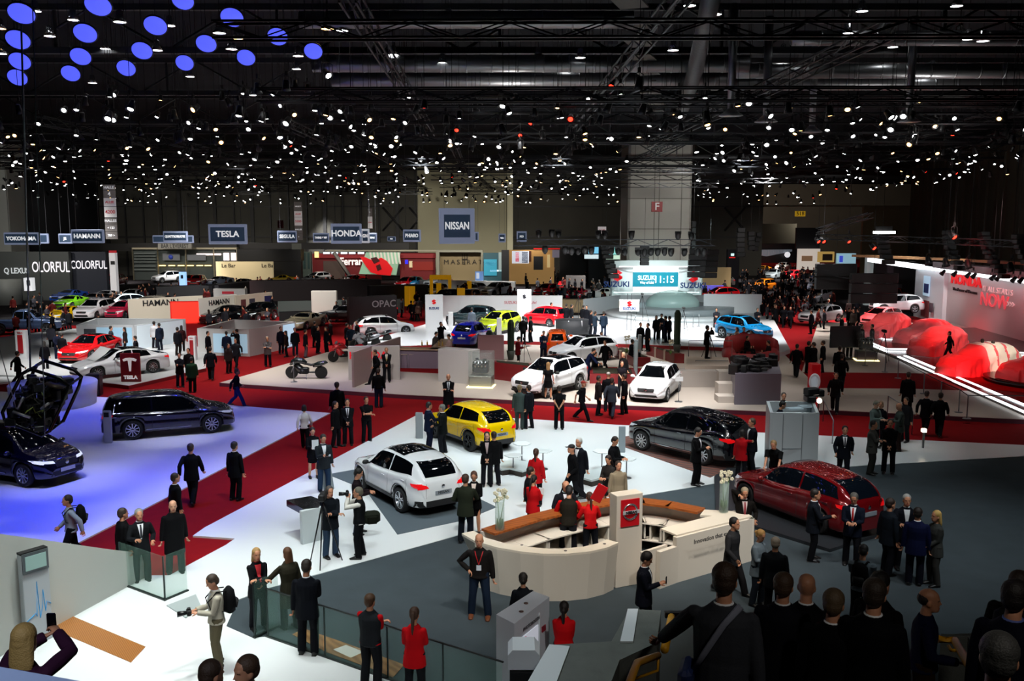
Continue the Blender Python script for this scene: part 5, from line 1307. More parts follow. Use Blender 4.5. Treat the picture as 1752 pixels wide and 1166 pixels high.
def s_logo(parent, c, s, nx=0, ny=-1, col='#d01c24', em=.4):
 up = [(-.40, .22), (.02, .50), (.40, .24), (.18, .10), (.02, .21), (-.10, .13), (.42, -.22), (.42, -.22+.0), (.24, -.34), (-.40, .08)]
 dn = [(-x, -y) for x, y in up]
 m = MB(); M = face_M(c, nx, ny) @ Matrix.Scale(s, 4)
 for pl in (up, dn): m.prism(pl, -.03, .03, 0, M)
 obj('emblem', m, mat(col, .4, emit=em, samp=False), parent)
for x, y in ((1057, 472), (1186, 474)):
 s_logo(t, PY(x, y, D-.6), 1.1); c = PY(x+(-2 if x < 1100 else 0), y+15, D-.6); text('lettering', 'SUZUKI', .72, mat('#1a3a78', .5), t, face_M(c, 0, -1), .01, .02, 1.0)
m = MB(); m.lathe([(4.6, 0), (4.6, .5), (4.2, .55), (0, .6)], 40, M=Matrix.Translation((xc+.6, D-9, HZ+.5))); tag(obj('round_stage', m, mat('#8f989c', .35)), 'low round grey stage in front of the clock wall', 'stage')
m = MB(); m.lathe([(6.4, 0), (6.4, .24), (0, .24)], 40, M=Matrix.Translation((xc+.6, D-9.2, HZ+.25))); tag(obj('round_step', m, mat('#d5dadc', .4)), 'wide pale ring step around the round grey stage', 'stage')
m = MB()
for i in range(3): m.ball((0, 0, 0), (2.3, 1.6, 1.2), 22, 12) if i == 0 else None
t = tag(obj('glass_dome', m, glass('#c8ece6', .5, .3), loc=(PY(1150, 548, 77).x, 77, 1.45)), 'pale green glass dome on the round grey stage', 'dome')
m = MB(); fenceb(m, [PT(730, 546, .2), PT(960, 546, .2)], .2, 2.2, .2); tag(obj('low_wall', m, mat('#eef0f2', .5)), 'long white back wall behind the green and red hatchbacks', 'wall panel')
text('lettering', 'SUZUKI Way of Life!', .32, mat('#c83048', .5), bpy.data.objects['low_wall'], face_M((PY(890, 535, 80).x, PT(730, 546, .2)[1]-.15, 1.6), 0, -1), .01, 0)
m = MB(); fenceb(m, [PT(1000, 541, .2), PT(1060, 533, .2), PT(1205, 533, .2)], .2, 1.7, .2); tag(obj('low_wall', m, mat('#b4bcc0', .5)), 'grey curved wall behind the round stage', 'wall panel')
m = MB(); fenceb(m, [PT(1205, 545, .2), PT(1300, 546, .2)], .2, 2.3, .2); t = tag(obj('low_wall', m, mat('#e9edf0', .5)), 'white wall with a window of small panes behind the turquoise car', 'wall panel')
c = PT(1205, 545, .2)[1]-.15; 
for i in range(4):
 mm = MB(); x = PY(1243+i*11, 535, c).x; mm.box((x, c, 1.75), (.55, .04, .45)); mm.box((x, c, 1.15), (.55, .04, .5), mi=1); obj('window_pane', mm, [mat('#b8c4d4', .4), mat('#a8784a', .5)], t)
def totem(name, label, px0, px1, py0, py1, z, col, th=.25, turn=0.0, logo=None, em=0.0):
 L = P((px0+px1)/2, py1, z); s = (px1-px0)/F_*L.y/math.cos(turn); h = CAMZ-(CAMZ-z)*(py0-384)/(py1-384)-z
 t = thing(name, label, 'sign', L, turn); obj('board', MB().box((0, th/2, h/2), (s, th, h), bev=.02), mat(col, .35, emit=em, samp=False) if em else mat(col, .35), t)
 return t, s, h
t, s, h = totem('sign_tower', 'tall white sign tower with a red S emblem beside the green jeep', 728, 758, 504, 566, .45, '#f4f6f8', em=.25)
s_logo(t, (0, -.03, h*.8), s*.30); text('lettering', 'SUZUKI', s*.17, mat('#1a3a78', .5), t, face_M((0, -.02, h*.62), 0, -1), .01, .01)
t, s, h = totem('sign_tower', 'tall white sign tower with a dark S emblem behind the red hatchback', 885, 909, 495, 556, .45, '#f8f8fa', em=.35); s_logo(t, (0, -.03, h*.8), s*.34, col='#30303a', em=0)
for px, lb in ((771, 'slim white post in front of the dark jeep'), (854, 'slim white post in front of the lime green car')):
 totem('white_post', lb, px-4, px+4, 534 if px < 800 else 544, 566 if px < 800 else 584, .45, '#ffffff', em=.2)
t, s, h = totem('post_sign', 'white square board with red S emblem carried on thin posts', 1060, 1094, 513, 533, .45, '#f6f6f8')
bpy.data.objects.remove(t.children[0]); L = P(1076, 566, .45); t.location = L
zb = PY(1076, 533, L.y).z-.45; zt = PY(1076, 513, L.y).z-.45; w_ = 34/F_*L.y
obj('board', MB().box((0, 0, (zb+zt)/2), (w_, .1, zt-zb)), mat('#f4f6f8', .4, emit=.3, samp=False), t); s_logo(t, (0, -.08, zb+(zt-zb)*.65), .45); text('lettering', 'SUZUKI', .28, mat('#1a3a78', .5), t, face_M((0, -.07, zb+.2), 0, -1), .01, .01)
for sx in (-.15, .15): obj('post', MB().box((sx, 0, zt/2+.2), (.05, .05, zt+.5)), steel, t)
# ------------------------------------------------------------------ stand furniture
def ringwall(label, tops, h, col, closed=True, th=.14, name='booth_wall', pics=()):
 pts = [PT(a, b, h) for a, b in tops]; t = thing(name, label, 'wall panel')
 m = MB(); fenceb(m, pts, 0, h, th, closed); obj('wall', m, mat(col, .5), t)
 for i, u0, u1, z0, z1, c, e in pics:
  a = Vector(pts[i]); b = Vector(pts[(i+1) % len(pts)]); d = (b-a).normalized(); n = Vector((d.y, -d.x)); n = n if n.y < 0 else -n
  c0 = a.lerp(b, (u0+u1)/2)+n*(th/2+.02); mm = MB(); mm.box((c0.x, c0.y, (z0+z1)/2), ((b-a).length*(u1-u0), .03, z1-z0), math.atan2(d.y, d.x)); obj('picture_panel', mm, mat(c, .5, emit=e, samp=False) if e else mat(c, .5), t)
 return t, pts
def walltext(t, p, u, z, s, size, m, off):
 a = Vector(p[0]); b = Vector(p[1]); d = (b-a).normalized(); n = Vector((d.y, -d.x)); n = n if n.y < 0 else -n; c = a.lerp(b, u)+n*off
 text('lettering', s, size, m, t, face_M((c.x, c.y, z), n.x, n.y), .01, .01)
ringwall('white cubicle with seaside picture panels behind the red electric saloon', [(133, 556), (228, 557), (315, 546), (165, 545)], 1.75, '#c9cdd0', pics=((0, .12, .33, .3, 1.5, '#3a3c44', 0), (0, .35, .98, .2, 1.6, '#9cc4dc', .3), (1, .05, .95, .1, 1.7, '#d4e0e8', .25)))
ringwall('grey-white cubicle with a bright panel at its right end, second along the red aisle', [(340, 562), (425, 564), (503, 551), (400, 547)], 1.7, '#c6c6c4', pics=((0, .3, .98, .2, 1.4, '#a9cce0', .4), (1, .72, .98, .1, 1.6, '#b8dcf4', .6)))
t, p = ringwall('long cream wall lettered HAMANN with a red end panel', [(220, 512), (345, 506)], 1.9, '#d6ccb8', False); walltext(t, p, .42, 1.45, 'HAMANN', .7, black_m, .12)
t, p = ringwall('red glowing wall panel behind the champagne off-roader', [(292, 516), (341, 515)], 1.9, '#e82818', False, pics=((0, .02, .98, .1, 1.8, '#f03020', .9),))
t, p = ringwall('white wall lettered HAMANN right of the red panel', [(341, 511), (403, 504)], 2.1, '#ece6da', False); walltext(t, p, .5, 1.6, 'HAMANN', .62, black_m, .12)
ringwall('white wall with a row of small framed pictures beside the black off-roader', [(403, 506), (464, 500)], 2.1, '#ded2bc', False, pics=((0, .12, .25, .9, 1.7, '#6a3a3a', 0), (0, .35, .5, .9, 1.7, '#3a3c4a', 0), (0, .78, .99, .6, 1.8, '#2c3060', 0)))
ringwall('dark green-grey stand wall behind the black limousine', [(478, 516), (565, 514), (688, 512)], 1.3, '#47524e', False, th=.3)
ringwall('black glossy bar counter in front of the green-grey wall', [(486, 534), (525, 533)], 1.2, '#0c0c0e', False, th=.8, name='bar_counter')
ringwall('white block wall with small dark marks behind the green-grey wall', [(538, 498), (571, 498)], 2.4, '#d8d4c8', False, th=.5)
t, p = ringwall('black stand wall lettered with a pale word right of the green-grey wall', [(600, 508), (672, 505)], 2.3, '#1c2226', False, th=.5); walltext(t, p, .75, 1.6, 'OPAC', .8, mat('#9aa4a8', .5), .3)
ringwall('long black plinth wall under the restaurant', [(280, 490), (360, 488), (420, 482)], 1.8, '#101014', False, th=1.5)
ringwall('long dark maroon plinth under the row of sports cars', [(440, 480), (640, 478)], 2.2, '#2a1012', False, th=1.5)
ringwall('black plinth with a silver bird emblem near the yellow posts', [(640, 489), (720, 487)], 2.0, '#141418', False, th=1.2)
ringwall('white block lettered in red above the framed pictures wall', [(374, 494), (414, 494)], 2.0, '#cfccc8', False, th=.8, pics=((0, .2, .7, 1.5, 1.75, '#b02030', .2),))
ringwall('long white wall behind the silver show cars in the middle of the hall', [(720, 479), (880, 482)], 1.1, '#d0d0cc', False, th=.3)
ringwall('beige counter wall behind the white hatchback wall', [(815, 512), (890, 514)], 1.2, '#b8aa98', False, th=2)
ringwall('sand-coloured low wall in front of the red sports cars', [(905, 511), (1056, 514)], 1.2, '#b09872', False, th=1.2)
ringwall('grey wall block below the orange show car', [(972, 472), (998, 472)], 2.0, '#55504e', False, th=.5)
for i, (px, py, h_) in enumerate(((697, 500, 14), (706, 500, 14), (789, 503, 15), (751, 491, 16), (803, 492, 10))):
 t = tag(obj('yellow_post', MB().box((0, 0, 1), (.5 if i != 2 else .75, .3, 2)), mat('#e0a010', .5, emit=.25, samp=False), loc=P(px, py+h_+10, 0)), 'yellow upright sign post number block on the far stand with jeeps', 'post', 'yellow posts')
for L_, lb in ((P(754, 514, 0), 'yellow gate frame over a dark off-roader'),):
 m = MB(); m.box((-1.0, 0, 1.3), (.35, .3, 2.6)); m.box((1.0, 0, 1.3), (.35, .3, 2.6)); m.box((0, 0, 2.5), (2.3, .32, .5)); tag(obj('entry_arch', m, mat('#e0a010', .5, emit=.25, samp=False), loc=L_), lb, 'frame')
facade('map_display', 'glowing pale blue panel with a dark shield emblem among the far cars', 'screen', 306, 466, 317, 488, 108, '#9cc8f8', em=1.1, bands=((309, 471, 313, 477, '#203050', 0),))
facade('white_cube', 'blue and white patterned cube above the white show cars', 'display', 813, 465, 827, 479, 120, '#7ea6e0', em=.5, bands=((815, 467, 820, 477, '#e8f0ff', .6),))
m = MB(); t = thing('stand_wall', 'pale wall block lettered HONDA in red beside the two suited men', 'wall panel')
a = P(603, 650, HZ); b = P(679, 649, HZ); fenceb(m, [(a.x, a.y), (b.x, b.y)], HZ, HZ+1.75, .35); obj('wall', m, mat('#b9b2ae', .5), t)
q = [(a.x, a.y), (b.x, b.y)]; walltext(t, q, .37, HZ+1.28, 'HONDA', .52, mat('#d01824', .5, emit=.5, samp=False), .2)
walltext(t, q, .37, HZ+.92, 'The Power of Dreams', .17, mat('#303030', .5), .2)
m = MB(); fenceb(m, [PT(604, 603, 1.95), PT(683, 577, 1.95)], HZ, 1.95, .12); tag(obj('side_wall', m, mat('#a58d8c', .5)), 'long pinkish side wall running back from the HONDA block', 'wall panel')
t = thing('bar_counter', 'mauve bar counter with a wooden top behind the HONDA block', 'counter')
pts = [PT(680, 596, 1.3), PT(747, 597, 1.3), PT(764, 582, 1.3)]
m = MB(); fenceb(m, pts, HZ, 1.25, .5); obj('front', m, mat('#8c7c8e', .4), t); m = MB(); fenceb(m, pts, 1.25, 1.32, .75); obj('worktop', m, mat('#c9a889', .35), t)
for i, px in enumerate((656, 672, 692, 706, 720, 734)):
 L = P(px, 630, HZ); t = thing('bar_stool', 'tall thin-legged bar stool with a pale seat in the row at the mauve bar', 'stool', L, 0, 'bar stools at the mauve bar')
 obj('seat', MB().box((0, 0, .78), (.38, .34, .04), bev=.03), mat('#c8b4a8', .4), t)
 for sx in (-1, 1):
  for sy in (-1, 1): obj('leg', MB().tube([(sx*.15, sy*.13, .76), (sx*.19, sy*.17, 0)], .012, 5), steel, t)
m = MB(); 
for px in (724, 744, 752, 757): p_ = P(px, 591, 1.33); m.lathe([(.035, 0), (.04, .18), (.015, .24), (.015, .3)], 8, M=Matrix.Translation((p_.x, p_.y, 1.33)))
for i, px in enumerate((722, 731, 751, 757)):
 p_ = P(px, 592, 1.33); tag(obj('bottle', MB().lathe([(.04, 0), (.045, .18), (.016, .24), (.016, .32)], 8), mat('#c8a050', .2), loc=p_), 'small bottle standing on the mauve bar counter', 'bottle', 'bottles on the mauve bar')
t = thing('pillar_block', 'pale square block wall beside the engine in its glass case', 'wall panel'); a = P(768, 652, HZ); b = P(803, 655, HZ); m = MB(); fenceb(m, [(a.x, a.y), (b.x, b.y)], HZ, HZ+1.7, .8); obj('wall', m, mat('#b9b4b2', .5), t)
m = MB(); a = P(822, 615, HZ); b = P(858, 615, HZ); fenceb(m, [(a.x, a.y), (b.x, b.y)], HZ, HZ+1.45, .3); tag(obj('low_wall', m, mat('#c08c90', .5)), 'pinkish wall block behind the tall cactus', 'wall panel')
def engine(t, s=1.0, M=Matrix.Identity(4)):
 m = MB(); rnd = random.Random(3); m.box((0, 0, .35), (.7, .5, .45), M=M, bev=.04); m.box((0, -.05, .65), (.75, .3, .2), M=M, bev=.05)
 obj('engine_block', m, mat('#6f7276', .35, .9), t)
 m = MB()
 for i in range(4): m.tube([(-.25+i*.17, -.2, .72), (-.25+i*.17, -.38, .70), (-.25+i*.17, -.40, .5), (-.25+i*.17, -.28, .42)], .045, 8, 0, M)
 obj('intake_pipe', m, mat('#c4c7cb', .25, 1), t)
 for x, z, r in ((-.40, .3, .13), (-.40, .55, .10), (-.42, .45, .07)): obj('pulley', MB().lathe([(r, -.03), (r, .03), (r*.4, .05)], 14, axis='X', M=M @ Matrix.Translation((x, -.05, z))), mat('#2b2c2e', .4, .6), t)
 m = MB()
 for i in range(14): m.box((rnd.uniform(-.35, .35), rnd.uniform(-.28, .25), rnd.uniform(.2, .8)), (rnd.uniform(.05, .14),)*3, rnd.uniform(0, 3), M=M, bev=.015)
 obj('fitting', m, mat('#3c3a38', .4, .7), t)
def engine_case(px, py, label, z, w=1.15, h=1.5, base='#8f918c', glow=None):
 L = P(px, py, z); t = thing('engine_display', label, 'display case', L, -.15)
 obj('base', MB().box((0, 0, .28), (w, .8, .56), bev=.02), mat(base, .3, .4), t); engine(t, 1, Matrix.Translation((0, 0, .56)))
 m = MB(); 
 for sx, sy, dx, dy in ((0, -.42, w, .015), (0, .42, w, .015), (-w/2-.01, 0, .015, .84), (w/2+.01, 0, .015, .84)): m.box((sx, sy, h*.75), (dx, dy, h*1.1-.4))
 obj('glass_case', m, glass('#d8e4e0', .07), t)
 if glow: obj('glow_strip', MB().box((0, -.1, .02), (w+.15, 1.0, .04)), mat('#ffe9a0', .4, emit=3), t)
engine_case(824, 661, 'silver engine in a glass case on a steel base near the white off-roader', HZ, glow=True)
engine_case(1481, 616, 'silver engine in a glass case with a glowing foot by the red stage', HZ, base='#4c4658', glow=True)
def cactus(px, py, z, h, label):
 t = thing('potted_cactus', label, 'plant', P(px, py, z)); obj('pot', MB().lathe([(.16, 0), (.26, .55), (.22, .55), (.2, .45)], 14), mat('#3c4038', .6), t)
 m = MB(); n = 20; pr = [(.17, .4), (.19, h*.5), (.18, h*.92), (.08, h)]
 m.lathe(pr, n, smooth=False); m.v = [(x*(1+.13*(i % 2)), y*(1+.13*(i % 2)), z_) for i, (x, y, z_) in enumerate(m.v)]; obj('stem', m, mat('#1f3320', .7, bump=.5), t)
cactus(874, 616, HZ, 2.4, 'tall ribbed cactus in a dark pot beside the man in the red jacket'); cactus(837, 614, HZ, 1.7, 'shorter green cactus behind the engine case'); cactus(1158, 604, HZ, 2.7, 'tallest cactus standing in the end of the red planter')
def red_planter(pts, label, h=.55, inner='#3c3a30'):
 t = thing('planter', label, 'planter'); q = [PT(a, b, HZ+h) for a, b in pts]
 m = MB(); m.prism([(x, y) for x, y in q], HZ, HZ+h); obj('tub', m, mat('#7c1a20', .4), t)
 cx = sum(x for x, y in q)/len(q); cy2 = sum(y for x, y in q)/len(q); m = MB(); m.prism([(cx+(x-cx)*.86, cy2+(y-cy2)*.86) for x, y in q], HZ+h, HZ+h+.02); obj('soil', m, mat(inner, .9, noise=.4), t)
 m = MB(); 
 for i in range(0, len(q)-1): 
  a, b = Vector(q[i]), Vector(q[i+1])
 for k in (.33, .66):
  a = Vector(q[0]).lerp(Vector(q[1]), k); m.box((a.x, a.y-.04, HZ+h/2+.03), (.12, .1, h+.1))
 obj('strap', m, mat('#c8b8a8', .4), t)
red_planter([(1106, 592), (1154, 606), (1171, 606), (1120, 594)], 'long boat-shaped red planter with the tall cactus'); red_planter([(1051, 597), (1084, 613), (1113, 612), (1062, 594)], 'second red planter beside the tall silver post', .5)
red_planter([(1009, 629), (1084, 631), (1088, 641), (1009, 640)], 'low wide red planter between the white cars', .5)
red_planter([(845, 617), (908, 622), (912, 628), (846, 620)], 'glossy red barrier panel beside the tall cactus', .9)
def orchid(p, label, s=1.0, vase=True):
 t = thing('orchid_vase', label, 'vase', p); 
 if vase: obj('vase', MB().lathe([(.09*s, 0), (.11*s, .02), (.11*s, .72*s), (.10*s, .72*s), (.10*s, .03)], 16), glass('#d8ece4', .22), t)
 m = MB(); rr = random.Random(5)
 for i in range(3): a = i*2.1; m.tube([(0, 0, .02), (.04*math.cos(a), .04*math.sin(a), .4*s), (.12*s*math.cos(a), .12*s*math.sin(a), .85*s)], .008, 5)
 for i in range(5): a = i*1.3; m.tube([(0, 0, .03), (.05*math.cos(a), .05*math.sin(a), .16*s), (.07*math.cos(a), .07*math.sin(a), .3*s)], [(.02, .004), (.035, .005), (.01, .003)], 6)
 obj('stem', m, mat('#4c6a2a', .6), t); m = MB()
 for i in range(16):
  a = rr.uniform(0, 6.28); r = rr.uniform(.03, .19)*s; c = (r*math.cos(a), r*math.sin(a), s*rr.uniform(.74, .98))
  for k in range(5): b = k*1.257; m.ball((c[0]+.028*math.cos(b), c[1]+.01, c[2]+.028*math.sin(b)), (.024, .010, .024), 6, 4)
 obj('blossom', m, mat('#efe6c8', .6), t)
orchid(P(1072, 606, HZ+.5), 'white orchid flowers standing in the second red planter', 1.1, False); orchid(P(1147, 608, HZ+.5), 'white orchid flowers at the foot of the tallest cactus', .9, False)
for px, py0, py1, w, lb in ((1087, 582, 648, 7, 'tall silver glass post behind the white hatchback'), (1094, 572, 616, 6, 'pale post standing behind the silver glass post')):
 L = P(px, py1, HZ); s = (CAMZ-HZ)/(py1-384); h = (py1-py0)*s; tag(obj('tall_post', MB().box((0, 0, h/2), (w*s, .2, h), bev=.03), mat('#b4c4c8', .2, .5), loc=L), lb, 'post')
t = thing('camera_deck', 'beige raised camera deck with a grey front beside the white hatchback', 'platform')
m = MB(); m.prism([PT(1172, 627, 1.15), PT(1250, 627, 1.15), PT(1246, 612, 1.15), PT(1175, 610, 1.15)], HZ, 1.15); obj('deck', m, mat('#c0b0a0', .5), t)
m = MB(); a = P(1175, 663, HZ); b = P(1256, 663, HZ); fenceb(m, [(a.x, a.y+.5), (b.x, b.y+.5)], HZ, 1.0, 1.0); obj('front', m, mat('#a9a19a', .5), t)
for i in range(3): a = P(1240, 690-i*12, HZ); obj('step', MB().box((a.x+.4, a.y+.4, HZ+.15+i*.14), (1.4, .8, .3+i*.28)), mat('#c4bab0', .5), t)
m = MB(); q = [P(1180, 662, HZ), P(1180, 618, HZ), P(1254, 618, HZ)]
m.tube([P(1189, 650, HZ+.1), P(1189, 650, HZ)+Vector((0, 0, 1.0)), P(1245, 650, HZ)+Vector((0, 0, 1.0)), P(1245, 650, HZ+.1)], .02, 6); m.tube([P(1178, 612, 1.1), P(1178, 612, 1.1)+Vector((0, 0, .9)), P(1252, 612, 1.1)+Vector((0, 0, .9)), P(1252, 612, 1.1)], .02, 6); obj('handrail', m, steel, t)
t = thing('control_box', 'big mauve-grey control box topped with a pile of black equipment', 'box')
m = MB(); m.prism([PT(1258, 640, 1.6), PT(1337, 640, 1.6), PT(1330, 615, 1.6), PT(1250, 613, 1.6)], HZ, 1.6); obj('box', m, mat('#6f6a76', .5), t)
m = MB(); rr = random.Random(9)
for i in range(40): p_ = P(rr.uniform(1256, 1330), rr.uniform(614, 638), 1.6); m.box((p_.x, p_.y, 1.72), (rr.uniform(.2, .6), rr.uniform(.15, .4), rr.uniform(.1, .45)), rr.uniform(0, 3), bev=.02)
obj('mixing_gear', m, mat('#0c0c10', .3), t)
t = thing('sofa_island', 'rounded dark red sofa island full of seated guests', 'sofa'); c = P(1288, 618, HZ); m = MB()
m.tube([P(1246, 604, HZ+.4), P(1252, 618, HZ+.4), P(1290, 620, HZ+.4), P(1322, 612, HZ+.4), P(1322, 596, HZ+.4)], [(.45, .4)]*5, 10, up=(0, 0, 1)); obj('seat', m, mat('#7c1216', .6), t)
m = MB(); m.tube([P(1244, 592, HZ+.9), P(1270, 586, HZ+.9), P(1310, 588, HZ+.9), P(1326, 596, HZ+.8)], [(.55, .25)]*4, 10, up=(0, 0, 1)); obj('backrest', m, mat('#901418', .6), t)
t = thing('control_cabin', 'light grey open-topped cabin with screens and technicians', 'cabin')
a, b, c_, d_ = PT(1320, 706, 2.05), PT(1399, 707, 2.05), PT(1391, 688, 2.05), PT(1314, 687, 2.05)
m = MB(); fenceb(m, [a, b, c_, d_], .05, 2.05, .10, True); obj('wall', m, mat('#b9c0c3', .4), t)
m = MB(); aa = Vector(a); bb = Vector(b)
for k, (z, hh, ww) in enumerate(((1.3, .02, 1.0), (.95, .02, 1.0))): pass
for u in (.25, .67): p_ = aa.lerp(bb, u); m.box((p_.x, p_.y-.06, 1.2), (.015, .02, 1.6))
p_ = aa.lerp(bb, .46); m.box((p_.x, p_.y-.06, .85), ((bb-aa).length*.42, .02, .015)); obj('panel_gap', m, mat('#6a7074', .5), t)
for px, py in ((1360, 697), (1380, 693)):
 p_ = P(px, py, 2.0); obj('monitor', MB().box((p_.x, p_.y, 1.95), (.5, .3, .05), rz=.2), mat('#8fa0a8', .2, emit=.3), t)
m = MB(); p_ = P(1385, 692, 2.0); m.box((p_.x, p_.y, 2.2), (.3, .5, .22), bev=.03); m.box((p_.x+.05, p_.y, 2.45), (.5, .3, .25), rz=.4, bev=.03); obj('camera_rig', m, black_m, t)
t = thing('stage_light', 'small lit work lamp with barn doors on the corner of the grey cabin', 'lamp', P(1400, 690, 2.0)); obj('housing', MB().box((0, 0, .35), (.3, .3, .25), rz=.5, bev=.03), black_m, t); obj('lens', MB().ball((.0, -.1, .1), .09), mat('#fff0d8', .3, emit=8), t)
obj('stand', MB().box((0, 0, 0), (.04, .04, .5)), black_m, t)
t, s, h = totem('sign_tower', 'narrow red sign tower with round white emblem behind the grey cabin', 1386, 1402, 622, 700, HZ, '#c01018', .5, em=.12)
m = MB(); m.lathe([(.42, 0), (.46, .06), (.3, .06), (.3, 0)], 24, axis='Y', M=Matrix.Translation((-.1, -.06, h*.62)) @ Matrix.Diagonal((.55, 1, .8, 1))); obj('emblem', m, mat('#c8ccd0', .3, emit=.15, samp=False), t)
L = P(1444, 615, HZ); t = thing('tv_screen', 'large black flat screen on a stand seen from behind near the engine case', 'screen', L, .12)
obj('panel', MB().box((0, 0, 1.35), (1.9, .12, 1.3), bev=.03), mat('#1a1d22', .4), t); obj('pole', MB().box((0, .1, .5), (.12, .1, 1.0)), black_m, t); obj('base', MB().box((0, 0, .03), (.9, .6, .06)), black_m, t)
sp = [(1480, 626), (1514, 637), (1536, 648), (1580, 674), (1609, 691), (1640, 706), (1654, 717)]; pts = []
for px, py in sp:
 L = P(px, py, HZ); pts.append(L+Vector((0, 0, .98))); t = thing('rope_post', 'slim chrome barrier post in the line along the red stage', 'barrier post', L, 0, 'barrier posts by the red stage')
 obj('post', MB().lathe([(.025, 0), (.025, .95), (.04, .97), (.03, 1.02)], 8), steel, t); obj('base', MB().lathe([(.17, 0), (.16, .025), (.03, .04)], 14), steel, t)
m = MB(); pts.append(P(1752, 716, HZ)+Vector((0, 0, .95))); m.tube(pts, .02, 6); tag(obj('barrier_rope', m, black_m), 'long black barrier rope strung between the posts by the red stage', 'rope')
for a, b, lb in (((1518, 714), (1560, 744), 'steel handrail sloping down the small step beside the older visitors'), ((1408, 722), (1424, 760), 'short steel handrail by the corner of the grey cabin')):
 p0 = P(*a, HZ); p1 = P(*b, .05); m = MB(); m.tube([p0, p0+Vector((0, 0, .9)), p1+Vector((0, 0, .9)), p1], .022, 6); tag(obj('handrail', m, steel), lb, 'handrail')
t = thing('bollard_light', 'short bollard with a glowing square head beside the step', 'lamp', P(1579, 767, .05)); obj('post', MB().box((0, 0, .3), (.06, .06, .6)), steel, t); obj('lamp_head', MB().box((0, 0, .66), (.15, .15, .13), bev=.01), mat('#ffe9c8', .3, emit=6), t)
# ---------- electric car stand
t, s, h = totem('sign_board', 'dark red board with a big white T and the word TESLA', 207, 241, 604, 654, .2, '#7a0f14', .12)
M = face_M((0, -.02, h*.62), 0, -1) @ Matrix.Scale(s*.72, 4); m = MB(); m.prism([(-.5, .34), (-.3, .44), (0, .47), (.3, .44), (.5, .34), (.42, .2), (.2, .27), (.13, .26), (.06, -.5), (-.06, -.5), (-.13, .26), (-.2, .27), (-.42, .2)], -.01, .02, 0, M); obj('emblem', m, mat('#f4f4f4', .4, emit=.3, samp=False), t)
text('lettering', 'TESLA', s*.24, mat('#f4f4f4', .4, emit=.3, samp=False), t, face_M((0, -.02, h*.16), 0, -1), .01, .012, 1.05)
for px, py0, py1, lb in ((37, 565, 618, 'white charging pillar with a red centre near the walking man'), (329, 575, 620, 'small white and red charging pillar beside the man in the green coat')):
 t, s, h = totem('charging_pillar', lb, px-9 if px < 100 else px-6, px+9 if px < 100 else px+6, py0, py1, .1, '#e8eaec', .35)
 obj('centre', MB().box((0, -.02, h*.55), (s*.5, .06, h*.6), bev=.02), mat('#a01820', .4), t); text('lettering', 'TESLA', s*.2, mat('#c02028', .4), t, face_M((0, -.02, h*.92), 0, -1), .005, .003)
t = thing('litter_bin', 'black square litter bin on the red carpet beside the electric car stand', 'bin', P(163, 677, 0), .1); obj('body', MB().box((0, 0, .5), (.62, .5, 1.0), bev=.04), mat('#14141c', .4), t); obj('lid', MB().box((0, 0, 1.03), (.66, .54, .08), bev=.03), mat('#1c1c26', .3), t)
# ---------- blue stand: counter, display posts
t = thing('round_counter', 'large white curved counter at the back of the blue-lit stand', 'counter'); c = P(62, 705, .04)
m = MB(); m.lathe([(1.75, 0), (1.85, 1.0), (1.80, 1.05), (0, 1.05)], 44, M=Matrix.Translation((c.x, c.y+1.6, .04))); obj('body', m, mat('#dfe2ea', .4), t)
t, s, h = totem('info_post', 'clear upright information post with a small screen behind the tail of the dark people carrier', 178, 192, 702, 759, .04, '#c8ccd6', .1)
obj('screen', MB().box((0, -.02, h*.88), (s*.6, .04, h*.14)), mat('#101014', .3, emit=.1), t)
t, s, h = totem('info_screen', 'leaning white information panel with a screen behind the two men at the yellow car', 711, 724, 705, 751, .05, '#9fa6aa', .05)
t = thing('display_table', 'table with a flat black screen top on one white leg', 'table', (0, 0, 0))
m = MB(); m.prism([PT(490, 856, .95), PT(518, 871, .95), PT(545, 868, .95), PT(555, 858, .95), PT(532, 849, .95)], .78, .95); obj('screen_top', m, mat('#14171a', .12), t)
a, b = PT(518, 873, .95), PT(548, 866, .95); m = MB(); fenceb(m, [a, b], .05, .93, .12); obj('leg', m, mat('#d8e0e0', .4), t)
L = P(563, 838, .05); t = thing('info_podium', 'slanted grey podium the man in jeans rests his hand on', 'podium', L, .3); M = Matrix.Rotation(-.12, 4, 'Y'); obj('post', MB().box((0, 0, .55), (.32, .06, 1.1), M=M), mat('#8b9498', .4), t); obj('top', MB().box((-.02, -.05, 1.12), (.42, .34, .05), M=M), mat('#d0d6da', .3), t)
for pts, lb in (([(843, 796), (858, 803), (872, 801), (894, 806), (912, 800), (905, 790), (880, 787), (860, 789)], 'low white zigzag bench platform near the yellow car'), ([(995, 817), (1012, 822), (1030, 817), (1048, 818), (1055, 806), (1030, 800), (1005, 806)], 'low white bench platform beside the man with a cap')):
 t = thing('low_bench', lb, 'bench'); m = MB(); m.prism([PT(a, b, .28) for a, b in pts], .22, .28); obj('top', m, mat('#cdd6d6', .3), t)
 m = MB(); q = [PT(a, b, .28) for a, b in pts]; cx_ = sum(x for x, y in q)/len(q); cy_ = sum(y for x, y in q)/len(q); m.prism([(cx_+(x-cx_)*.93, cy_+(y-cy_)*.93) for x, y in q], .05, .22); obj('base', m, mat('#2a2018', .6), t)
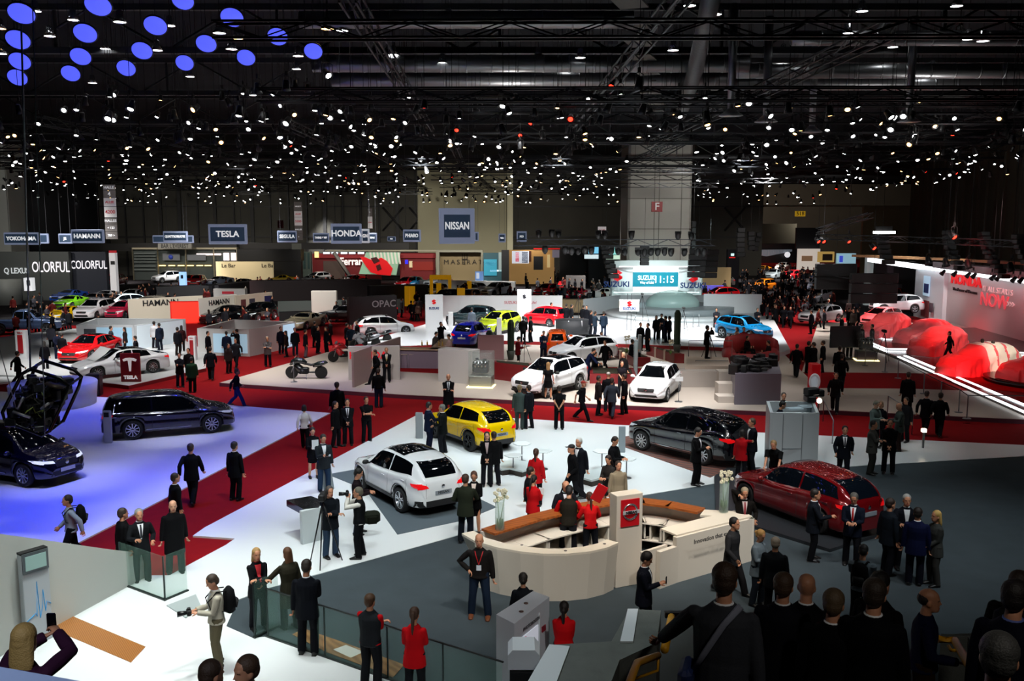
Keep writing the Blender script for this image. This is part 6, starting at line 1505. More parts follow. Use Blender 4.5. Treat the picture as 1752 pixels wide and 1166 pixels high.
for px, py, lb in ((893, 759, 'small hexagonal side table farthest back'), (878, 779, 'small hexagonal side table standing on the zigzag bench'), (929, 771, 'small hexagonal side table right of the zigzag bench'), (1030, 772, 'small hexagonal side table left of the dark off-roader mat'), (1072, 785, 'small hexagonal side table nearest the dark wood mat')):
 L = P(px, py, .70); t = thing('side_table', lb, 'table', (L.x, L.y, .05)); obj('table_top', MB().lathe([(.30, .62), (.32, .64), (.30, .66)], 6, smooth=False), mat('#e6ecec', .3), t); obj('leg', MB().lathe([(.02, .02), (.02, .62)], 8), steel, t); obj('base', MB().lathe([(.17, 0), (.16, .02)], 12), steel, t)
t, s, h = totem('info_screen', 'leaning glass information panel by the nose of the dark off-roader', 1058, 1070, 729, 775, .05, '#8c979c', .05)
L = P(1161, 688, HZ); t = thing('info_stand', 'thin post with a small white info card beside the white hatchback', 'sign', L); obj('post', MB().lathe([(.015, 0), (.015, 1.0)], 6), steel, t); obj('card', MB().box((0, 0, 1.05), (.35, .05, .2)), mat('#e8ecee', .4), t); obj('base', MB().lathe([(.18, 0), (.17, .02)], 14), steel, t)
# ---------- reception counter
wc = mat('#e3d8c8', .45); wcd = mat('#cfc6ba', .5); orange_wood = wood('#b0602a', '#8f4a1e', 2.5, .35, (0, 0, .4))
t = thing('reception_counter', 'large cream reception counter with a curved front and orange wooden tops', 'counter')
ZT = 1.15
def TP(px, py, z=ZT): return Vector((*PT(px, py, z), z))
front = [(790, 913), (812, 926), (850, 937), (890, 944), (930, 948), (970, 948), (1010, 944), (1040, 937), (1058, 929)]
outer = [TP(a, b).to_2d() for a, b in front]
cen = Vector((sum(p.x for p in outer)/len(outer), sum(p.y for p in outer)/len(outer)+1.2))
inn = []
for i, p in enumerate(outer):
 a = outer[max(0, i-1)]; b = outer[min(len(outer)-1, i+1)]; d = (b-a).normalized(); n = Vector((-d.y, d.x)); inn.append(p+n*.32)
bo = [p+(cen-p).normalized()*(.10 if i else .5) for i, p in enumerate(outer)]
m = MB(); nn = len(outer)
vs = [(p.x, p.y, ZT-.05) for p in outer]+[(p.x, p.y, .035) for p in bo]+[(p.x, p.y, ZT-.05) for p in inn]+[(p.x, p.y, .035) for p in inn]
fs = [(i+nn, i+1+nn, i+1, i) for i in range(nn-1)]+[(2*nn+i, 2*nn+i+1, 3*nn+i+1, 3*nn+i) for i in range(nn-1)]+[(i, i+1, 2*nn+i+1, 2*nn+i) for i in range(nn-1)]+[(0, 2*nn, 3*nn, nn), (nn-1, 2*nn-1, 4*nn-1, 3*nn-1)]
m.add(vs, fs, 0, False); obj('curved_front', m, wc, t)
m = MB(); poly = [(p.x, p.y) for p in outer]+[(p.x, p.y) for p in reversed(inn)]; 
for i in range(nn-1): m.prism([tuple(outer[i]), tuple(outer[i+1]), tuple(inn[i+1]), tuple(inn[i])], ZT-.05, ZT)
obj('counter_top', m, mat('#f1e4d0', .35), t)
bk = [(826, 908), (905, 884), (985, 865), (1046, 855), (1100, 855), (1150, 861), (1205, 872)]; bp = [TP(a, b).to_2d() for a, b in bk]
m = MB()
for i in range(len(bp)-1):
 a, b = bp[i], bp[i+1]; d = (b-a).normalized(); n = Vector((d.y, -d.x)); m.prism([tuple(a-n*.05), tuple(b-n*.05), tuple(b+n*.42), tuple(a+n*.42)], ZT-.02, ZT+.03)
obj('wooden_top', m, orange_wood, t)
m = MB(); fenceb(m, [tuple(p) for p in bp], .035, ZT-.02, .08); obj('back_panel', m, wcd, t)
m = MB()
for i in range(len(bp)-1):
 a, b = bp[i], bp[i+1]; d = (b-a).normalized(); n = Vector((d.y, -d.x))
 for z in (.35, .78): m.prism([tuple(a), tuple(b), tuple(b+n*.75), tuple(a+n*.75)], z-.03, z)
 for u in (.05, .5, .95): c = a.lerp(b, u)+n*.35; m.box((c.x, c.y, .56), (.04, .7, .45), math.atan2(d.y, d.x))
obj('shelf', m, wc, t)
rb = [(1158, 916), (1285, 884), (1278, 876), (1205, 872), (1150, 905)]; q = [TP(a, b).to_2d() for a, b in rb]
m = MB(); fenceb(m, [tuple(q[0]), tuple(q[1]), tuple(q[2])], .035, ZT-.04, .12); fenceb(m, [tuple(q[0]), tuple(TP(1130, 925).to_2d())], .035, ZT-.25, .12); obj('side_block', m, wc, t)
m = MB()
a, b = q[0], q[1]; d = (b-a).normalized(); n = Vector((-d.y, d.x)); m.prism([tuple(a), tuple(b), tuple(b+n*.55), tuple(a+n*.55)], ZT-.04, ZT); a2, b2 = q[1]+n*.4, q[3]; m.prism([tuple(q[1]), tuple(q[2]), tuple(q[3]), tuple(q[3]-Vector((.2, .45)))], ZT-.045, ZT-.005); obj('counter_top', m, mat('#f1e4d0', .35), t)
M_ = Matrix.Rotation(math.atan2(d.y, d.x), 4, 'Z'); c = a.lerp(b, .28)-n*.07; text('lettering', 'Innovation that excites', .15, mat('#2c2c2c', .5), t, face_M((c.x+.35, c.y, 1.0), -n.x, -n.y), .003, .002)
m = MB(); p0 = TP(1100, 930).to_2d(); p1 = TP(1138, 918).to_2d(); fenceb(m, [tuple(p0), tuple(p1)], .035, ZT-.2, .08); obj('gate_door', m, wc, t)
L = P(1075, 1003, .035); tt = thing('logo_tower', 'cream pillar with a red square and chrome ring emblem reading NISSAN', 'sign', L, .42)
hh = 2.15; obj('pillar', MB().box((0, .15, hh/2), (.68, .32, hh), bev=.01), wc, tt); obj('red_square', MB().box((.0, -.02, hh-.42), (.48, .03, .62)), mat('#b8121c', .4, emit=.15, samp=False), tt)
m = MB(); m.lathe([(.15, 0), (.17, .03), (.19, .03), (.20, 0)], 28, axis='Y', M=Matrix.Translation((0, -.03, hh-.4))); obj('ring_emblem', m, mat('#d8dce0', .2, .9), tt)
obj('name_bar', MB().box((0, -.07, hh-.4), (.42, .02, .075)), mat('#d8dce0', .3, .3), tt); text('lettering', 'NISSAN', .085, mat('#222426', .4), tt, face_M((0, -.085, hh-.4), 0, -1), .003, .004)
orchid(TP(855, 909), 'white orchids in a tall clear vase on the near end of the reception counter', 1.0); orchid(TP(1238, 877), 'white orchids in a tall clear vase at the far corner of the counter', 1.05)
for px, py in ((893, 936), (968, 946), (1035, 934), (1255, 892)):
 tag(obj('power_socket', MB().lathe([(.035, 0), (.035, .008)], 10), mat('#6a625a', .4, .6), loc=TP(px, py)+Vector((0, .1, .001))), 'small round socket set in the counter top', 'socket', 'sockets in the counter top')
L = P(895, 1150, .035); t = thing('photo_kiosk', 'tall white wedge-shaped photo kiosk with a touch screen', 'kiosk')
a, b, c_, d_ = [PT(x, y, 1.55) for x, y in ((880, 1068), (940, 1022), (912, 1012), (849, 1052))]
m = MB(); m.prism([a, b, c_, d_], .035, 1.55); obj('body', m, mat('#c9ced4', .4), t)
a_ = Vector(a); b_ = Vector(b); d = (b_-a_).normalized(); n = Vector((d.y, -d.x)); ang = math.atan2(d.y, d.x)
def onface(u, z, w, h, m_, nm, off=.01):
 c = a_.lerp(b_, u)+n*off; obj(nm, MB().box((c.x, c.y, z), (w, .02, h), ang), m_, t)
LL = (b_-a_).length
onface(.42, 1.0, LL*.45, .42, mat('#dfe4f0', .2, emit=.35), 'screen'); onface(.36, .9, LL*.38, .07, mat('#6f8fd0', .2, emit=.4), 'screen_bar', .025); onface(.25, 1.14, .08, .1, mat('#c03060', .3, emit=.3), 'red_mark', .025)
onface(.82, 1.05, .13, .1, mat('#8c1c2c', .4), 'camera_symbol'); c = a_.lerp(b_, .45)+n*.02; text('lettering', 'PHOTOBOOTH', .085, mat('#3a3c40', .5), t, face_M((c.x, c.y, 1.33), n.x, n.y), .002, .001)
for u in (.35, .6):
 c = Vector(a).lerp(Vector(c_), u); obj('camera_lens', MB().lathe([(.04, 0), (.04, .01)], 12), mat('#5a4038', .3), t, loc=(c.x, c.y, 1.55))
onface(.69, .75, .02, 1.3, mat('#dfe8ea', .4), 'light_slot')
L = PY(896, 1135, 9.2); t = thing('ticket_machine', 'white round-topped machine with black slots in front of the stairs', 'machine', (L.x, 9.2, 0))
zt = PY(896, 1112, 9.2).z; obj('column', MB().box((0, .2, zt/2-.15), (.30, .4, zt-.3)), mat('#dfe4e6', .4), t)
m = MB(); pr = [(-.17, 0), (.17, 0), (.17, .16), (.12, .22), (-.12, .22), (-.17, .16)]
vs = [(x, -.02, zt-.22+z) for x, z in pr]+[(x, .3, zt-.22+z) for x, z in pr]; m.add(vs, [(0, 1, 2, 3, 4, 5), tuple(reversed(range(6, 12)))]+[(i, i+6, (i+1) % 6+6, (i+1) % 6) for i in range(6)]); obj('head', m, mat('#eef2f4', .35), t)
obj('slot', MB().box((0, -.03, zt-.30), (.30, .06, .13)), black_m, t); obj('slot', MB().box((0, -.03, zt-.47), (.30, .06, .13)), black_m, t)
# ---------- glass balustrade
gm = glass('#a8d8c8', .11)
def balustrade(pts, label, h=1.0, n=1, rail=True, z=.05):
 t = thing('glass_balustrade', label, 'balustrade')
 for (a, b) in zip(pts[:-1], pts[1:]):
  A = P(*a, z); B = P(*b, z); d = (B-A); k = max(1, round(d.length/1.25))
  for i in range(k):
   p = A.lerp(B, i/k+.01); q = A.lerp(B, (i+1)/k-.01); m = MB(); fenceb(m, [(p.x, p.y), (q.x, q.y)], z+.02, z+h, .02); obj('glass_panel', m, gm, t)
   m = MB(); m.box((p.x, p.y, z+h/2), (.03, .03, h)); obj('post', m, mat('#1c2a28', .3, .4), t)
  m = MB(); fenceb(m, [(A.x, A.y), (B.x, B.y)], z, z+.03, .06); obj('floor_channel', m, mat('#16201e', .4), t)
  if rail: m = MB(); fenceb(m, [(A.x, A.y), (B.x, B.y)], z+h, z+h+.02, .03); obj('top_rail', m, mat('#0e1514', .3), t)
balustrade([(457, 1090), (662, 1162), (860, 1232)], 'long glass balustrade between the white floor and the grey carpet')
balustrade([(207, 1000), (282, 1028), (320, 1012)], 'L-shaped glass barrier by the sloping white wall', 1.0, rail=False)
balustrade([(436, 1092), (477, 1072)], 'short pair of glass gate panels beside the two women', 1.15, rail=False)
t = thing('push_bar', 'dark push bar of the glass barrier by the sloping wall', 'handle'); m = MB(); m.tube([PY(287, 960, 24.2), PY(334, 973, 24.8)], .03, 6); obj('bar', m, mat('#3a4442', .3, .6), t)
m = MB()
for px, py in ((735, 1083), (806, 1100), (690, 1063)): pass
A = P(90, 1065, .05); B = P(207, 1001, .05); C = P(243, 985, .05); dd = (B-A).normalized(); A2 = A-dd*9
def ztop_at(px, py, X): d = dirpx(px, py); t_ = X.y/d.y; return CAMZ+d.z*t_
m = MB(); wl = []
for k in range(13):
 X = A2.lerp(C, k/12); 
 px = W_/2+F_*X.x/(X.y*math.cos(PITCH)+ (CAMZ-1)*math.sin(PITCH)); py = 913+(px)*(950-913)/250 if px < 300 else 950
 wl.append((X, max(.6, ztop_at(px, py, X))))
n_ = Vector((-dd.y, dd.x, 0))*.15
for (X, z1), (Y_, z2) in zip(wl[:-1], wl[1:]):
 vs = [X-n_, Y_-n_, Y_+n_, X+n_]; m.add([(v.x, v.y, 0) for v in vs]+[(vs[0].x, vs[0].y, z1), (vs[1].x, vs[1].y, z2), (vs[2].x, vs[2].y, z2), (vs[3].x, vs[3].y, z1)], [(0, 3, 2, 1), (4, 5, 6, 7), (0, 1, 5, 4), (1, 2, 6, 5), (2, 3, 7, 6), (3, 0, 4, 7)])
tag(obj('sloping_wall', m, mat('#d2d6d0', .5)), 'long white wall with a sloping top edge behind the screen tower', 'wall panel')
L = P(66, 1098, .05); t = thing('screen_tower', 'white leaning tower with a grey screen on top and a blue graph line', 'display', L, .95)
obj('body', MB().box((0, 0, .92), (.52, .16, 1.84), bev=.01), mat('#cdd6dc', .4), t); obj('screen_frame', MB().box((0, -.09, 1.66), (.5, .03, .40)), mat('#50585c', .4), t); obj('screen', MB().box((0, -.11, 1.66), (.40, .02, .28)), mat('#8fb0aa', .3, emit=.25), t); obj('cap', MB().box((0, 0, 1.86), (.52, .16, .04)), black_m, t)
m = MB(); g = [(-.24, .5), (-.05, .62), (-.03, .55), (0, 1.25), (.03, .5), (.08, .7), (.11, 1.05), (.14, .6), (.17, .8), (.25, .72)]
m.tube([(x, -.085, z) for x, z in g], .008, 4); obj('graph_line', m, mat('#2a9ad8', .4, emit=.2), t)
m = MB(); m.prism([PT(285, 1037, .06), PT(335, 1018, .06), PT(345, 1040, .06), PT(318, 1058, .06)], .05, .07); tag(obj('floor_tray', m, mat('#aeb8b8', .3)), 'shallow pale tray set in the floor beside the glass barrier', 'tray')
# ---------- stairs and handrails where the photograph is taken from
st = MB(); rr = math.radians(-12)
for i in range(24):
 z = 4.95-.17*i*1.05; D = 3.2+.37*i
 if z < .2: break
 c = Vector((2.9+D*.22, D, z/2)); st.box((c.x, c.y, c.z), (5.0, .40, z), rr)
struct('stairs', st, mat('#1e2022', .8, noise=.2, nscale=3))
conc = mat('#6d716c', .85, noise=.25, nscale=5, bump=.3, bscale=25)
t = thing('parapet', 'L-shaped concrete parapet with a bright white outer edge beside the stairs', 'parapet')
pz = 3.6; m = MB(); m.prism([PT(942, 1104, pz), PT(1046, 1098, pz), PT(1077, 1043, pz), PT(1131, 1045, pz), PT(1124, 1100, pz), PT(1060, 1130, pz), PT(1018, 1240, pz), PT(880, 1240, pz)], 0, pz); obj('wall', m, conc, t)
m = MB(); m.prism([PT(1074, 1042, pz+.02), PT(1092, 1042, pz+.02), PT(1083, 1098, pz+.02), PT(1061, 1098, pz+.02)], .05, pz+.02); m.prism([PT(940, 1103, pz+.02), PT(975, 1106, pz+.02), PT(925, 1240, pz+.02), PT(860, 1240, pz+.02)], .05, pz+.02); obj('white_edge', m, mat('#e8eef0', .4), t)  # stand light on the concrete edge, put in as white strips
yel = mat('#e0a012', .45)
def pz_(px, py, D): return PY(px, py, D)
t = thing('yellow_handrail', 'yellow tubular handrail under the hand of the man with the shoulder bag', 'handrail'); m = MB()
q = [pz_(1060, 1230, 4.9), pz_(1078, 1166, 5.4), pz_(1090, 1135, 5.9), pz_(1126, 1122, 6.5)]; m.tube(q, .027, 10); obj('rail', m, yel, t); obj('bracket', MB().tube([q[3], q[3]-Vector((0, 0, .12)), q[3]-Vector((.2, 0, .2))], .012, 6), yel, t)
t = thing('yellow_handrail', 'short upper piece of yellow handrail beyond the concrete parapet', 'handrail'); q = [pz_(1137, 1112, 8.0), pz_(1149, 1055, 9.3)]; obj('rail', MB().tube(q, .04, 10), yel, t); obj('bracket', MB().box((q[1].x+.05, q[1].y, q[1].z+.02), (.25, .06, .06)), black_m, t)
t = thing('yellow_handrail', 'yellow handrail sloping down past the man in the blue sweater', 'handrail'); q = [pz_(1605, 1094, 9.6), pz_(1634, 1097, 9.6), pz_(1675, 1168, 8.0), pz_(1700, 1215, 7.4)]; obj('rail', MB().tube(q, .045, 10), yel, t); obj('bracket', MB().tube([pz_(1623, 1106, 9.4), pz_(1627, 1113, 9.3), pz_(1636, 1114, 9.2)], .02, 6), yel, t)
m = MB(); m.prism([PT(1610, 1086, 3.0), PT(1656, 1090, 3.0), PT(1682, 1130, 3.0), PT(1700, 1250, 3.0), PT(1760, 1250, 3.0), PT(1690, 1120, 3.0), PT(1665, 1084, 3.0)], 0, 3.0); tag(obj('stair_wall', m, conc), 'dark concrete side wall under the right yellow handrail', 'parapet')
m = MB(); a = PY(-60, 1131, 4.4); b = PY(420, 1216, 4.4); m.add([(a.x, 4.0, a.z), (b.x, 4.0, b.z), (b.x, 4.0, b.z-1.6), (a.x, 4.0, a.z-1.6), (a.x, 4.4, a.z), (b.x, 4.4, b.z), (b.x, 4.4, b.z-1.6), (a.x, 4.4, a.z-1.6)], [(0, 3, 2, 1), (4, 5, 6, 7), (0, 1, 5, 4), (3, 7, 6, 2), (0, 4, 7, 3), (1, 2, 6, 5)]); tag(obj('ledge', m, mat('#8c9cc0', .5)), 'slanting pale blue ledge in the bottom corner', 'ledge')
struct('stairs.001', MB().box((-3.2, 4.8, 1.15), (5.2, 4.0, 2.3)).box((-4.2, 3.6, 2.6), (3.2, 1.6, 1.4)), mat('#2a2c2e', .8))
# ---------- hanging stripped chassis at the top left stand
t = thing('hanging_rig', 'black stripped vehicle chassis with cables hung above the dark people carrier', 'display'); D = 22
def q_(px, py, dy=0): return PY(px, py, D+dy)
m = MB(); rng = [q_(52, 632), q_(104, 648), q_(117, 660), q_(112, 678), q_(85, 738), q_(72, 746), q_(8, 720), q_(4, 706), q_(38, 640)]
m.tube(rng+[rng[0]], .045, 8); m.tube([p+Vector((0, .7, .1)) for p in rng+[rng[0]]], .045, 8)
for p in rng[::2]: m.tube([p, p+Vector((0, .7, .1))], .03, 6)
obj('frame', m, mat('#0c0c0e', .25, .4), t)
m = MB(); rr = random.Random(21)
for i in range(150):
 u, v = rr.random(), rr.random(); c = q_(36+u*70-v*32, 644+v*80+u*12)+Vector((0, rr.uniform(.05, .65), 0)); m.box(c, (rr.uniform(.08, .32), rr.uniform(.08, .3), rr.uniform(.05, .26)), rr.uniform(0, 3), bev=.02)
obj('machinery', m, mat('#202224', .35, .6, noise=.5, nscale=3), t)
for i in range(9):
 c = q_(rr.uniform(30, 90), rr.uniform(655, 722)); pts = [c]; 
 for k in range(4): pts.append(pts[-1]+Vector((rr.uniform(-.2, .2), rr.uniform(-.08, .04), rr.uniform(-.2, .2))))
 obj('cable', MB().tube(pts, .013, 5), mat(rr.choice(('#6a7a2c', '#101010', '#8a8a82', '#201810')), .5), t)
for a, b in (((22, 705), (52, 715)), ((40, 680), (30, 700)), ((84, 690), (70, 700))): obj('bracket', MB().tube([q_(*a, -.1), q_(*b, -.1)], .035, 6), mat('#9a9c98', .35, .8), t)
obj('perforated_panel', MB().tube([q_(80, 655, -.05), q_(108, 664, -.05)], [(.22, .02)]*2, 4), mat('#3a3026', .4, .6), t)
obj('support_column', MB().tube([q_(52, 636, .3), Vector((q_(36, 0).x, D+.3, CEIL))], .024, 8), mat('#6c7a7a', .4, .3), t)
tag(obj('hoist_cable', MB().tube([PY(77, 745, 21), Vector((PY(68, 0, 21).x, 21, CEIL))], .014, 6), mat('#4a5a5a', .4, .5)), 'thin straight hoist cable right of the hanging chassis pole', 'cable')
tag(obj('hoist_cable', MB().tube([q_(28, 700, -.1), q_(0, 600, -.1), q_(-40, 480)], .012, 6), mat('#8c9494', .4, .5)), 'slack steel cable from the hanging chassis to the frame edge', 'cable')
t = thing('gear_truss', 'black truss loaded with moving heads in front of the big column', 'truss')
D = 74; a = PY(880, 413, D); b = PY(1222, 418, D); m = MB(); m.join(truss_mb((b-a).length, .5), Matrix.Translation((a+b)/2)); obj('beam', m, mat('#3c4046', .4, .6), t); rr = random.Random(5)
for i in range(26):
 c = a.lerp(b, .12+.86*i/26)+Vector((0, -.3, rr.choice((-.75, -.7, .6)))); m = MB(); m.lathe([(.10, -.3), (.22, -.1), (.25, .2), (.18, .35)], 10, M=Matrix.Translation(c) @ Matrix.Rotation(rr.uniform(-.8, .8), 4, 'X')); m.box((c.x, c.y, c.z+.3), (.5, .15, .2)); obj('moving_head', m, black_m, t)
def speakers(px, py, D, n, label, w=.9, sx=0, lean=.03, s_=.42):
 t = thing('speaker_array', label, 'loudspeaker', PY(px, py, D)); 
 for i in range(n): obj('speaker_cabinet', MB().box((sx*i, -lean*i*i, -s_*i), (w, .5, s_*.92), bev=.03), mat('#0c0c0e', .6), t)
 obj('suspension_wire', MB().box((0, 0, 2), (.02, .02, 4)), black_m, t)
speakers(1103, 424, 74, 5, 'short black speaker column hanging over the turquoise screen', .7, 0, .0, .32)
speakers(1037, 424, 80, 7, 'black curved speaker column left of the clock wall', .9, .08, .05, .4)
speakers(1195, 430, 78, 5, 'pair of bulky black speakers right of the big column, near one', 1.5, -.05, .02, .5); speakers(1215, 432, 80, 5, 'pair of bulky black speakers right of the big column, far one', 1.5, -.05, .02, .5)
speakers(1268, 394, 95, 6, 'curved black speaker column at the portal frame', .8, -.05, .05, .5); speakers(1285, 400, 96, 4, 'short speaker column second from the portal frame', .7, 0, .05, .5); speakers(1298, 402, 97, 4, 'slim leaning speaker column third from the portal frame', .5, -.12, .03, .5)
speakers(1187, 384, 88, 5, 'narrow black speaker column on the right edge of the big column', .4, 0, .0, .6)
speakers(1622, 398, 56, 8, 'black curved speaker column over the covered cars', .55, .02, .03, .3); speakers(1683, 400, 52, 10, 'long curved black speaker column before the pleated wall', .5, .05, .02, .26); speakers(1742, 405, 48, 9, 'black speaker column at the right edge of the hall', .5, .06, .02, .26)
speakers(1510, 405, 66, 6, 'black speaker column under a bright white bar lamp', .8, .02, .04, .36)
t = thing('bar_lamp', 'bright white bar lamp on the rig over the red stage', 'lamp', PY(1513, 398, 66)); obj('tube', MB().box((0, 0, 0), (1.6, .2, .18), rz=.1), mat('#ffffff', .3, emit=5), t); obj('bracket', MB().box((0, .1, .3), (1.2, .1, .3)), black_m, t)
for a, b, Y0, Y1, lb in (((1400, 395), (1490, 368), 70, 62, 'black truss slanting over the far right stand'), ((1400, 405), (1760, 418), 68, 48, 'black truss over the covered cars'), ((1395, 462), (1500, 482), 66, 66, 'low black truss with monitors left of the black arch wall')):
 A = PY(*a, Y0); B = PY(*b, Y1); d = B-A; m = MB(); m.join(truss_mb(d.length, .35), Matrix.Translation((A+B)/2) @ d.to_track_quat('X', 'Z').to_matrix().to_4x4()); tag(obj('lighting_truss', m, truss_m), lb, 'truss')
speakers(1430, 462, 68, 2, 'large black box stack hanging over the far right stand', 3.0, 0, 0, 1.0); speakers(1495, 476, 66, 3, 'wide black speaker stack by the black arch wall', 3.4, 0, 0, .75)
for i, px in enumerate((1612, 1632, 1655, 1665, 1697, 1706, 1733, 1745)):
 lamp_head(PY(px, 468+(px-1612)*.10, 57-(px-1612)*.04), .7, .6, 'w' if i % 3 == 2 else 'w', 'spot', .9, label='black barn-door lamp washing the IT ALL STARTS NOW wall', group='wash lamps on the stage wall')
t = thing('draped_table', 'black draped round table with white uprights on the bright white floor', 'table', P(980, 570, .45)); obj('cloth', MB().lathe([(1.35, 0), (1.3, .95), (0, .97)], 30), mat('#17191d', .7), t)
for a in (-1.2, -.35, .5): obj('upright', MB().box((a*1.1, -1.3+abs(a)*.3, .5), (.06, .06, 1.0)), mat('#e8eaec', .4), t)
def tripod(px, py, z, label, h=1.35, head=True, spread=.45):
 t = thing('camera_tripod', label, 'tripod', P(px, py, z)); 
 for k in range(3): a = k*2.094+.5; obj('leg', MB().tube([(0, 0, h), (spread*math.cos(a), spread*math.sin(a), 0)], [.022, .014], 6), mat('#1a1a1c', .4, .5), t)
 if head: obj('camera', MB().box((0, 0, h+.12), (.16, .34, .18), bev=.03).lathe([(.06, .15), (.07, .34)], 10, axis='Y', M=Matrix.Translation((0, 0, h+.12)) @ Matrix.Rotation(PI, 4, 'Z')), black_m, t)
 return t
tripod(555, 965, .05, 'tall black video tripod held by the man in the dark jacket', 1.55); tripod(897, 618, HZ, 'camera tripod in front of the man in the red jacket', 1.2); tripod(1214, 612, 1.15, 'video tripod on the beige camera deck', 1.2); tripod(1098, 560, .45, 'big studio camera pedestal near the white post sign', 2.4, True, .8); tripod(1169, 571, .45, 'black tripod in front of the glass dome', 1.7); tripod(1511, 620, HZ, 'camera dolly with a tall black mast by the engine case', 1.7, True, .5); tripod(989, 549, .45, 'silver tripod standing before the long white wall', 2.0, True, .6)
for i, px in enumerate((1082, 1100, 1110, 1118, 1130, 1145, 1160, 1178, 1190)):
 t = thing('rope_post', 'thin silver barrier post in the arc around the round grey stage', 'barrier post', (PY(px, 565, 70).x, P(px, 566-abs(px-1130)*.12, .45).y, .45), 0, 'barrier posts around the round stage'); obj('post', MB().lathe([(.02, 0), (.02, .95)], 6), steel, t); obj('base', MB().lathe([(.15, 0), (.14, .02)], 12), steel, t)
for a, lb in (((1050, 780), ''),): pass
m = MB(); p_ = P(1018, 848, 1.0)
# ------------------------------------------------------------------ cars
def car_at(rear, front, z, car):
 A = P(*rear, z); B = P(*front, z); d = (B-A); d.z = 0; d.normalize(); n = Vector((-d.y, d.x, 0))
 if n.dot(Vector((A.x, A.y, 0))) > 0: n = -n
 mid = (A+B)/2-n*(car.hw-.11)-d*car.shift; mid.z = z
 return mid, math.atan2(d.y, d.x)
def CAR_(rear, front, z, kind, label, color, big=True, kw=None, metal=0.0, rough=.2, **pk):
 c = Car(kind, n=46 if big else 26, **(kw or {})); L, rz = car_at(rear, front, z, c)
 return place_car('car', label, L, rz, c, paintm(color, rough, metal), big, **pk)
G_ = mat('#05070a', .04, spec=.8)
CAR_((689, 877), (619, 838), .06, 'suv', 'white crossover car with a black glass roof, seen from behind on the white floor', '#eef0f2', plate='g', platetext='NISSAN', clad=True, roofglass=True, rim='#b8bcc2')
CAR_((802, 771), (747, 750), .05, 'suv', 'bright yellow crossover car seen from behind beside two suited men', '#f0c400', kw=dict(L=4.13, W=1.77, H=1.57, wb=2.53), plate='g', platetext='NISSAN', clad=True, rim='#2a2c30')
CAR_((1202, 796), (1100, 771), .065, 'suv', 'black-blue off-roader standing on the dark wood mat', '#06070f', kw=dict(L=4.64, W=1.82, H=1.71, wb=2.705, R=.37), plate='d', chrome=True, rim='#c8c8cc', spokes=10)
CAR_((1397, 911), (1280, 866), .12, 'hatch', 'dark red metallic hatchback on the black plinth', '#7a0a12', kw=dict(L=4.39, W=1.77, H=1.55, wb=2.70), plate='d', metal=.3, rim='#3a3c40', glassm=mat('#0a1018', .04, spec=.8))
CAR_((230, 752), (361, 741), .05, 'mpv', 'dark blue-black people carrier seen from the side on the blue-lit floor', '#05051a', chrome=True, plate='w', rim='#e0e4ea', spokes=10)
c = Car('mpv'); q = P(44, 833, .05); ang = math.radians(-24); d = Vector((math.cos(ang), math.sin(ang), 0)); n = Vector((math.sin(ang), -math.cos(ang), 0))
L = q-d*c.xf-n*(c.hw-.11); L.z = .05; place_car('car', 'dark people carrier with lit headlamps under the hanging chassis', L, ang, c, paintm('#05051a'), True, chrome=True, plate='w', rim='#e0e4ea', spokes=10, lit=True)
CAR_((994, 666), (930, 682), HZ, 'suv', 'white off-roader with a woman in a black dress beside its door', '#f4f6f8', kw=dict(L=4.57, W=1.82, H=1.68, wb=2.62), clad=True, roofglass=True, plate='d')
CAR_((1159, 671), (1140, 687), HZ, 'hatch', 'white hatchback facing the camera in front of the silver post', '#f6f8fa', plate=None, rim='#c8ccd2')
CAR_((257, 639), (172, 649), .2, 'sedan', 'white electric saloon with its front lid open behind the red T board', '#e4e6ea', rim='#c0c4c8', spokes=10, roofglass=True)
CAR_((205, 606), (150, 621), .2, 'sedan', 'red electric saloon behind the open white one', '#c00c14', rim='#c0c4c8', roofglass=True)
t = bpy.data.objects['car.008']
m = MB(); m.tube([(1.55, 0, .92), (1.05, 0, 1.25), (.75, 0, 1.52)], [(.62, .02), (.72, .02), (.70, .02)], 12, up=(0, 1, 0)); obj('bonnet_lid', m, mat('#d8dadc', .3), t)
CAR_((835, 588), (846, 582), HZ+.02, 'suv', 'royal blue crossover car seen from behind at the end of the mauve bar', '#101c90', kw=dict(L=4.3, H=1.6, wb=2.61), plate='w') if False else None
L = P(806, 596, HZ); place_car('car', 'royal blue crossover car seen from behind at the end of the mauve bar', L+Vector((0, 1.6, 0)), math.radians(74), Car('suv', L=4.3), paintm('#141e9c'), True, plate='w')
L = P(955, 611, HZ); place_car('car', 'orange hatchback seen from behind beside the man with the red folder', L+Vector((0, 1.7, 0)), math.radians(88), Car('mini', L=3.99, H=1.52, wb=2.53), paintm('#f05a12'), True, plate='d')
L = P(1000, 622, HZ); place_car('car', 'white hatchback with a dark roof half hidden behind the white off-roader', L+Vector((0, 1.2, 0)), math.radians(-150), Car('hatch'), paintm('#eef0f2'), True, roofglass=True)
ZS = HZ+.25
CAR_((890, 567), (845, 576), ZS, 'suv', 'lime green crossover car between two white posts', '#b4c62a', kw=dict(L=4.3, W=1.76, H=1.59, wb=2.6), plate=None)
CAR_((941, 560), (898, 556), ZS, 'mini', 'red small hatchback behind the lime green car', '#cc0c1c')
CAR_((821, 560), (776, 558), ZS, 'suv', 'dark open-doored jeep concept behind the slim white post', '#16282c', kw=dict(L=3.9), clad=True)
CAR_((1231, 578), (1289, 586), ZS, 'suv', 'turquoise crossover car with a black roof near the red sofa', '#1488c4', kw=dict(L=4.17, W=1.77, H=1.61, wb=2.5), clad=True, roofglass=True)
CAR_((637, 577), (692, 574), HZ, 'hatch', 'white hatchback parked behind the pinkish side wall', '#eceef0')
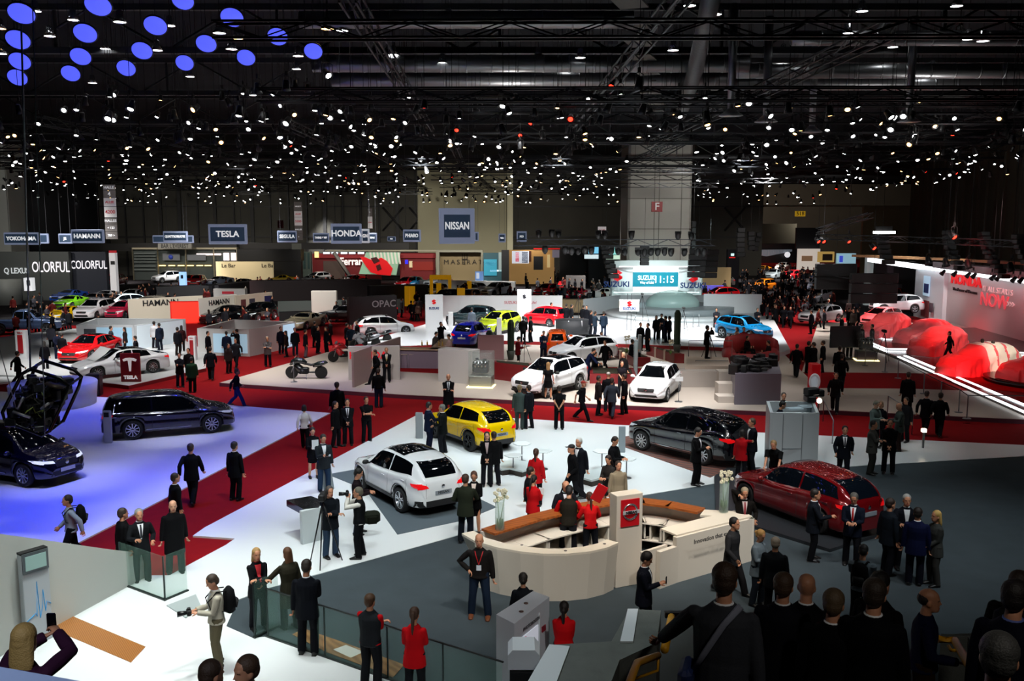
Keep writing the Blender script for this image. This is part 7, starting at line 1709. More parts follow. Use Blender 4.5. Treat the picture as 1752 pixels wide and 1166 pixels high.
CAR_((8, 573), (74, 572), .05, 'pickup', 'metallic blue-grey pickup truck by the far electric stand', '#566a92', metal=.5, rim='#c8ccd2')
CAR_((150, 545), (106, 551), .1, 'sport', 'yellow open-topped sports car with black wheels', '#f2c400', rim='#202020')
CAR_((201, 541), (158, 550), .1, 'suv', 'white coupe-like off-roader beside the yellow sports car', '#f2eef0', kw=dict(L=4.9, W=1.98, H=1.70, wb=2.93, R=.38))
CAR_((250, 542), (304, 542), .1, 'suv', 'champagne off-roader seen from the side before the red glowing wall', '#b8b0a0', kw=dict(L=5.0, W=2.0, H=1.83, wb=2.92, R=.39), metal=.5)
CAR_((240, 541), (214, 546), .1, 'hatch', 'rally-painted red, blue and white hatchback half hidden by the cubicle', '#c02848', False)
SM = [((229, 529), (200, 531), 'hatch', 'pale cyan hatchback behind the white coupe-like off-roader', '#cfe4ea'), ((205, 514), (184, 518), 'sport', 'silver coupe in the second row behind the yellow car', '#c4c8cc'),
        ((150, 524), (120, 529), 'sport', 'bright green and black sports car with its bonnet open', '#7ed020'), ((147, 513), (112, 517), 'sport', 'blue sports coupe behind the green one', '#1c50b8'), ((188, 520), (165, 523), 'sport', 'dark grey sports coupe beside the silver one', '#2c3034'),
        ((432, 549), (366, 556), 'sedan', 'long black saloon in front of the framed pictures wall', '#0a0a0e'), ((470, 547), (440, 553), 'suv', 'tall black off-roader at the end of the framed pictures wall', '#08080a'),
        ((560, 556), (514, 566), 'sport', 'gold-beige sports coupe on the dark red stand', '#a89c80'), ((612, 551), (560, 551), 'sedan', 'long black limousine before the green-grey wall', '#0a0a0c'), ((655, 545), (618, 547), 'sedan', 'black classic saloon right of the limousine', '#101214'),
        ((478, 508), (520, 508), 'sport', 'white racing coupe on the stand in the middle of the hall', '#eceaea'), ((528, 500), (508, 502), 'hatch', 'lime green hatchback behind the white racing coupe', '#a4d050'), ((480, 507), (466, 496), 'sport', 'red car tilted steeply beside the white racing coupe', '#d01018'),
        ((492, 485), (466, 485), 'sport', 'yellow sports car on the long maroon plinth', '#e8c020'), ((556, 483), (541, 484), 'hatch', 'white car with a dark window on the maroon plinth', '#e4e6e8'), ((545, 486), (528, 487), 'sport', 'pale silver car left of the white one on the maroon plinth', '#c8ccd0'), ((616, 485), (598, 486), 'sport', 'bright red sports car at the foot of the silver strut', '#e01418'),
        ((150, 487), (125, 494), 'hatch', 'orange-red car tilted on a ramp under the navy COLORFUL wall', '#e03818'), ((130, 485), (112, 487), 'suv', 'turquoise crossover with a white roof under the COLORFUL wall', '#1c8a98'), ((100, 489), (75, 491), 'sedan', 'dark saloon on the stand under the word ending LORFUL', '#24262c'), ((200, 487), (184, 489), 'hatch', 'deep red car right of the tilted orange-red one', '#b01020'), ((215, 487), (202, 489), 'hatch', 'dark red hatchback among the crowd under the restaurant', '#8c1418'),
        ((341, 489), (326, 491), 'mini', 'red small car with a round back behind the black plinth wall', '#d81418'), ((352, 489), (343, 491), 'mini', 'second red small car at the black plinth wall', '#c01018'), ((300, 483), (283, 484), 'suv', 'white car above the pale blue shield panel', '#e8eaec'), ((395, 487), (366, 489), 'sport', 'silver-blue car on the stand below the cream bar wall', '#8c98b0'), ((252, 516), (228, 521), 'sedan', 'long silver saloon beside the low black plinth', '#9c9ea0'), ((435, 495), (418, 499), 'sedan', 'dark car on a stand left of the white racing coupe', '#181a20'),
        ((712, 493), (697, 495), 'hatch', 'red hatchback beside the light blue one', '#c01420'), ((722, 492), (712, 494), 'hatch', 'light blue hatchback on the stand by the yellow posts', '#2c9cd8'), ((768, 492), (745, 494), 'suv', 'white show car farthest from the yellow posts', '#e0e4e8'), ((766, 508), (744, 512), 'suv', 'white round-nosed car behind the yellow gate frame', '#eceef0'), ((786, 520), (764, 524), 'suv', 'dark off-roader under the yellow gate frame', '#141618'), ((824, 507), (797, 509), 'suv', 'white car with an open lid on the silver show stand', '#e8ecf0'), ((872, 506), (843, 509), 'suv', 'white and blue off-roader right of the one with an open lid', '#e2e8f2'), ((820, 519), (806, 522), 'mini', 'orange-brown car behind the yellow sign post', '#b85a18'),
        ((920, 476), (902, 478), 'suv', 'white off-roader on the green-tinted stand', '#d4e0d8'), ((948, 476), (932, 478), 'suv', 'pale green car beside the white off-roader on the far stand', '#a8c8b0'), ((918, 462), (898, 463), 'sedan', 'long white saloon below the orange-lit wall', '#ecdcdc'), ((962, 463), (946, 465), 'sedan', 'silver saloon in the far crowd right of the orange-lit wall', '#d8d4d0'), ((1045, 478), (1025, 480), 'mini', 'orange car left of the clock wall', '#e86018'),
        ((958, 506), (932, 510), 'hatch', 'red hatchback on the red and white stand', '#d01420'), ((980, 510), (960, 513), 'sport', 'low red sports car in the middle of the red and white stand', '#c81424'), ((1004, 509), (993, 513), 'sport', 'crimson car beside the white sports coupe', '#c01030'), ((1046, 512), (1012, 511), 'sport', 'white sports coupe with an open door left of the clock wall', '#eae6e4'), ((990, 495), (974, 497), 'hatch', 'far red car behind the low red sports car', '#c41820'),
        ((1257, 515), (1215, 516), 'hatch', 'glossy red hatchback right of the clock wall', '#d80c18'), ((1248, 492), (1210, 492), 'suv', 'white convertible off-roader above the purple podium', '#e4e4e6'), ((1320, 498), (1306, 499), 'mini', 'orange car in the crowded far aisle', '#f08018'), ((1322, 466), (1300, 468), 'sport', 'gold-orange sports car deep in the second hall', '#d88820'), ((1355, 462), (1340, 464), 'sedan', 'white car deep in the second hall', '#e4dcd0'), ((1370, 479), (1356, 480), 'hatch', 'red car deep in the second hall', '#c82028'), ((1340, 476), (1325, 478), 'sedan', 'pale grey car deep in the second hall', '#b8c4c8'), ((1420, 497), (1402, 500), 'suv', 'white and blue car behind the black monitor truss', '#c8d0e8'), ((1420, 518), (1404, 521), 'suv', 'white van-like car at the left foot of the black monitor truss', '#d8dce4')]
for r, f, k, lb, c in SM: CAR_(r, f, .05, k, lb, c, False, rough=.25)
CAR_((1436, 551), (1396, 555), HZ, 'hatch', 'white hatchback left of the group of men at the red stage', '#eef0f2', False)
CAR_((1545, 556), (1497, 562), HZ, 'hatch', 'white hatchback behind the farthest covered car', '#f0f2f4', False)
CAR_((1558, 536), (1518, 536), .6, 'suv', 'white car with an open tailgate before the black arch wall', '#e4e8ec', False); CAR_((1548, 518), (1525, 521), .6, 'hatch', 'red car behind the white one with an open tailgate', '#c01820', False)
def covered(rear, front, z, label, kind='hatch', seed=1, col='#ea6468', white=False, kw=None):
 c = Car(kind, n=60, **(kw or {})); L, rz = car_at(rear, front, z, c); rr = random.Random(seed); ph = [rr.uniform(0, 6) for _ in range(8)]
 mb = MB(); xs = np.linspace(-c.hl-.16, c.hl+.16, 84); rings = []; K = 26
 for x in xs:
  xc = max(-c.hl*.99, min(c.hl*.99, x)); sec = c.section(xc); e = abs(x)/(c.hl+.16)
  zt = c.top(xc)+.03; w = c.wid(xc); end = max(0, (e-.955)/.045)
  zt = zt*(1-end*.35)
  wr = w*.70; ring = []
  pts = [(w+.16, .02), (w+.10, .35), (w+.05, .66), (w-.02, c.belt(xc)+.02), (wr, max(c.belt(xc), zt-.10)), (wr*.6, zt), (0, zt+.015)]
  pl = []
  for k in range(K+1):
   u = k/K*(len(pts)-1); i = min(int(u), len(pts)-2); t = u-i; pl.append((pts[i][0]*(1-t)+pts[i+1][0]*t, min(pts[i][1]*(1-t)+pts[i+1][1]*t, zt+.02)))
  for sgn in (-1, 1):
   col_ = []
   for k, (y, z_) in enumerate(pl):
    low = max(0, 1-z_/1.0)
    f = low*(.055*math.sin(x*7.5+ph[0]+sgn+1.5*math.sin(x*2+ph[1]))+.03*math.sin(x*17+ph[2]+z_*3)) + .012*math.sin(x*11+ph[3]+y*9)
    g = .02*math.sin(x*6+z_*8+ph[4]*sgn)
    yy = max(0, y+f+g*(y > .1)); 
    col_.append((x+.02*math.sin(z_*12+ph[5]), sgn*yy if k < K else 0, max(.012, z_+.012*math.sin(x*14+y*8+ph[6]))))
   ring.append(col_)
  rings.append(ring[0]+list(reversed(ring[1][:-1])))
 n = len(rings[0]); mb.add([p for r in rings for p in r], [(i*n+k, (i+1)*n+k, (i+1)*n+k+1, i*n+k+1) for i in range(len(rings)-1) for k in range(n-1)]+[tuple(range(n)), tuple(reversed(range((len(rings)-1)*n, len(rings)*n)))], 0, True)
 if white:
  mb.mi = [1 if sum(mb.v[i][0] for i in f)/len(f) < .55 and (math.sin(sum(mb.v[i][0] for i in f)/len(f)*9+ph[1]) > -.75) else 0 for f in mb.f]  # splits the pale cloth from the half coloured as red-lit
 m1 = mat(col, .26, bump=1.0, bscale=5); m2 = mat('#e6dccc', .3, bump=1.0, bscale=5)  # red stage light put into the cloth colour; second tone is bare pale satin
 o = obj('covered_car', mb, [m1, m2] if white else m1, None, L, rz); tag(o, label, 'covered car')
 return o
ZR = HZ+.15
covered((1563, 572), (1500, 581), ZR, 'farthest car hidden under a red satin cloth', 'suv', 1); covered((1636, 584), (1560, 591), ZR, 'second covered car in the row, its red cloth ruffled at the nose', 'hatch', 2); covered((1660, 601), (1590, 613), ZR, 'third covered car with the woman walking past its red cloth', 'suv', 3)
covered((1735, 640), (1653, 646), ZR, 'covered car with a half white and half red cloth by two men', 'suv', 4, white=True)
L = P(1790, 652, ZR+.2); t = tag(obj('turntable', MB().lathe([(2.6, 0), (2.7, .22), (2.55, .25), (0, .25)], 48), mat('#1c1614', .25), loc=P(1785, 655, ZR)), 'round dark turntable cut by the right edge of the photo', 'turntable')
o = covered((1850, 650), (1765, 655), ZR+.25, 'last red covered car on the round turntable at the right edge', 'hatch', 5)
def bike(L, rz, label, col, col2, touring=True, z=0):
 t = thing('motorcycle', label, 'motorcycle', L, rz); dk = mat('#0c0d0e', .3, .3, 1); R = .33
 for x in (.78, -.76):
  w = thing_child('wheel', MB().lathe([(R*.74, -.06), (R*.95, -.06), (R, -.03), (R, .03), (R*.95, .06), (R*.74, .06)], 26, axis='Y', M=Matrix.Translation((x, 0, R))), mat('#0a0a0a', .7), t)
  m = MB(); m.lathe([(R*.68, -.04), (R*.76, -.05), (R*.76, .05), (R*.68, .04)], 26, axis='Y', M=Matrix.Translation((x, 0, R)))
  for k in range(5): a = k*1.2566; m.tube([(x, 0, R), (x+R*.72*math.cos(a), 0, R+R*.72*math.sin(a))], .022, 5)
  obj('rim', m, mat('#b0b4b8' if col2 != 'red' else '#404040', .25, .9), w)
  obj('brake_disc', MB().lathe([(.15, .065), (.15, .075), (0, .075)], 16, axis='Y', M=Matrix.Translation((x, 0, R))), steel, w)
 m = MB(); m.tube([(.78, .09, R), (.55, .09, .98)], .03, 8); m.tube([(.78, -.09, R), (.55, -.09, .98)], .03, 8); obj('fork', m, steel, t)
 body = mat(col, .22, .2, 1)
 m = MB(); m.tube([(.86, 0, .72), (.70, 0, .88), (.48, 0, .95), (.22, 0, .93), (.0, 0, .80)], [(.06, .05), (.20, .14), (.22, .18), (.17, .16), (.12, .10)], 12, up=(0, 1, 0)); obj('front_fairing', m, body, t)
 m = MB(); m.tube([(.58, 0, .78), (.35, 0, .50), (.05, 0, .38)], [(.16, .15), (.20, .20), (.14, .12)], 10, up=(0, 1, 0)); obj('side_fairing', m, body if col2 == 'red' else dk, t)
 m = MB(); m.tube([(.05, 0, .78), (-.25, 0, .72), (-.55, 0, .78)], [(.12, .05), (.18, .06), (.16, .05)], 10, up=(0, 1, 0)); obj('seat', m, mat('#101010', .6), t)
 m = MB(); m.tube([(-.35, 0, .68), (-.65, 0, .76), (-1.0, 0, .86), (-1.12, 0, .84)], [(.14, .10), (.24 if touring else .12, .15), (.22 if touring else .08, .10), (.05, .03)], 12, up=(0, 1, 0)); obj('tail', m, body, t)
 m = MB(); m.box((.15, 0, .42), (.55, .28, .34), bev=.05); m.lathe([(.11, -.2), (.11, .2)], 14, axis='Y', M=Matrix.Translation((.2, 0, .38))); obj('engine', m, mat('#2c2e30', .35, .8), t)
 m = MB(); m.tube([(-.1, -.17, .30), (-.55, -.2, .30), (-.95, -.2, .42)], [.04, .06, .065], 8); obj('exhaust', m, steel, t)
 m = MB(); m.tube([(.42, .34, 1.02), (.50, .15, 1.02), (.50, -.15, 1.02), (.42, -.34, 1.02)], .018, 6); obj('handlebar', m, dk, t)
 m = MB(); m.add([(.74, -.14, .92), (.74, .14, .92), (.52, .12, 1.22), (.52, -.12, 1.22)], [(0, 1, 2, 3)]); obj('windshield', m, mat('#20262a', .1), t)
 for s_ in (-1, 1): obj('mirror', MB().ball((.5, s_*.34, 1.12), (.03, .06, .04)), dk, t)
 m = MB(); m.tube([(.0, .1, .25), (-.05, .28, 0)], .015, 6); obj('side_stand', m, steel, t)
 return t
def thing_child(nm, mb, m, par): return obj(nm, mb, m, par)
A = P(498, 648, HZ); B = P(552, 648, HZ); bike((A+B)/2, PI-.02, 'dark grey-green touring motorcycle alone on the beige floor', '#1c2624', 'x')
bike(P(592, 618, HZ), math.radians(212), 'red and white sports motorcycle at the corner of the HONDA block', '#c01420', 'red', False); bike(P(625, 598, HZ), math.radians(215), 'blue, white and red motorcycle second in the row behind the red one', '#c8ccd4', 'red', False); bike(P(645, 590, HZ), math.radians(215), 'black motorcycle third in the row beside the white hatchback', '#181a1e', 'red', False)
L = P(503, 654, HZ); t = thing('info_stand', 'thin post with a small disc base in front of the dark touring motorcycle', 'sign', L); obj('post', MB().lathe([(.015, 0), (.015, 1.05)], 6), steel, t); obj('base', MB().lathe([(.18, 0), (.17, .02)], 14), steel, t)
# ------------------------------------------------------------------ people (photo pixel of the head top, floor height, facing, pose)
FM = dict(female=True); SU = dict(shirt='#eef0f4', tie='#20222c'); WH = dict(shirt='#eef0f4')
def fwdh(o, T): return (at_hand(o, T, 0)+at_hand(o, T, 1))/2
def dirw(o): a = o.rotation_euler.z; return Vector((math.sin(a), -math.cos(a), 0))
def camera_for(o, T, label, big=True):
 c = fwdh(o, T); d = dirw(o); t = thing('photo_camera', label, 'camera', c+d*.04, o.rotation_euler.z)
 obj('camera_body', MB().box((0, 0, 0), (.15, .08, .11), bev=.015).box((0, 0, .07), (.06, .06, .04), bev=.01), black_m, t)
 obj('camera_lens', MB().lathe([(.035, .03), (.045, .10), (.05, .20 if big else .13)], 14, axis='Y', M=Matrix.Rotation(0, 4, 'Z')), mat('#17181a', .3), t)
def backpack(o, T, label, col='#101113'):
 t = thing('backpack', label, 'backpack', o.location, o.rotation_euler.z); t.scale = o.scale; c = T['pv']+T['la']*.30+Vector((0, .22, 0))
 m = MB(); m.tube([c-T['la']*.24, c-T['la']*.20, c, c+T['la']*.16, c+T['la']*.23], [(.10, .05), (.15, .10), (.16, .11), (.14, .09), (.07, .04)], 12, up=(1, 0, 0)); obj('bag', m, mat(col, .8, bump=.3, bscale=30), t)
 m = MB(); m.tube([c+Vector((0, .10, -.14)), c+Vector((0, .125, -.02))], [(.11, .03), (.10, .03)], 8, up=(1, 0, 0)); obj('front_pocket', m, mat(col, .7), t)
 for s in (-1, 1): obj('strap', MB().tube([c+Vector((s*.09, -.06, .20)), T['nk']+Vector((s*.10, .0, -.01)), T['pv']+T['la']*.36+Vector((s*.11, -.145, 0)), T['pv']+T['la']*.18+Vector((s*.13, -.10, 0)), c+Vector((s*.12, -.06, -.18))], [(.022, .008)]*5, 6), mat(col, .8), t)
def phone_for(o, T, label, i=0):
 p = at_hand(o, T, i, .02, .03); tag(obj('mobile_phone', MB().box((0, 0, 0), (.075, .02, .14), bev=.008), mat('#0c0c10', .2), loc=p, rz=o.rotation_euler.z), label, 'phone')
def paper_for(o, T, label, col='#e8eaec', w=.21, h=.30, dz=.05):
 p = fwdh(o, T)+dirw(o)*.06+Vector((0, 0, dz)); tag(obj('document', MB().box((0, 0, 0), (w, .012, h)), mat(col, .6), loc=p, rz=o.rotation_euler.z), label, 'document')
def bag_for(o, T, label, col, i=0, w=.34, h=.38, cord=.35):
 p = at_hand(o, T, i); t = thing('carrier_bag', label, 'bag', p, o.rotation_euler.z+.4); obj('bag', MB().box((0, 0, -cord-h/2), (w, .12, h)), mat(col, .6), t)
 for s in (-1, 1): obj('bag_handle', MB().tube([(-w*.3, s*.05, -cord), (0, s*.01, 0), (w*.3, s*.05, -cord)], .008, 5), mat(col, .6), t)
PP = person; N5 = .05; C5 = .035; Z0 = .0
o, T = PP(367, 983, -80, 'hold', 'man in a beige sweater and khaki trousers with a black backpack, holding a camera', 'sweater', '#b9b3a2', bc='#5f5844', hc='#3a2c20', shirt='#c8ccd0', z=N5, h=1.78, fine=.011); camera_for(o, T, 'black camera with a long lens held by the man in the beige sweater'); backpack(o, T, 'large black backpack worn over the beige sweater')
PP(438, 938, 15, 'folded', 'blond woman with folded arms in a black jacket over a red top behind the glass', 'jacket', '#0e0f12', hair='long', hc='#a07c48', z=C5, h=1.70, shirt='#b01420', fine=.011, **FM)
PP(493, 938, -150, 'rail2', 'long-haired woman in an olive coat reaching towards the glass gate', 'coat', '#2c2a20', hair='long', hc='#5c3a20', z=C5, h=1.70, fine=.011, **FM)
o, T = PP(523, 960, 165, 'phone', 'man in a dark navy suit standing on the white floor, back turned, head bowed', tc='#0e1118', bc='#0d0f14', hc='#1c1208', z=N5, h=1.86, fine=.010, **WH)
PP(632, 1017, 150, 'folded', 'short-haired young man in a red shirt and black waistcoat at the glass balustrade', 'shirt', '#c01018', vest='#22262a', hc='#4a3018', z=N5, h=1.76, fine=.010, bc='#16181c')
PP(708, 1042, 170, 'hold', 'woman in a red jacket with a very long brown ponytail at the glass balustrade', 'jacket', '#c81018', hair='tail', hc='#3c2414', z=N5, h=1.70, fine=.010, bc='#16181c', **FM)
PP(965, 1030, 175, 'clasp', 'woman in a red jacket with a dark ponytail beside the photo kiosk', 'jacket', '#cc1016', hair='tail', hc='#1c120c', z=C5, h=1.66, fine=.011, **FM)
PP(895, 981, 178, 'stand', 'woman with a dark bun and black jacket half hidden by the photo kiosk', 'jacket', '#101318', hair='bun', hc='#1a120c', z=C5, h=1.68, fine=.011, **FM)
PP(820, 913, -5, 'akimbo', 'bald man in a black sweater with a red lanyard, one hand on his hip', 'sweater', '#1a1716', bc='#1a2638', hair='bald', z=C5, h=1.82, fine=.010, lanyard='#c01420', shoe='#6a3a20', heavy=1.12)
o, T = PP(1103, 945, 80, 'phone', 'young man with dark curly hair in a navy suit, walking with a phone in hand', tc='#10121c', bc='#0e1016', hair='bushy', hc='#120c0a', z=C5, h=1.78, fine=.011, **SU); phone_for(o, T, 'black phone held by the young man in the navy suit')
o, T = PP(325, 758, 165, 'walk', 'man in a dark suit walking away at the edge of the blue floor', tc='#0a0b12', bc='#0a0b12', z=0, h=1.84, hc='#30241c')
PP(400, 756, 140, 'stand', 'man in a black suit standing alone in the middle of the red carpet', tc='#07080c', bc='#08090d', z=0, h=1.80, hc='#1c1410', **WH)
PP(298, 810, 110, 'easy', 'man in a dark suit and glasses behind the bald man on the red carpet', tc='#08090e', z=0, h=1.76, **WH)
PP(295, 856, 5, 'easy', 'bald man in a black coat walking towards the glass barrier', 'coat', '#0b0b0e', hair='bald', z=0, h=1.80, skin=1, heavy=1.1)
PP(237, 871, 10, 'gesture', 'grey-haired man in a dark suit and tie smiling near the sloping wall', tc='#14161a', hc='#8c8c88', z=0, h=1.76, **SU)
PP(208, 870, 110, 'easy', 'dark-haired man in a black jacket turned to the grey-haired man in a tie', tc='#09090c', z=0, h=1.78)
o, T = PP(118, 845, -85, 'walk', 'man in a white shirt with a backpack walking past the front of the blue stand', 'shirt', '#8c98b0', bc='#0c0e16', z=N5, h=1.76); backpack(o, T, 'black backpack of the man in the white shirt')
PP(520, 692, 178, 'walk', 'woman in a white blouse and black trousers walking away on the blue floor', 'shirt', '#d4d4da', bc='#0c0c10', hair='bob', hc='#140e0c', z=0, h=1.68, **FM)
o, T = PP(534, 731, 10, 'hold', 'dark-haired woman in black holding a white folder to her chest', 'jacket', '#0c0c10', bottom='skirt', bc='#0c0c10', hair='bob', hc='#120c0a', z=N5, h=1.68, skin=1, **FM); paper_for(o, T, 'white folder held by the dark-haired woman', dz=.12)
o, T = PP(552, 743, 15, 'phone', 'man in a grey blazer and blue jeans at the slanted podium', tc='#23272c', bc='#24364e', hc='#14100e', z=N5, h=1.80, **WH); phone_for(o, T, 'small phone held by the man in the grey blazer')
PP(576, 654, 178, 'stand', 'tall man in a black suit seen from behind above the two men with bags', tc='#06070a', z=0, h=1.90)
o, T = PP(573, 687, 60, 'easy', 'man in a black jacket in front of the tall man, turned to the right', tc='#0a0b0e', z=0, h=1.72); bag_for(o, T, 'white and purple carrier bag hanging between the two men in dark suits', '#b4a8c0', 1)
PP(594, 683, 0, 'clasp', 'man in a dark suit and tie standing right of the carrier bag', tc='#0e1014', hc='#2c241c', z=0, h=1.76, **SU)
PP(626, 679, 20, 'folded', 'man in a black T-shirt with folded arms on the red carpet', 'tshirt', '#0c0d10', bc='#0c0d12', z=0, h=1.76)
PP(647, 630, 170, 'stand', 'man in a black shirt and blue jeans on the carpet before the HONDA block', 'shirt', '#0c0c0e', bc='#1c2c40', z=0, h=1.80)
PP(643, 597, -80, 'stride', 'man in a black suit leaning as he walks off the beige floor', tc='#08090c', z=HZ, h=1.82)
PP(661, 595, 0, 'clasp', 'man in a dark suit with a gold tie facing the camera at the HONDA block', tc='#0e0e10', hc='#8a6a48', z=HZ, h=1.78, shirt='#e8e4dc', tie='#b09850')
PP(403, 630, 80, 'stride', 'man in a dark sweater and blue jeans striding right on the red carpet', 'sweater', '#0a0c1c', bc='#1c2c6a', z=0, h=1.78)
PP(359, 593, 175, 'walk', 'man in a black suit walking away beside the grey-white cubicle', tc='#0c0d14', bc='#0c0d12', z=0, h=1.80)
PP(457, 576, 0, 'folded', 'man in a grey jacket with folded arms alone before the second cubicle', 'jacket', '#5a5658', bc='#14161e', hc='#8a7a6c', z=0, h=1.76)
PP(767, 640, 0, 'folded', 'security man in a black suit with folded arms behind the yellow car', 'coat', '#0b0c0e', hair='balding', hc='#241a14', z=0, h=1.84, heavy=1.15, **SU)
PP(733, 688, 110, 'gesture', 'man in a navy suit at the bonnet of the yellow car', tc='#10182e', bc='#10142a', hc='#14100e', z=N5, h=1.80, **WH)
PP(757, 692, -110, 'gesture', 'grey-haired man in a dark suit by the door of the yellow car', tc='#0c0f10', hc='#6c6c66', z=N5, h=1.80, **WH)
PP(833, 739, 0, 'clasp', 'woman in a black trouser suit with long dark hair in front of the yellow car', 'jacket', '#08080a', hair='long', hc='#0c0808', z=N5, h=1.74, skin=1, shirt='#c0a8a8', **FM)
o, T = PP(845, 739, -160, 'easy', 'man in a black suit with a pale shoulder strap behind the long-haired woman', tc='#0a0a0c', z=N5, h=1.72)
PP(889, 659, 175, 'stand', 'stout man in a grey suit seen from behind before the white off-roader', tc='#3a4644', bc='#343e3c', hc='#7c6a4c', z=N5, h=1.80, heavy=1.1)
o, T = PP(905, 659, -130, 'easy', 'man in a dark suit leaning in to the man in the grey suit', tc='#0e1016', z=N5, h=1.78, **WH); paper_for(o, T, 'rolled white papers in the hand of the man beside the grey suit', w=.1, h=.3)
PP(938, 620, 178, 'easy', 'blond woman in a short black dress beside the white off-roader', 'tshirt', '#08080a', bottom='skirt', bc='#08080a', hair='long', hc='#8c6a40', z=HZ, h=1.72, **FM)
o, T = PP(957, 660, 178, 'behind', 'man in a black short-sleeved shirt with his hands behind his back', 'tshirt', '#0a0a0c', bc='#08080c', z=N5, h=1.78)
PP(996, 650, 70, 'stride', 'person in black with a red cap walking right before the white cars', 'tshirt', '#0c0a0e', bc='#0c0b10', hair='cap', hc='#a02818', z=0, h=1.74)
PP(1024, 643, 100, 'easy', 'man in a brown jacket turned towards the group between the white cars', 'jacket', '#241c1c', bc='#0e0e12', hc='#2a201a', z=0, h=1.74)
PP(1041, 637, 175, 'stand', 'person in black with a pale grey cap in the middle of the group', 'jacket', '#0c0c10', hair='cap', hc='#b0a8a4', z=0, h=1.76)
PP(1047, 646, 172, 'walk', 'man in a slate grey jacket seen from behind in the middle of the group', 'jacket', '#363a44', bc='#2c303c', z=0, h=1.74)
PP(1069, 640, -105, 'easy', 'man in black turned left at the right end of the group', 'sweater', '#0a0b0e', bc='#0a0b0e', z=0, h=1.78)
PP(1064, 618, 10, 'clasp', 'woman in a dark patterned uniform beside the white hatchback', 'tshirt', '#141016', hair='bun', hc='#3a2218', z=HZ, h=1.68, **FM)
PP(1067, 603, -40, 'easy', 'blond person in black behind the low red planter', 'jacket', '#101012', hair='short', hc='#c8b090', z=HZ, h=1.70)
PP(1192, 732, 75, 'phone', 'man in a black suit reading a phone beside the dark off-roader', tc='#08080a', bc='#08080a', hc='#1c1410', z=N5, h=1.84, **WH)
PP(1270, 735, 160, 'point', 'dark-haired woman in a red jacket at the tail of the dark off-roader', 'jacket', '#a81018', hair='bob', hc='#140c0a', z=N5, h=1.68, **FM)
PP(1288, 716, -65, 'clasp', 'man in a dark suit and glasses facing the woman at the off-roader', tc='#0c0d16', hc='#4a3a2a', z=N5, h=1.84, **WH)
PP(1329, 752, -15, 'bend', 'blond man in a black T-shirt bending over the roof of the red hatchback', 'tshirt', '#090a0c', bc='#0c0d10', hc='#8a6c44', z=.2, h=1.74, fine=.011)
PP(1274, 834, 10, 'call', 'grey-haired man in a dark suit on the phone, elbow on the counter', tc='#14110f', hc='#9a8a70', z=C5, h=1.76, shirt='#c8b4b0', tie='#8a2430', fine=.011)
o, T = PP(1446, 727, 8, 'walk', 'man in a dark navy suit walking towards the camera on the white floor', tc='#0d1018', bc='#0c0e14', hc='#14100e', z=N5, h=1.80, **SU)
PP(1494, 720, 75, 'folded', 'man in a grey suit with folded arms on the edge of the grey carpet', tc='#4a4a46', bc='#2c2c2a', hc='#1c1612', z=C5, h=1.80)
PP(1524, 717, 0, 'clasp', 'man in a black suit standing right of the man in the grey suit', tc='#0a0b0e', bc='#0c0d11', z=C5, h=1.84)
PP(1498, 686, 50, 'hold', 'older man in a pale grey jacket with a camera strap by the step', 'jacket', '#5c6a66', bc='#14161a', hc='#7c786c', z=N5, h=1.76, skin=1)
PP(1508, 687, -20, 'easy', 'woman with light brown hair behind the older man in the pale grey jacket', 'jacket', '#14151a', hair='bob', hc='#8c6c4c', z=N5, h=1.66, **FM)
PP(1541, 690, -70, 'hold', 'bald man in a grey-brown jacket looking at something in his hands', 'jacket', '#3c4440', bc='#2a1c18', hair='bald', z=N5, h=1.76)
PP(1551, 680, -30, 'stand', 'dark-haired person behind the bald man by the step', 'jacket', '#1c1c20', z=N5, h=1.72)
PP(1555, 637, 178, 'stand', 'man in black seen from behind at the rope on the beige floor', 'coat', '#0a0809', z=HZ, h=1.80, bc='#100808')
PP(1586, 668, 165, 'walk', 'man in a dark suit, left one of the pair walking away at the rope', tc='#08090e', z=0, h=1.78, **WH)
PP(1610, 671, 172, 'walk', 'man in a dark suit, right one of the pair walking away at the rope', tc='#07080c', z=0, h=1.76)
o, T = PP(1431, 636, 0, 'walk', 'man in dark clothes with a shoulder bag walking across the beige floor', 'jacket', '#0c0b0c', bc='#101318', z=HZ, h=1.78); backpack(o, T, 'black bag on the back of the man crossing the beige floor')
PP(1441, 605, 175, 'walk', 'man in black with a small backpack behind the man crossing the beige floor', 'jacket', '#08080a', z=HZ, h=1.80)
PP(1409, 583, -95, 'stand', 'man in a dark suit turned left at the red carpet behind the red sign tower', tc='#0a0a0d', z=HZ, h=1.76, **WH)
PP(1364, 588, 172, 'walk', 'burly man in black walking away left of the red sign tower', 'jacket', '#09080a', z=HZ, h=1.80, heavy=1.12)
PP(1384, 584, 140, 'camera', 'cameraman in black with a shoulder camera beside the red sign tower', 'jacket', '#08080a', z=HZ, h=1.78)
PP(1394, 586, -120, 'hold', 'person in black right of the cameraman with the shoulder camera', 'jacket', '#0a0a0c', z=HZ, h=1.74)
PP(1437, 592, 178, 'stand', 'man in black standing just in front of the black flat screen', 'coat', '#070709', z=HZ, h=1.82)
PP(1455, 562, 10, 'stand', 'person in black whose legs show beside the black flat screen', 'jacket', '#0c0c0e', z=HZ, h=1.78)
PP(1626, 566, -85, 'walk', 'woman in black walking past the third covered car', 'jacket', '#070606', hair='bob', hc='#0c0808', z=ZR, h=1.70, **FM)
PP(1681, 580, 178, 'stand', 'man in black, nearer the red half of the half white covered car', 'coat', '#0a0606', z=ZR, h=1.84)
PP(1699, 582, 170, 'stride', 'man in black looking down before the white half of the covered car', 'jacket', '#0c0909', z=ZR, h=1.80)
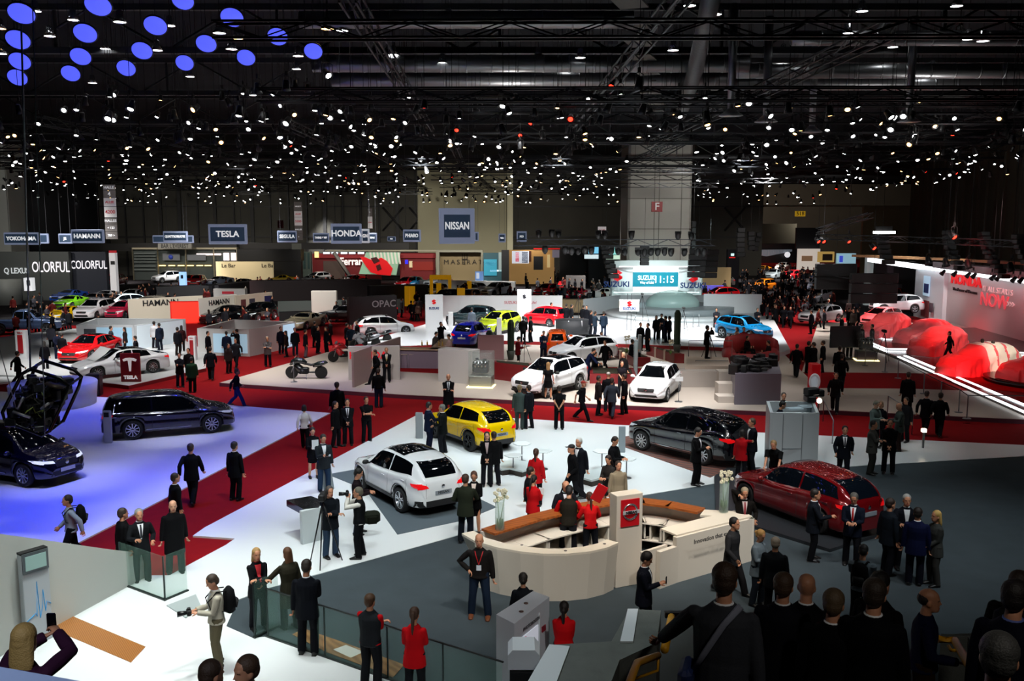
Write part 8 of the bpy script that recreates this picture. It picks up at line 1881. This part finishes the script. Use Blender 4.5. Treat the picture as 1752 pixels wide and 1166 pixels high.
PP(1523, 853, 130, 'easy', 'man in a dark blue suit, left of the group by the red hatchback', tc='#141a22', bc='#0e1016', hc='#2c1c14', z=C5, h=1.84, heavy=1.08, fine=.011)
PP(1552, 846, 10, 'gesture', 'grey-haired man in an open dark jacket over a white shirt in the group', tc='#10121a', hc='#9c9c98', z=C5, h=1.84, fine=.011, heavy=1.1, shirt='#dfe4e8')
PP(1571, 869, 178, 'stand', 'man in a bright navy suit seen from behind in the group', tc='#101638', bc='#0c0e1a', hc='#1c120c', z=C5, h=1.82, fine=.011, **WH)
PP(1604, 874, -55, 'clasp', 'blond long-haired woman in a grey trouser suit', 'jacket', '#3c3e3c', bc='#3a3a38', hair='long', hc='#c8a45c', z=C5, h=1.76, fine=.011, **FM)
PP(1462, 843, -5, 'hold', 'grey-haired man in a navy suit and red tie behind the red hatchback', tc='#101624', hc='#5c5a54', z=C5, h=1.80, fine=.011, shirt='#e8eaf0', tie='#b82020')
PP(1394, 837, 95, 'gesture', 'man in a dark blue suit walking right in front of the red hatchback', tc='#12161e', bc='#0c0d11', hc='#201814', z=C5, h=1.80, fine=.011, **WH)
PP(1254, 883, 65, 'walk', 'man in a grey suit walking past the corner of the reception counter', tc='#2c2c2e', bc='#1c1a1c', hc='#100c0a', z=C5, h=1.80, fine=.011)
o, T = PP(1299, 906, 55, 'hold', 'woman with a blond bun in a pale grey jacket writing on a paper', 'jacket', '#6c7880', bc='#1c222a', hair='bun', hc='#b08448', z=C5, h=1.70, fine=.011, **FM); paper_for(o, T, 'white paper held by the woman with the blond bun')
PP(1327, 920, 172, 'stand', 'grey-haired man in a dark suit facing the woman with the blond bun', tc='#0e1216', bc='#0b0d10', hc='#8c8070', z=C5, h=1.78, fine=.011)
o, T = PP(1477, 934, 170, 'hold', 'man in a grey T-shirt with a black backpack', 'tshirt', '#5c6870', bc='#0e1012', hc='#0e0c0a', z=C5, h=1.78, fine=.011); backpack(o, T, 'black backpack over the grey T-shirt'); camera_for(o, T, 'big black camera held low by the man in the grey T-shirt')
PP(973, 835, 175, 'lean', 'man in a red shirt and dark waistcoat working inside the reception counter', 'shirt', '#c41014', vest='#201c16', hc='#120c0a', z=C5, h=1.82, fine=.010)
PP(1011, 846, -165, 'lean', 'woman in red with a ponytail inside the reception counter', 'shirt', '#c81216', hair='tail', hc='#3c2418', z=C5, h=1.68, fine=.010, **FM)
PP(966, 821, 12, 'lean', 'balding man in a dark suit leaning on the counter from outside', tc='#14141a', hair='balding', hc='#6a4a34', z=N5, h=1.80, heavy=1.08, **WH)
PP(907, 799, 110, 'easy', 'man in a black waistcoat over red sleeves talking outside the counter', 'shirt', '#b81014', vest='#16161a', hc='#281c16', z=N5, h=1.78)
o, T = PP(912, 814, 150, 'hold', 'dark-haired woman in a red jacket holding a white tablet', 'jacket', '#b81016', hair='tail', hc='#140c0a', z=N5, h=1.68, **FM); paper_for(o, T, 'white tablet held by the dark-haired woman in red', w=.16, h=.2)
PP(917, 768, 170, 'easy', 'woman in a red jacket with a ponytail farther out on the white floor', 'jacket', '#b01018', hair='tail', hc='#3a2014', z=N5, h=1.70, bc='#0a0a10', **FM)
PP(991, 749, -35, 'easy', 'white-haired man in a dark suit talking to a person in a cap', tc='#10131a', hc='#c8c8c4', z=N5, h=1.82, **WH)
PP(981, 758, -70, 'stride', 'person in black with a dark cap stepping left', 'jacket', '#08080b', hair='cap', hc='#0c0a0a', z=N5, h=1.78)
PP(1050, 747, 60, 'hold', 'man in black standing between the side tables', 'jacket', '#0a0a0d', z=N5, h=1.78)
PP(1042, 779, -30, 'hold', 'dark-haired woman in grey holding papers near the counter', 'jacket', '#2a2624', bottom='skirt', bc='#2c2826', hair='long', hc='#241410', z=N5, h=1.68, **FM)
PP(1058, 789, 20, 'easy', 'person in a beige jacket seen behind the logo pillar', 'jacket', '#8a7c66', bc='#6a6050', hc='#2c1c12', z=N5, h=1.68)
PP(796, 812, 165, 'gesture', 'man in a grey-green jacket talking to a woman in a black suit', tc='#23281e', bc='#10141c', hc='#3a2418', z=N5, h=1.82)
PP(811, 806, -5, 'hold', 'woman in a black skirt suit with brown hair facing the man in grey-green', 'jacket', '#08080a', bottom='skirt', bc='#08080a', hair='bob', hc='#4a2c1c', z=N5, h=1.72, shirt='#d8c8c0', **FM)
PP(563, 832, 25, 'folded', 'cameraman in a dark padded jacket and jeans beside the tall tripod', 'jacket', '#14181e', bc='#2c3c50', hc='#4a4440', z=N5, h=1.80, heavy=1.12, fine=.011)
PP(610, 802, 85, 'hold', 'man in a dark maroon sweater photographing the white crossover', 'sweater', '#1c1216', bc='#1c2c44', hc='#120e0c', z=N5, h=1.78, fine=.011)
o, T = PP(614, 834, -95, 'camera', 'grey-haired man in a black waistcoat over white sleeves, looking into a camera', 'shirt', '#d8d4cc', vest='#121416', bc='#0c0d10', hc='#6c6658', z=N5, h=1.78, fine=.011); camera_for(o, T, 'camera raised by the grey-haired man in the waistcoat'); 
b_ = at_body(o, (-.05, .26, .98)); t = thing('shoulder_bag', 'bulky dark camera bag slung behind the man in the black waistcoat', 'bag', b_); obj('bag', MB().box((0, 0, 0), (.42, .26, .30), .3, bev=.06), mat('#1c2018', .8), t); obj('pocket', MB().box((.05, -.13, -.03), (.26, .08, .2), .3, bev=.03), mat('#14170f', .8), t)
for px, py, fc, ps, lb in ((1332, 688, 100, 'sitdesk', 'dark-haired technician sitting inside the grey cabin'), (1341, 672, 10, 'stand', 'second technician whose head shows behind the grey cabin')): PP(px, py, fc, ps, lb, 'sweater', '#10131c', hc='#0c0a0a', z=.9 if ps == 'sitdesk' else .05, h=1.76)
Q = [(743, 568, 60, 'lean', HZ, '#4a4440', '#14141a', 'barman in a grey shirt leaning over the mauve bar', {}), (769, 572, -70, 'hold', HZ, '#c8a8a0', '#101014', 'person in a pink shirt standing at the end of the mauve bar', {}), (754, 551, 20, 'camera', ZS, '#0c0c10', '#101218', 'photographer in black on the edge of the bright white stand', {}),
        (807, 527, 175, 'stand', ZS, '#6a7484', '#34486a', 'man in a grey shirt and jeans at the dark jeep', {}), (886, 576, 100, 'hold', HZ, '#5c0e12', '#1a1618', 'man in a dark red jacket at the camera tripod', {}), (895, 541, 175, 'stand', ZS, '#0a0b0e', '#0c0d12', 'man in black beside the tail of the lime green car, left one', {}), (908, 541, -100, 'easy', ZS, '#0a0b0e', '#0c0d12', 'man in black beside the tail of the lime green car, right one', {}),
        (930, 566, 10, 'hold', HZ, '#1a2238', '#14182a', 'man in a navy suit holding a red folder by the orange hatchback', {}), (969, 520, 175, 'stand', ZS, '#0c0e14', '#0c0e14', 'man in black left of the silver tripod', {}), (978, 521, 100, 'stand', ZS, '#0e1016', '#0c0e14', 'man in black touching the silver tripod', {}), (943, 518, 90, 'stand', ZS, '#10141c', '#10141c', 'man in dark clothes leaning on the wall behind the red hatchback', {}),
        (998, 522, 150, 'stand', ZS, '#0c0d12', '#0c0d12', 'man in black right of the silver tripod', {}), (1004, 523, -20, 'stand', ZS, '#0d0e14', '#0d0e14', 'person in black half hidden right of the silver tripod', {}), (1011, 531, 100, 'stand', ZS, '#10121a', '#0e1016', 'man with glasses in dark blue near the rope arc', {}), (1018, 533, 120, 'gesture', ZS, '#1c2834', '#141c28', 'man in blue-grey at the rope arc', {}), (1033, 533, 178, 'stand', ZS, '#1c2a3a', '#18243a', 'man in a blue suit seen from behind at the rope arc', {}),
        (1027, 567, 20, 'crouch', ZS, '#10141e', '#10141e', 'photographer in a dark suit kneeling on the bright white floor', {}), (1036, 581, -30, 'walk', HZ, '#0a0a0c', '#0c0c10', 'man in black walking between the white off-roader and the planters', {}), (1017, 602, 100, 'sit', HZ, '#101010', '#141414', 'man in black sitting behind the white off-roader', {}), (1005, 597, 80, 'bend', HZ, '#141c38', '#10142a', 'man in navy bending behind the white off-roader', {}),
        (1123, 540, 10, 'stand', ZS, '#0c0b10', '#0c0b10', 'woman in black, left in the foursome before the glass dome', {'kind': 'f'}), (1132, 537, 0, 'hold', ZS, '#2a3038', '#10121a', 'man in a suit with an orange bag in the foursome before the glass dome', {}), (1140, 541, -100, 'hold', ZS, '#10142a', '#101426', 'man in navy, third in the foursome before the glass dome', {}), (1146, 541, -110, 'stand', ZS, '#0e1222', '#0e1222', 'man in navy at the right end of the foursome before the glass dome', {}),
        (1096, 552, 30, 'stand', ZS, '#0a090c', '#0c0b0e', 'man in black left of the pair by the black pedestal', {}), (1109, 553, -60, 'stand', ZS, '#08080a', '#0a0a0c', 'man in black right of the pair by the black pedestal', {}), (1081, 581, 120, 'sit', HZ+.2, '#0c0c14', '#0c0c12', 'man in black seated on the rim of the second red planter', {}), (1210, 557, 110, 'camera', 1.15, '#08080a', '#1c120c', 'cameraman in black on the beige camera deck', {}),
        (1226, 527, 0, 'hold', HZ, '#1c1c22', '#0e1014', 'man in an open jacket at the end of the small panes wall', {}), (1262, 560, -60, 'sit', HZ+.1, '#8a6a58', '#2c1c18', 'woman in a beige top seated on the red sofa island', {'kind': 'f'}), (1250, 572, 40, 'sit', HZ+.1, '#0e0c0c', '#14100e', 'dark-haired guest at the left end of the red sofa island', {}), (1273, 560, 10, 'stand', HZ, '#8c1216', '#141012', 'person in a red jacket behind the red sofa island', {}), (1286, 566, -20, 'sit', HZ+.1, '#c09c80', '#3c2c28', 'blond guest in the middle of the red sofa island', {'kind': 'f'}), (1278, 575, 60, 'sit', HZ+.1, '#0c0a0c', '#100e10', 'guest in black in the middle of the red sofa island', {}), (1316, 583, -90, 'sit', HZ+.1, '#1c1214', '#141012', 'guest in brown at the right end of the red sofa island', {}),
        (1296, 527, 20, 'hold', HZ, '#14161c', '#0e1014', 'man in a dark waistcoat at the white curb of the red aisle', {}), (1328, 521, 0, 'walk', Z0, '#101114', '#0e0f12', 'man in a dark suit, left of three walking up the red aisle', {}), (1342, 523, 5, 'stride', Z0, '#0e0f14', '#0c0d12', 'man in a dark suit, middle of three walking up the red aisle', {}), (1353, 524, -5, 'walk', Z0, '#101218', '#0c0d12', 'man in a dark suit, right of three walking up the red aisle', {}), (1389, 531, -60, 'easy', HZ, '#0d0f16', '#0c0e16', 'man in a dark suit in front of the white hatchback by the red aisle', {}),
        (1441, 539, 90, 'stand', HZ, '#0a090b', '#0a090b', 'man in black, first of the men behind the black flat screen', {}), (1453, 527, 60, 'stand', HZ, '#0c0c10', '#0a0a0e', 'man in black, second of the men behind the black flat screen', {}), (1461, 529, -30, 'stand', HZ, '#38302c', '#14100e', 'grey-haired man among the men behind the black flat screen', {}), (1469, 528, -90, 'stand', HZ, '#0a0a0e', '#0a0a0c', 'man in black, last of the men behind the black flat screen', {}), (1475, 555, 60, 'stand', HZ, '#140c0a', '#0c0a0a', 'man in black behind the engine case by the red stage', {}), (1493, 555, -80, 'stand', HZ, '#0c0a0c', '#0a0a0c', 'man in black right of the engine case by the red stage', {}),
        (28, 600, 110, 'walk', .1, '#0a0a10', '#0a0a0e', 'man in black walking across the white electric car floor', {}), (75, 584, 178, 'stand', .1, '#08060c', '#08060c', 'woman in a long black coat on the white electric car floor', {'kind': 'f'}), (86, 554, 20, 'stand', Z0, '#6a6c7c', '#101218', 'man in a pale grey shirt beside the blue-grey pickup', {}), (97, 567, 178, 'behind', .1, '#14182a', '#10142a', 'man in navy with his hands behind his back near the pickup', {}), (105, 570, 150, 'stand', .1, '#0c0c12', '#0c0c10', 'person in black right of the man in navy near the pickup', {}),
        (306, 604, 10, 'folded', Z0, '#101014', '#141c2c', 'man in a dark jacket and jeans by the red T board', {}), (327, 611, 170, 'stand', Z0, '#1e3a20', '#0e1410', 'man in a green coat by the charging pillar', {}), (322, 596, -20, 'stand', Z0, '#100e10', '#0e0c0e', 'person in black behind the man in the green coat', {}), (303, 560, 150, 'stand', .2, '#0c0c12', '#1c1410', 'man in black at the end of the white open saloon', {}), (310, 557, 178, 'stand', .2, '#2a0e10', '#141010', 'woman in dark red at the end of the white open saloon', {'kind': 'f'}), (263, 550, 150, 'stand', .2, '#d0d0d4', '#1c1c24', 'person in a white top by the seaside cubicle', {}), (272, 553, -150, 'stand', .2, '#141c2c', '#141824', 'man in dark blue by the seaside cubicle', {}), (189, 558, 90, 'stand', .2, '#2c3038', '#14161c', 'man in grey in front of the seaside picture', {}), (213, 560, -90, 'stand', .2, '#241c1c', '#141214', 'woman in brown in front of the seaside picture', {'kind': 'f'}), (232, 575, -90, 'sit', .4, '#0e0e14', '#101014', 'man in black sitting behind the red saloon', {}), (168, 536, 178, 'stand', .1, '#08080a', '#08080a', 'man in black before the nose of the white coupe-like off-roader', {}),
        (355, 567, 60, 'stand', Z0, '#0e0e14', '#0c0c10', 'man in black at the left end of the second cubicle', {}), (378, 558, 20, 'stand', Z0, '#3c3a40', '#14141a', 'man in grey leaning at the second cubicle', {}), (387, 567, 178, 'stand', Z0, '#101a30', '#0e1424', 'man in navy in the crowd at the second cubicle', {}), (405, 563, -120, 'camera', Z0, '#0c0d14', '#0e0f14', 'man in black photographing at the second cubicle', {}), (403, 578, -20, 'walk', Z0, '#22262e', '#101218', 'man in a checked coat walking from the second cubicle', {}), (390, 588, 30, 'stand', Z0, '#2c2426', '#101014', 'short woman in grey-brown at the second cubicle', {'kind': 'f'}),
        (480, 559, 20, 'stand', Z0, '#141626', '#101220', 'man in navy by the bright panel of the second cubicle', {}), (489, 566, -100, 'stand', Z0, '#1c1210', '#120e0e', 'woman in brown by the bright panel of the second cubicle', {'kind': 'f'}), (504, 561, 10, 'stand', Z0, '#101218', '#1c2432', 'man in black and jeans in the middle of the red aisle', {}), (522, 564, 100, 'stand', Z0, '#141016', '#5c5058', 'person in black with grey trousers in the red aisle', {}), (538, 550, 150, 'stand', Z0, '#0c0c10', '#0a0a0e', 'man in black behind the pair talking in the red aisle', {}), (543, 558, 60, 'stand', Z0, '#0e1018', '#0c0e14', 'man in a suit, left of the pair talking in the red aisle', {}), (558, 559, -60, 'stand', Z0, '#0e1018', '#0c0d12', 'man in a suit, right of the pair talking in the red aisle', {}), (565, 547, -100, 'stand', Z0, '#0c0c10', '#0c0c10', 'man in black right of the pair talking in the red aisle', {}), (600, 555, 0, 'walk', Z0, '#14202e', '#6a5a4a', 'man in a blue blazer and beige trousers in the red aisle', {}), (593, 553, 120, 'stand', Z0, '#0c0c10', '#101014', 'person in black behind the man in the blue blazer', {}), (611, 549, -60, 'stand', Z0, '#0c0c0e', '#3a2a26', 'person in black by the black bin in the red aisle', {}), (661, 538, 178, 'stand', Z0, '#0a0a0c', '#0c0c0e', 'man in a black coat by the dark green-grey wall', {}), (703, 514, 150, 'walk', Z0, '#0e1014', '#10141a', 'man in dark clothes left of the white sign tower', {}), (715, 517, -150, 'stand', Z0, '#5c4a40', '#14201c', 'woman in a beige scarf left of the white sign tower', {'kind': 'f'}), (709, 515, 30, 'stand', Z0, '#0c0c10', '#0c0c10', 'person in black just left of the white sign tower', {})]
for px, py, fc, ps, z, tc, bc, lb, kw in Q:
 o = far_person(px, py, lb, ps, kw.get('kind', 'm'), fc, tc, bc, z=z, h=1.66 if kw.get('kind') else 1.76)
t = tag(obj('litter_bin', MB().lathe([(.28, 0), (.32, 1.0), (.3, 1.05), (0, 1.1)], 18), mat('#101214', .4), loc=P(627, 580, 0)), 'round black bin at the corner of the red aisle', 'bin')
p_ = P(1020, 822, 1.75); tag(obj('clipboard', MB().box((0, 0, 0), (.26, .03, .42), M=Matrix.Rotation(.5, 4, 'Y'), bev=.01), mat('#b81018', .4), loc=at_body(bpy.data.objects['person'], (0, 0, 0)) if False else P(1012, 848, 1.95)-Vector((0, 0, .12))+Vector((.18, 0, .17))), 'red folder held up above the woman with the ponytail at the counter', 'folder')
CR = random.Random(31); DK = ['#0c0d10', '#101218', '#15161a', '#0a0b12', '#1c1a1c', '#1a2030', '#0f0f12', '#241a18', '#3a3a40', '#5c5a58', '#a8a8ac', '#6a1418']
zones = [((1268, 1395, 474, 512), 62, 'in the crowded far aisle right of the clock wall'), ((1270, 1395, 448, 470), 34, 'deep in the second hall under the star canopy'), ((900, 1046, 470, 500), 34, 'among the red cars left of the clock wall'), ((880, 1040, 452, 468), 20, 'on the farthest stand left of the big column'), ((300, 470, 470, 498), 22, 'in front of the restaurant and cream bar wall'),
        ((470, 640, 470, 484), 20, 'behind the long maroon plinth'), ((160, 300, 480, 505), 22, 'around the cars below the glass restaurant'), ((20, 130, 500, 530), 10, 'below the grey drum wall'), ((680, 890, 480, 512), 22, 'on the stands with white show cars'), ((560, 700, 500, 520), 10, 'at the black lettered stand wall'), ((1200, 1262, 476, 500), 7, 'by the cars right of the clock wall'), ((1300, 1390, 508, 522), 9, 'at the mouth of the red aisle'), ((1400, 1470, 495, 530), 8, 'under the black monitor truss'), ((340, 470, 505, 530), 8, 'beside the framed pictures wall'), ((0, 120, 520, 550), 6, 'behind the blue-grey pickup')]
n_far = 0; mass = []
for (x0, x1, y0, y1), n, where in zones:
 for i in range(n):
  col = CR.choice(DK[:9]) if CR.random() < .8 else CR.choice(DK)
  fk = CR.random() < .25
  n_far += 1
  if n_far % 3:
   me = far_person_mesh(CR.choice(('stand', 'walk', 'easy')), 'f' if fk else 'm'); L = P(CR.uniform(x0, x1), CR.uniform(y0, y1), 1.75); V = np.empty(len(me.vertices)*3); me.vertices.foreach_get('co', V)
   ci = CR.randrange(4); mi = np.empty(len(me.polygons), int); me.polygons.foreach_get('material_index', mi); mass.append((V.reshape(-1, 3) @ np.array(Matrix.Rotation(CR.uniform(0, 6), 3, 'Z').transposed())+np.array((L.x, L.y, 0)), [tuple(p.vertices) for p in me.polygons], np.where(mi == 1, 5+ci, mi))); continue
  far_person(CR.uniform(x0, x1), CR.uniform(y0, y1), 'small figure in dark clothes standing '+where, CR.choice(('stand', 'walk', 'easy', 'folded', 'hold')), 'f' if fk else 'm', None, col, CR.choice(DK[:8]), CR.choice(('#1d1510', '#0e0a08', '#4a3420', '#7c7468')), 'people '+where, 0, 1.66 if fk else 1.77)
k = 0; vv = []; ff = []; mm_ = []
for V, F, mi in mass: vv.append(V); ff += [tuple(i+k for i in f) for f in F]; mm_ += list(mi); k += len(V)
me = bpy.data.meshes.new('crowd'); me.from_pydata([tuple(v) for v in np.concatenate(vv)], [], ff)
for c in (SKIN[0], '#15161a', '#101218', '#0b0a0a', '#1d1510', '#0c0d10', '#1a1b20', '#3c3c40', '#5a1c1a'): me.materials.append(mat(c, .8))
me.polygons.foreach_set('material_index', mm_); me.polygons.foreach_set('use_smooth', [True]*len(ff)); tag(link('crowd', me), 'mass of tiny visitors filling the farthest stands and aisles', 'crowd', kind='stuff')
def near(px, py, D, face, pose, label, **kw):
 h = kw.get('h', 1.78); top = PY(px, py, D); f = kw.pop('fine', .010)
 return PP(0, 0, face, pose, label, loc=(top.x, D, top.z-h), fine=f, **kw)
o, T = near(1240, 963, 6.3, 176, 'rail2', 'man in a dark grey blazer with a pale bag strap, hand on the yellow rail', tc='#34363c', bc='#101216', hc='#3a281c', heavy=1.08, **WH)
st_ = [at_body(o, v) for v in ((-.12, .10, 1.50), (-.02, .17, 1.38), (.10, .175, 1.15), (.18, .16, .98))]
t = thing('shoulder_bag', 'blue and red printed bag on a pale grey strap across the blazer', 'bag', (0, 0, 0)); obj('strap', MB().tube(st_, [(.028, .006)]*4, 6, up=(1, 0, 0)), mat('#7c8090', .7), t); b_ = at_body(o, (.22, .14, .84)); obj('bag', MB().box((b_.x, b_.y, b_.z), (.10, .30, .40), o.rotation_euler.z, bev=.03), mat('#1c2c5c', .6, noise=.5, nscale=9), t); obj('red_print', MB().box((b_.x, b_.y-.01, b_.z-.12), (.104, .28, .13), o.rotation_euler.z, bev=.02), mat('#8a4038', .6, noise=.5, nscale=12), t)
near(1341, 978, 8.2, 172, 'stand', 'man in a black suit with thinning brown hair, first behind the man with the bag', tc='#12131a', bc='#08080c', hc='#4a3626', **WH)
near(1381, 980, 8.6, 178, 'stand', 'balding man in a black suit, second in the row going down the stairs', tc='#08080c', bc='#08080c', hair='bald', **WH)
near(1427, 1006, 7.6, 170, 'stand', 'man in a black suit with cropped fair hair, middle of the row on the stairs', tc='#06080c', bc='#08080c', hc='#5c4a34', **WH)
near(1497, 992, 7.4, 174, 'stand', 'man in a black suit with short brown hair, tallest of the row on the stairs', tc='#07090e', bc='#08080c', hc='#30241a', h=1.86, **WH)
near(1506, 976, 8.8, 150, 'stand', 'dark-haired man in black just behind the tallest man on the stairs', tc='#0a0a0c', hc='#100c0a', heavy=1.1)
o, T = near(1587, 1004, 9.4, 95, 'carry', 'balding man in a blue sweater and brown trousers beside the right yellow handrail', top='sweater', tc='#0f1230', bc='#2c1c0e', hair='balding', hc='#1c1010'); phone_for(o, T, 'black phone in the hand of the man in the blue sweater')
near(1738, 990, 6.4, 165, 'stand', 'man in a dark suit with a blue collar at the right edge', tc='#0a0c1a', bc='#08080c', hc='#140e0c', shirt='#5060a0')
o, T = near(1745, 975, 8.4, 170, 'stand', 'person in black with a backpack at the right edge of the photo', top='jacket', tc='#08080a', hc='#30241c'); backpack(o, T, 'black backpack at the right edge of the photo')
near(1712, 1086, 4.3, 178, 'stand', 'grey-haired head nearest to the camera in the bottom corner', tc='#101014', hc='#3c3c3a', h=1.74)
near(357, 1128, 7.8, 120, 'stand', 'dark-haired head just showing at the bottom edge', tc='#14161c', hc='#3c2a1e')
near(424, 1119, 7.6, -60, 'stand', 'man with glasses in a navy jacket showing only head and shoulders at the bottom edge', tc='#18204a', hc='#4a3424', shirt='#dfe4ee')
o, T = near(30, 1076, 6.2, 150, 'raise', 'woman with long blond-brown hair in a dark purple top photographing the screen tower', top='sweater', tc='#34162e', bc='#1c1016', hair='long', hc='#a88850', h=1.66, **FM); phone_for(o, T, 'dark phone held up by the woman in the purple top')
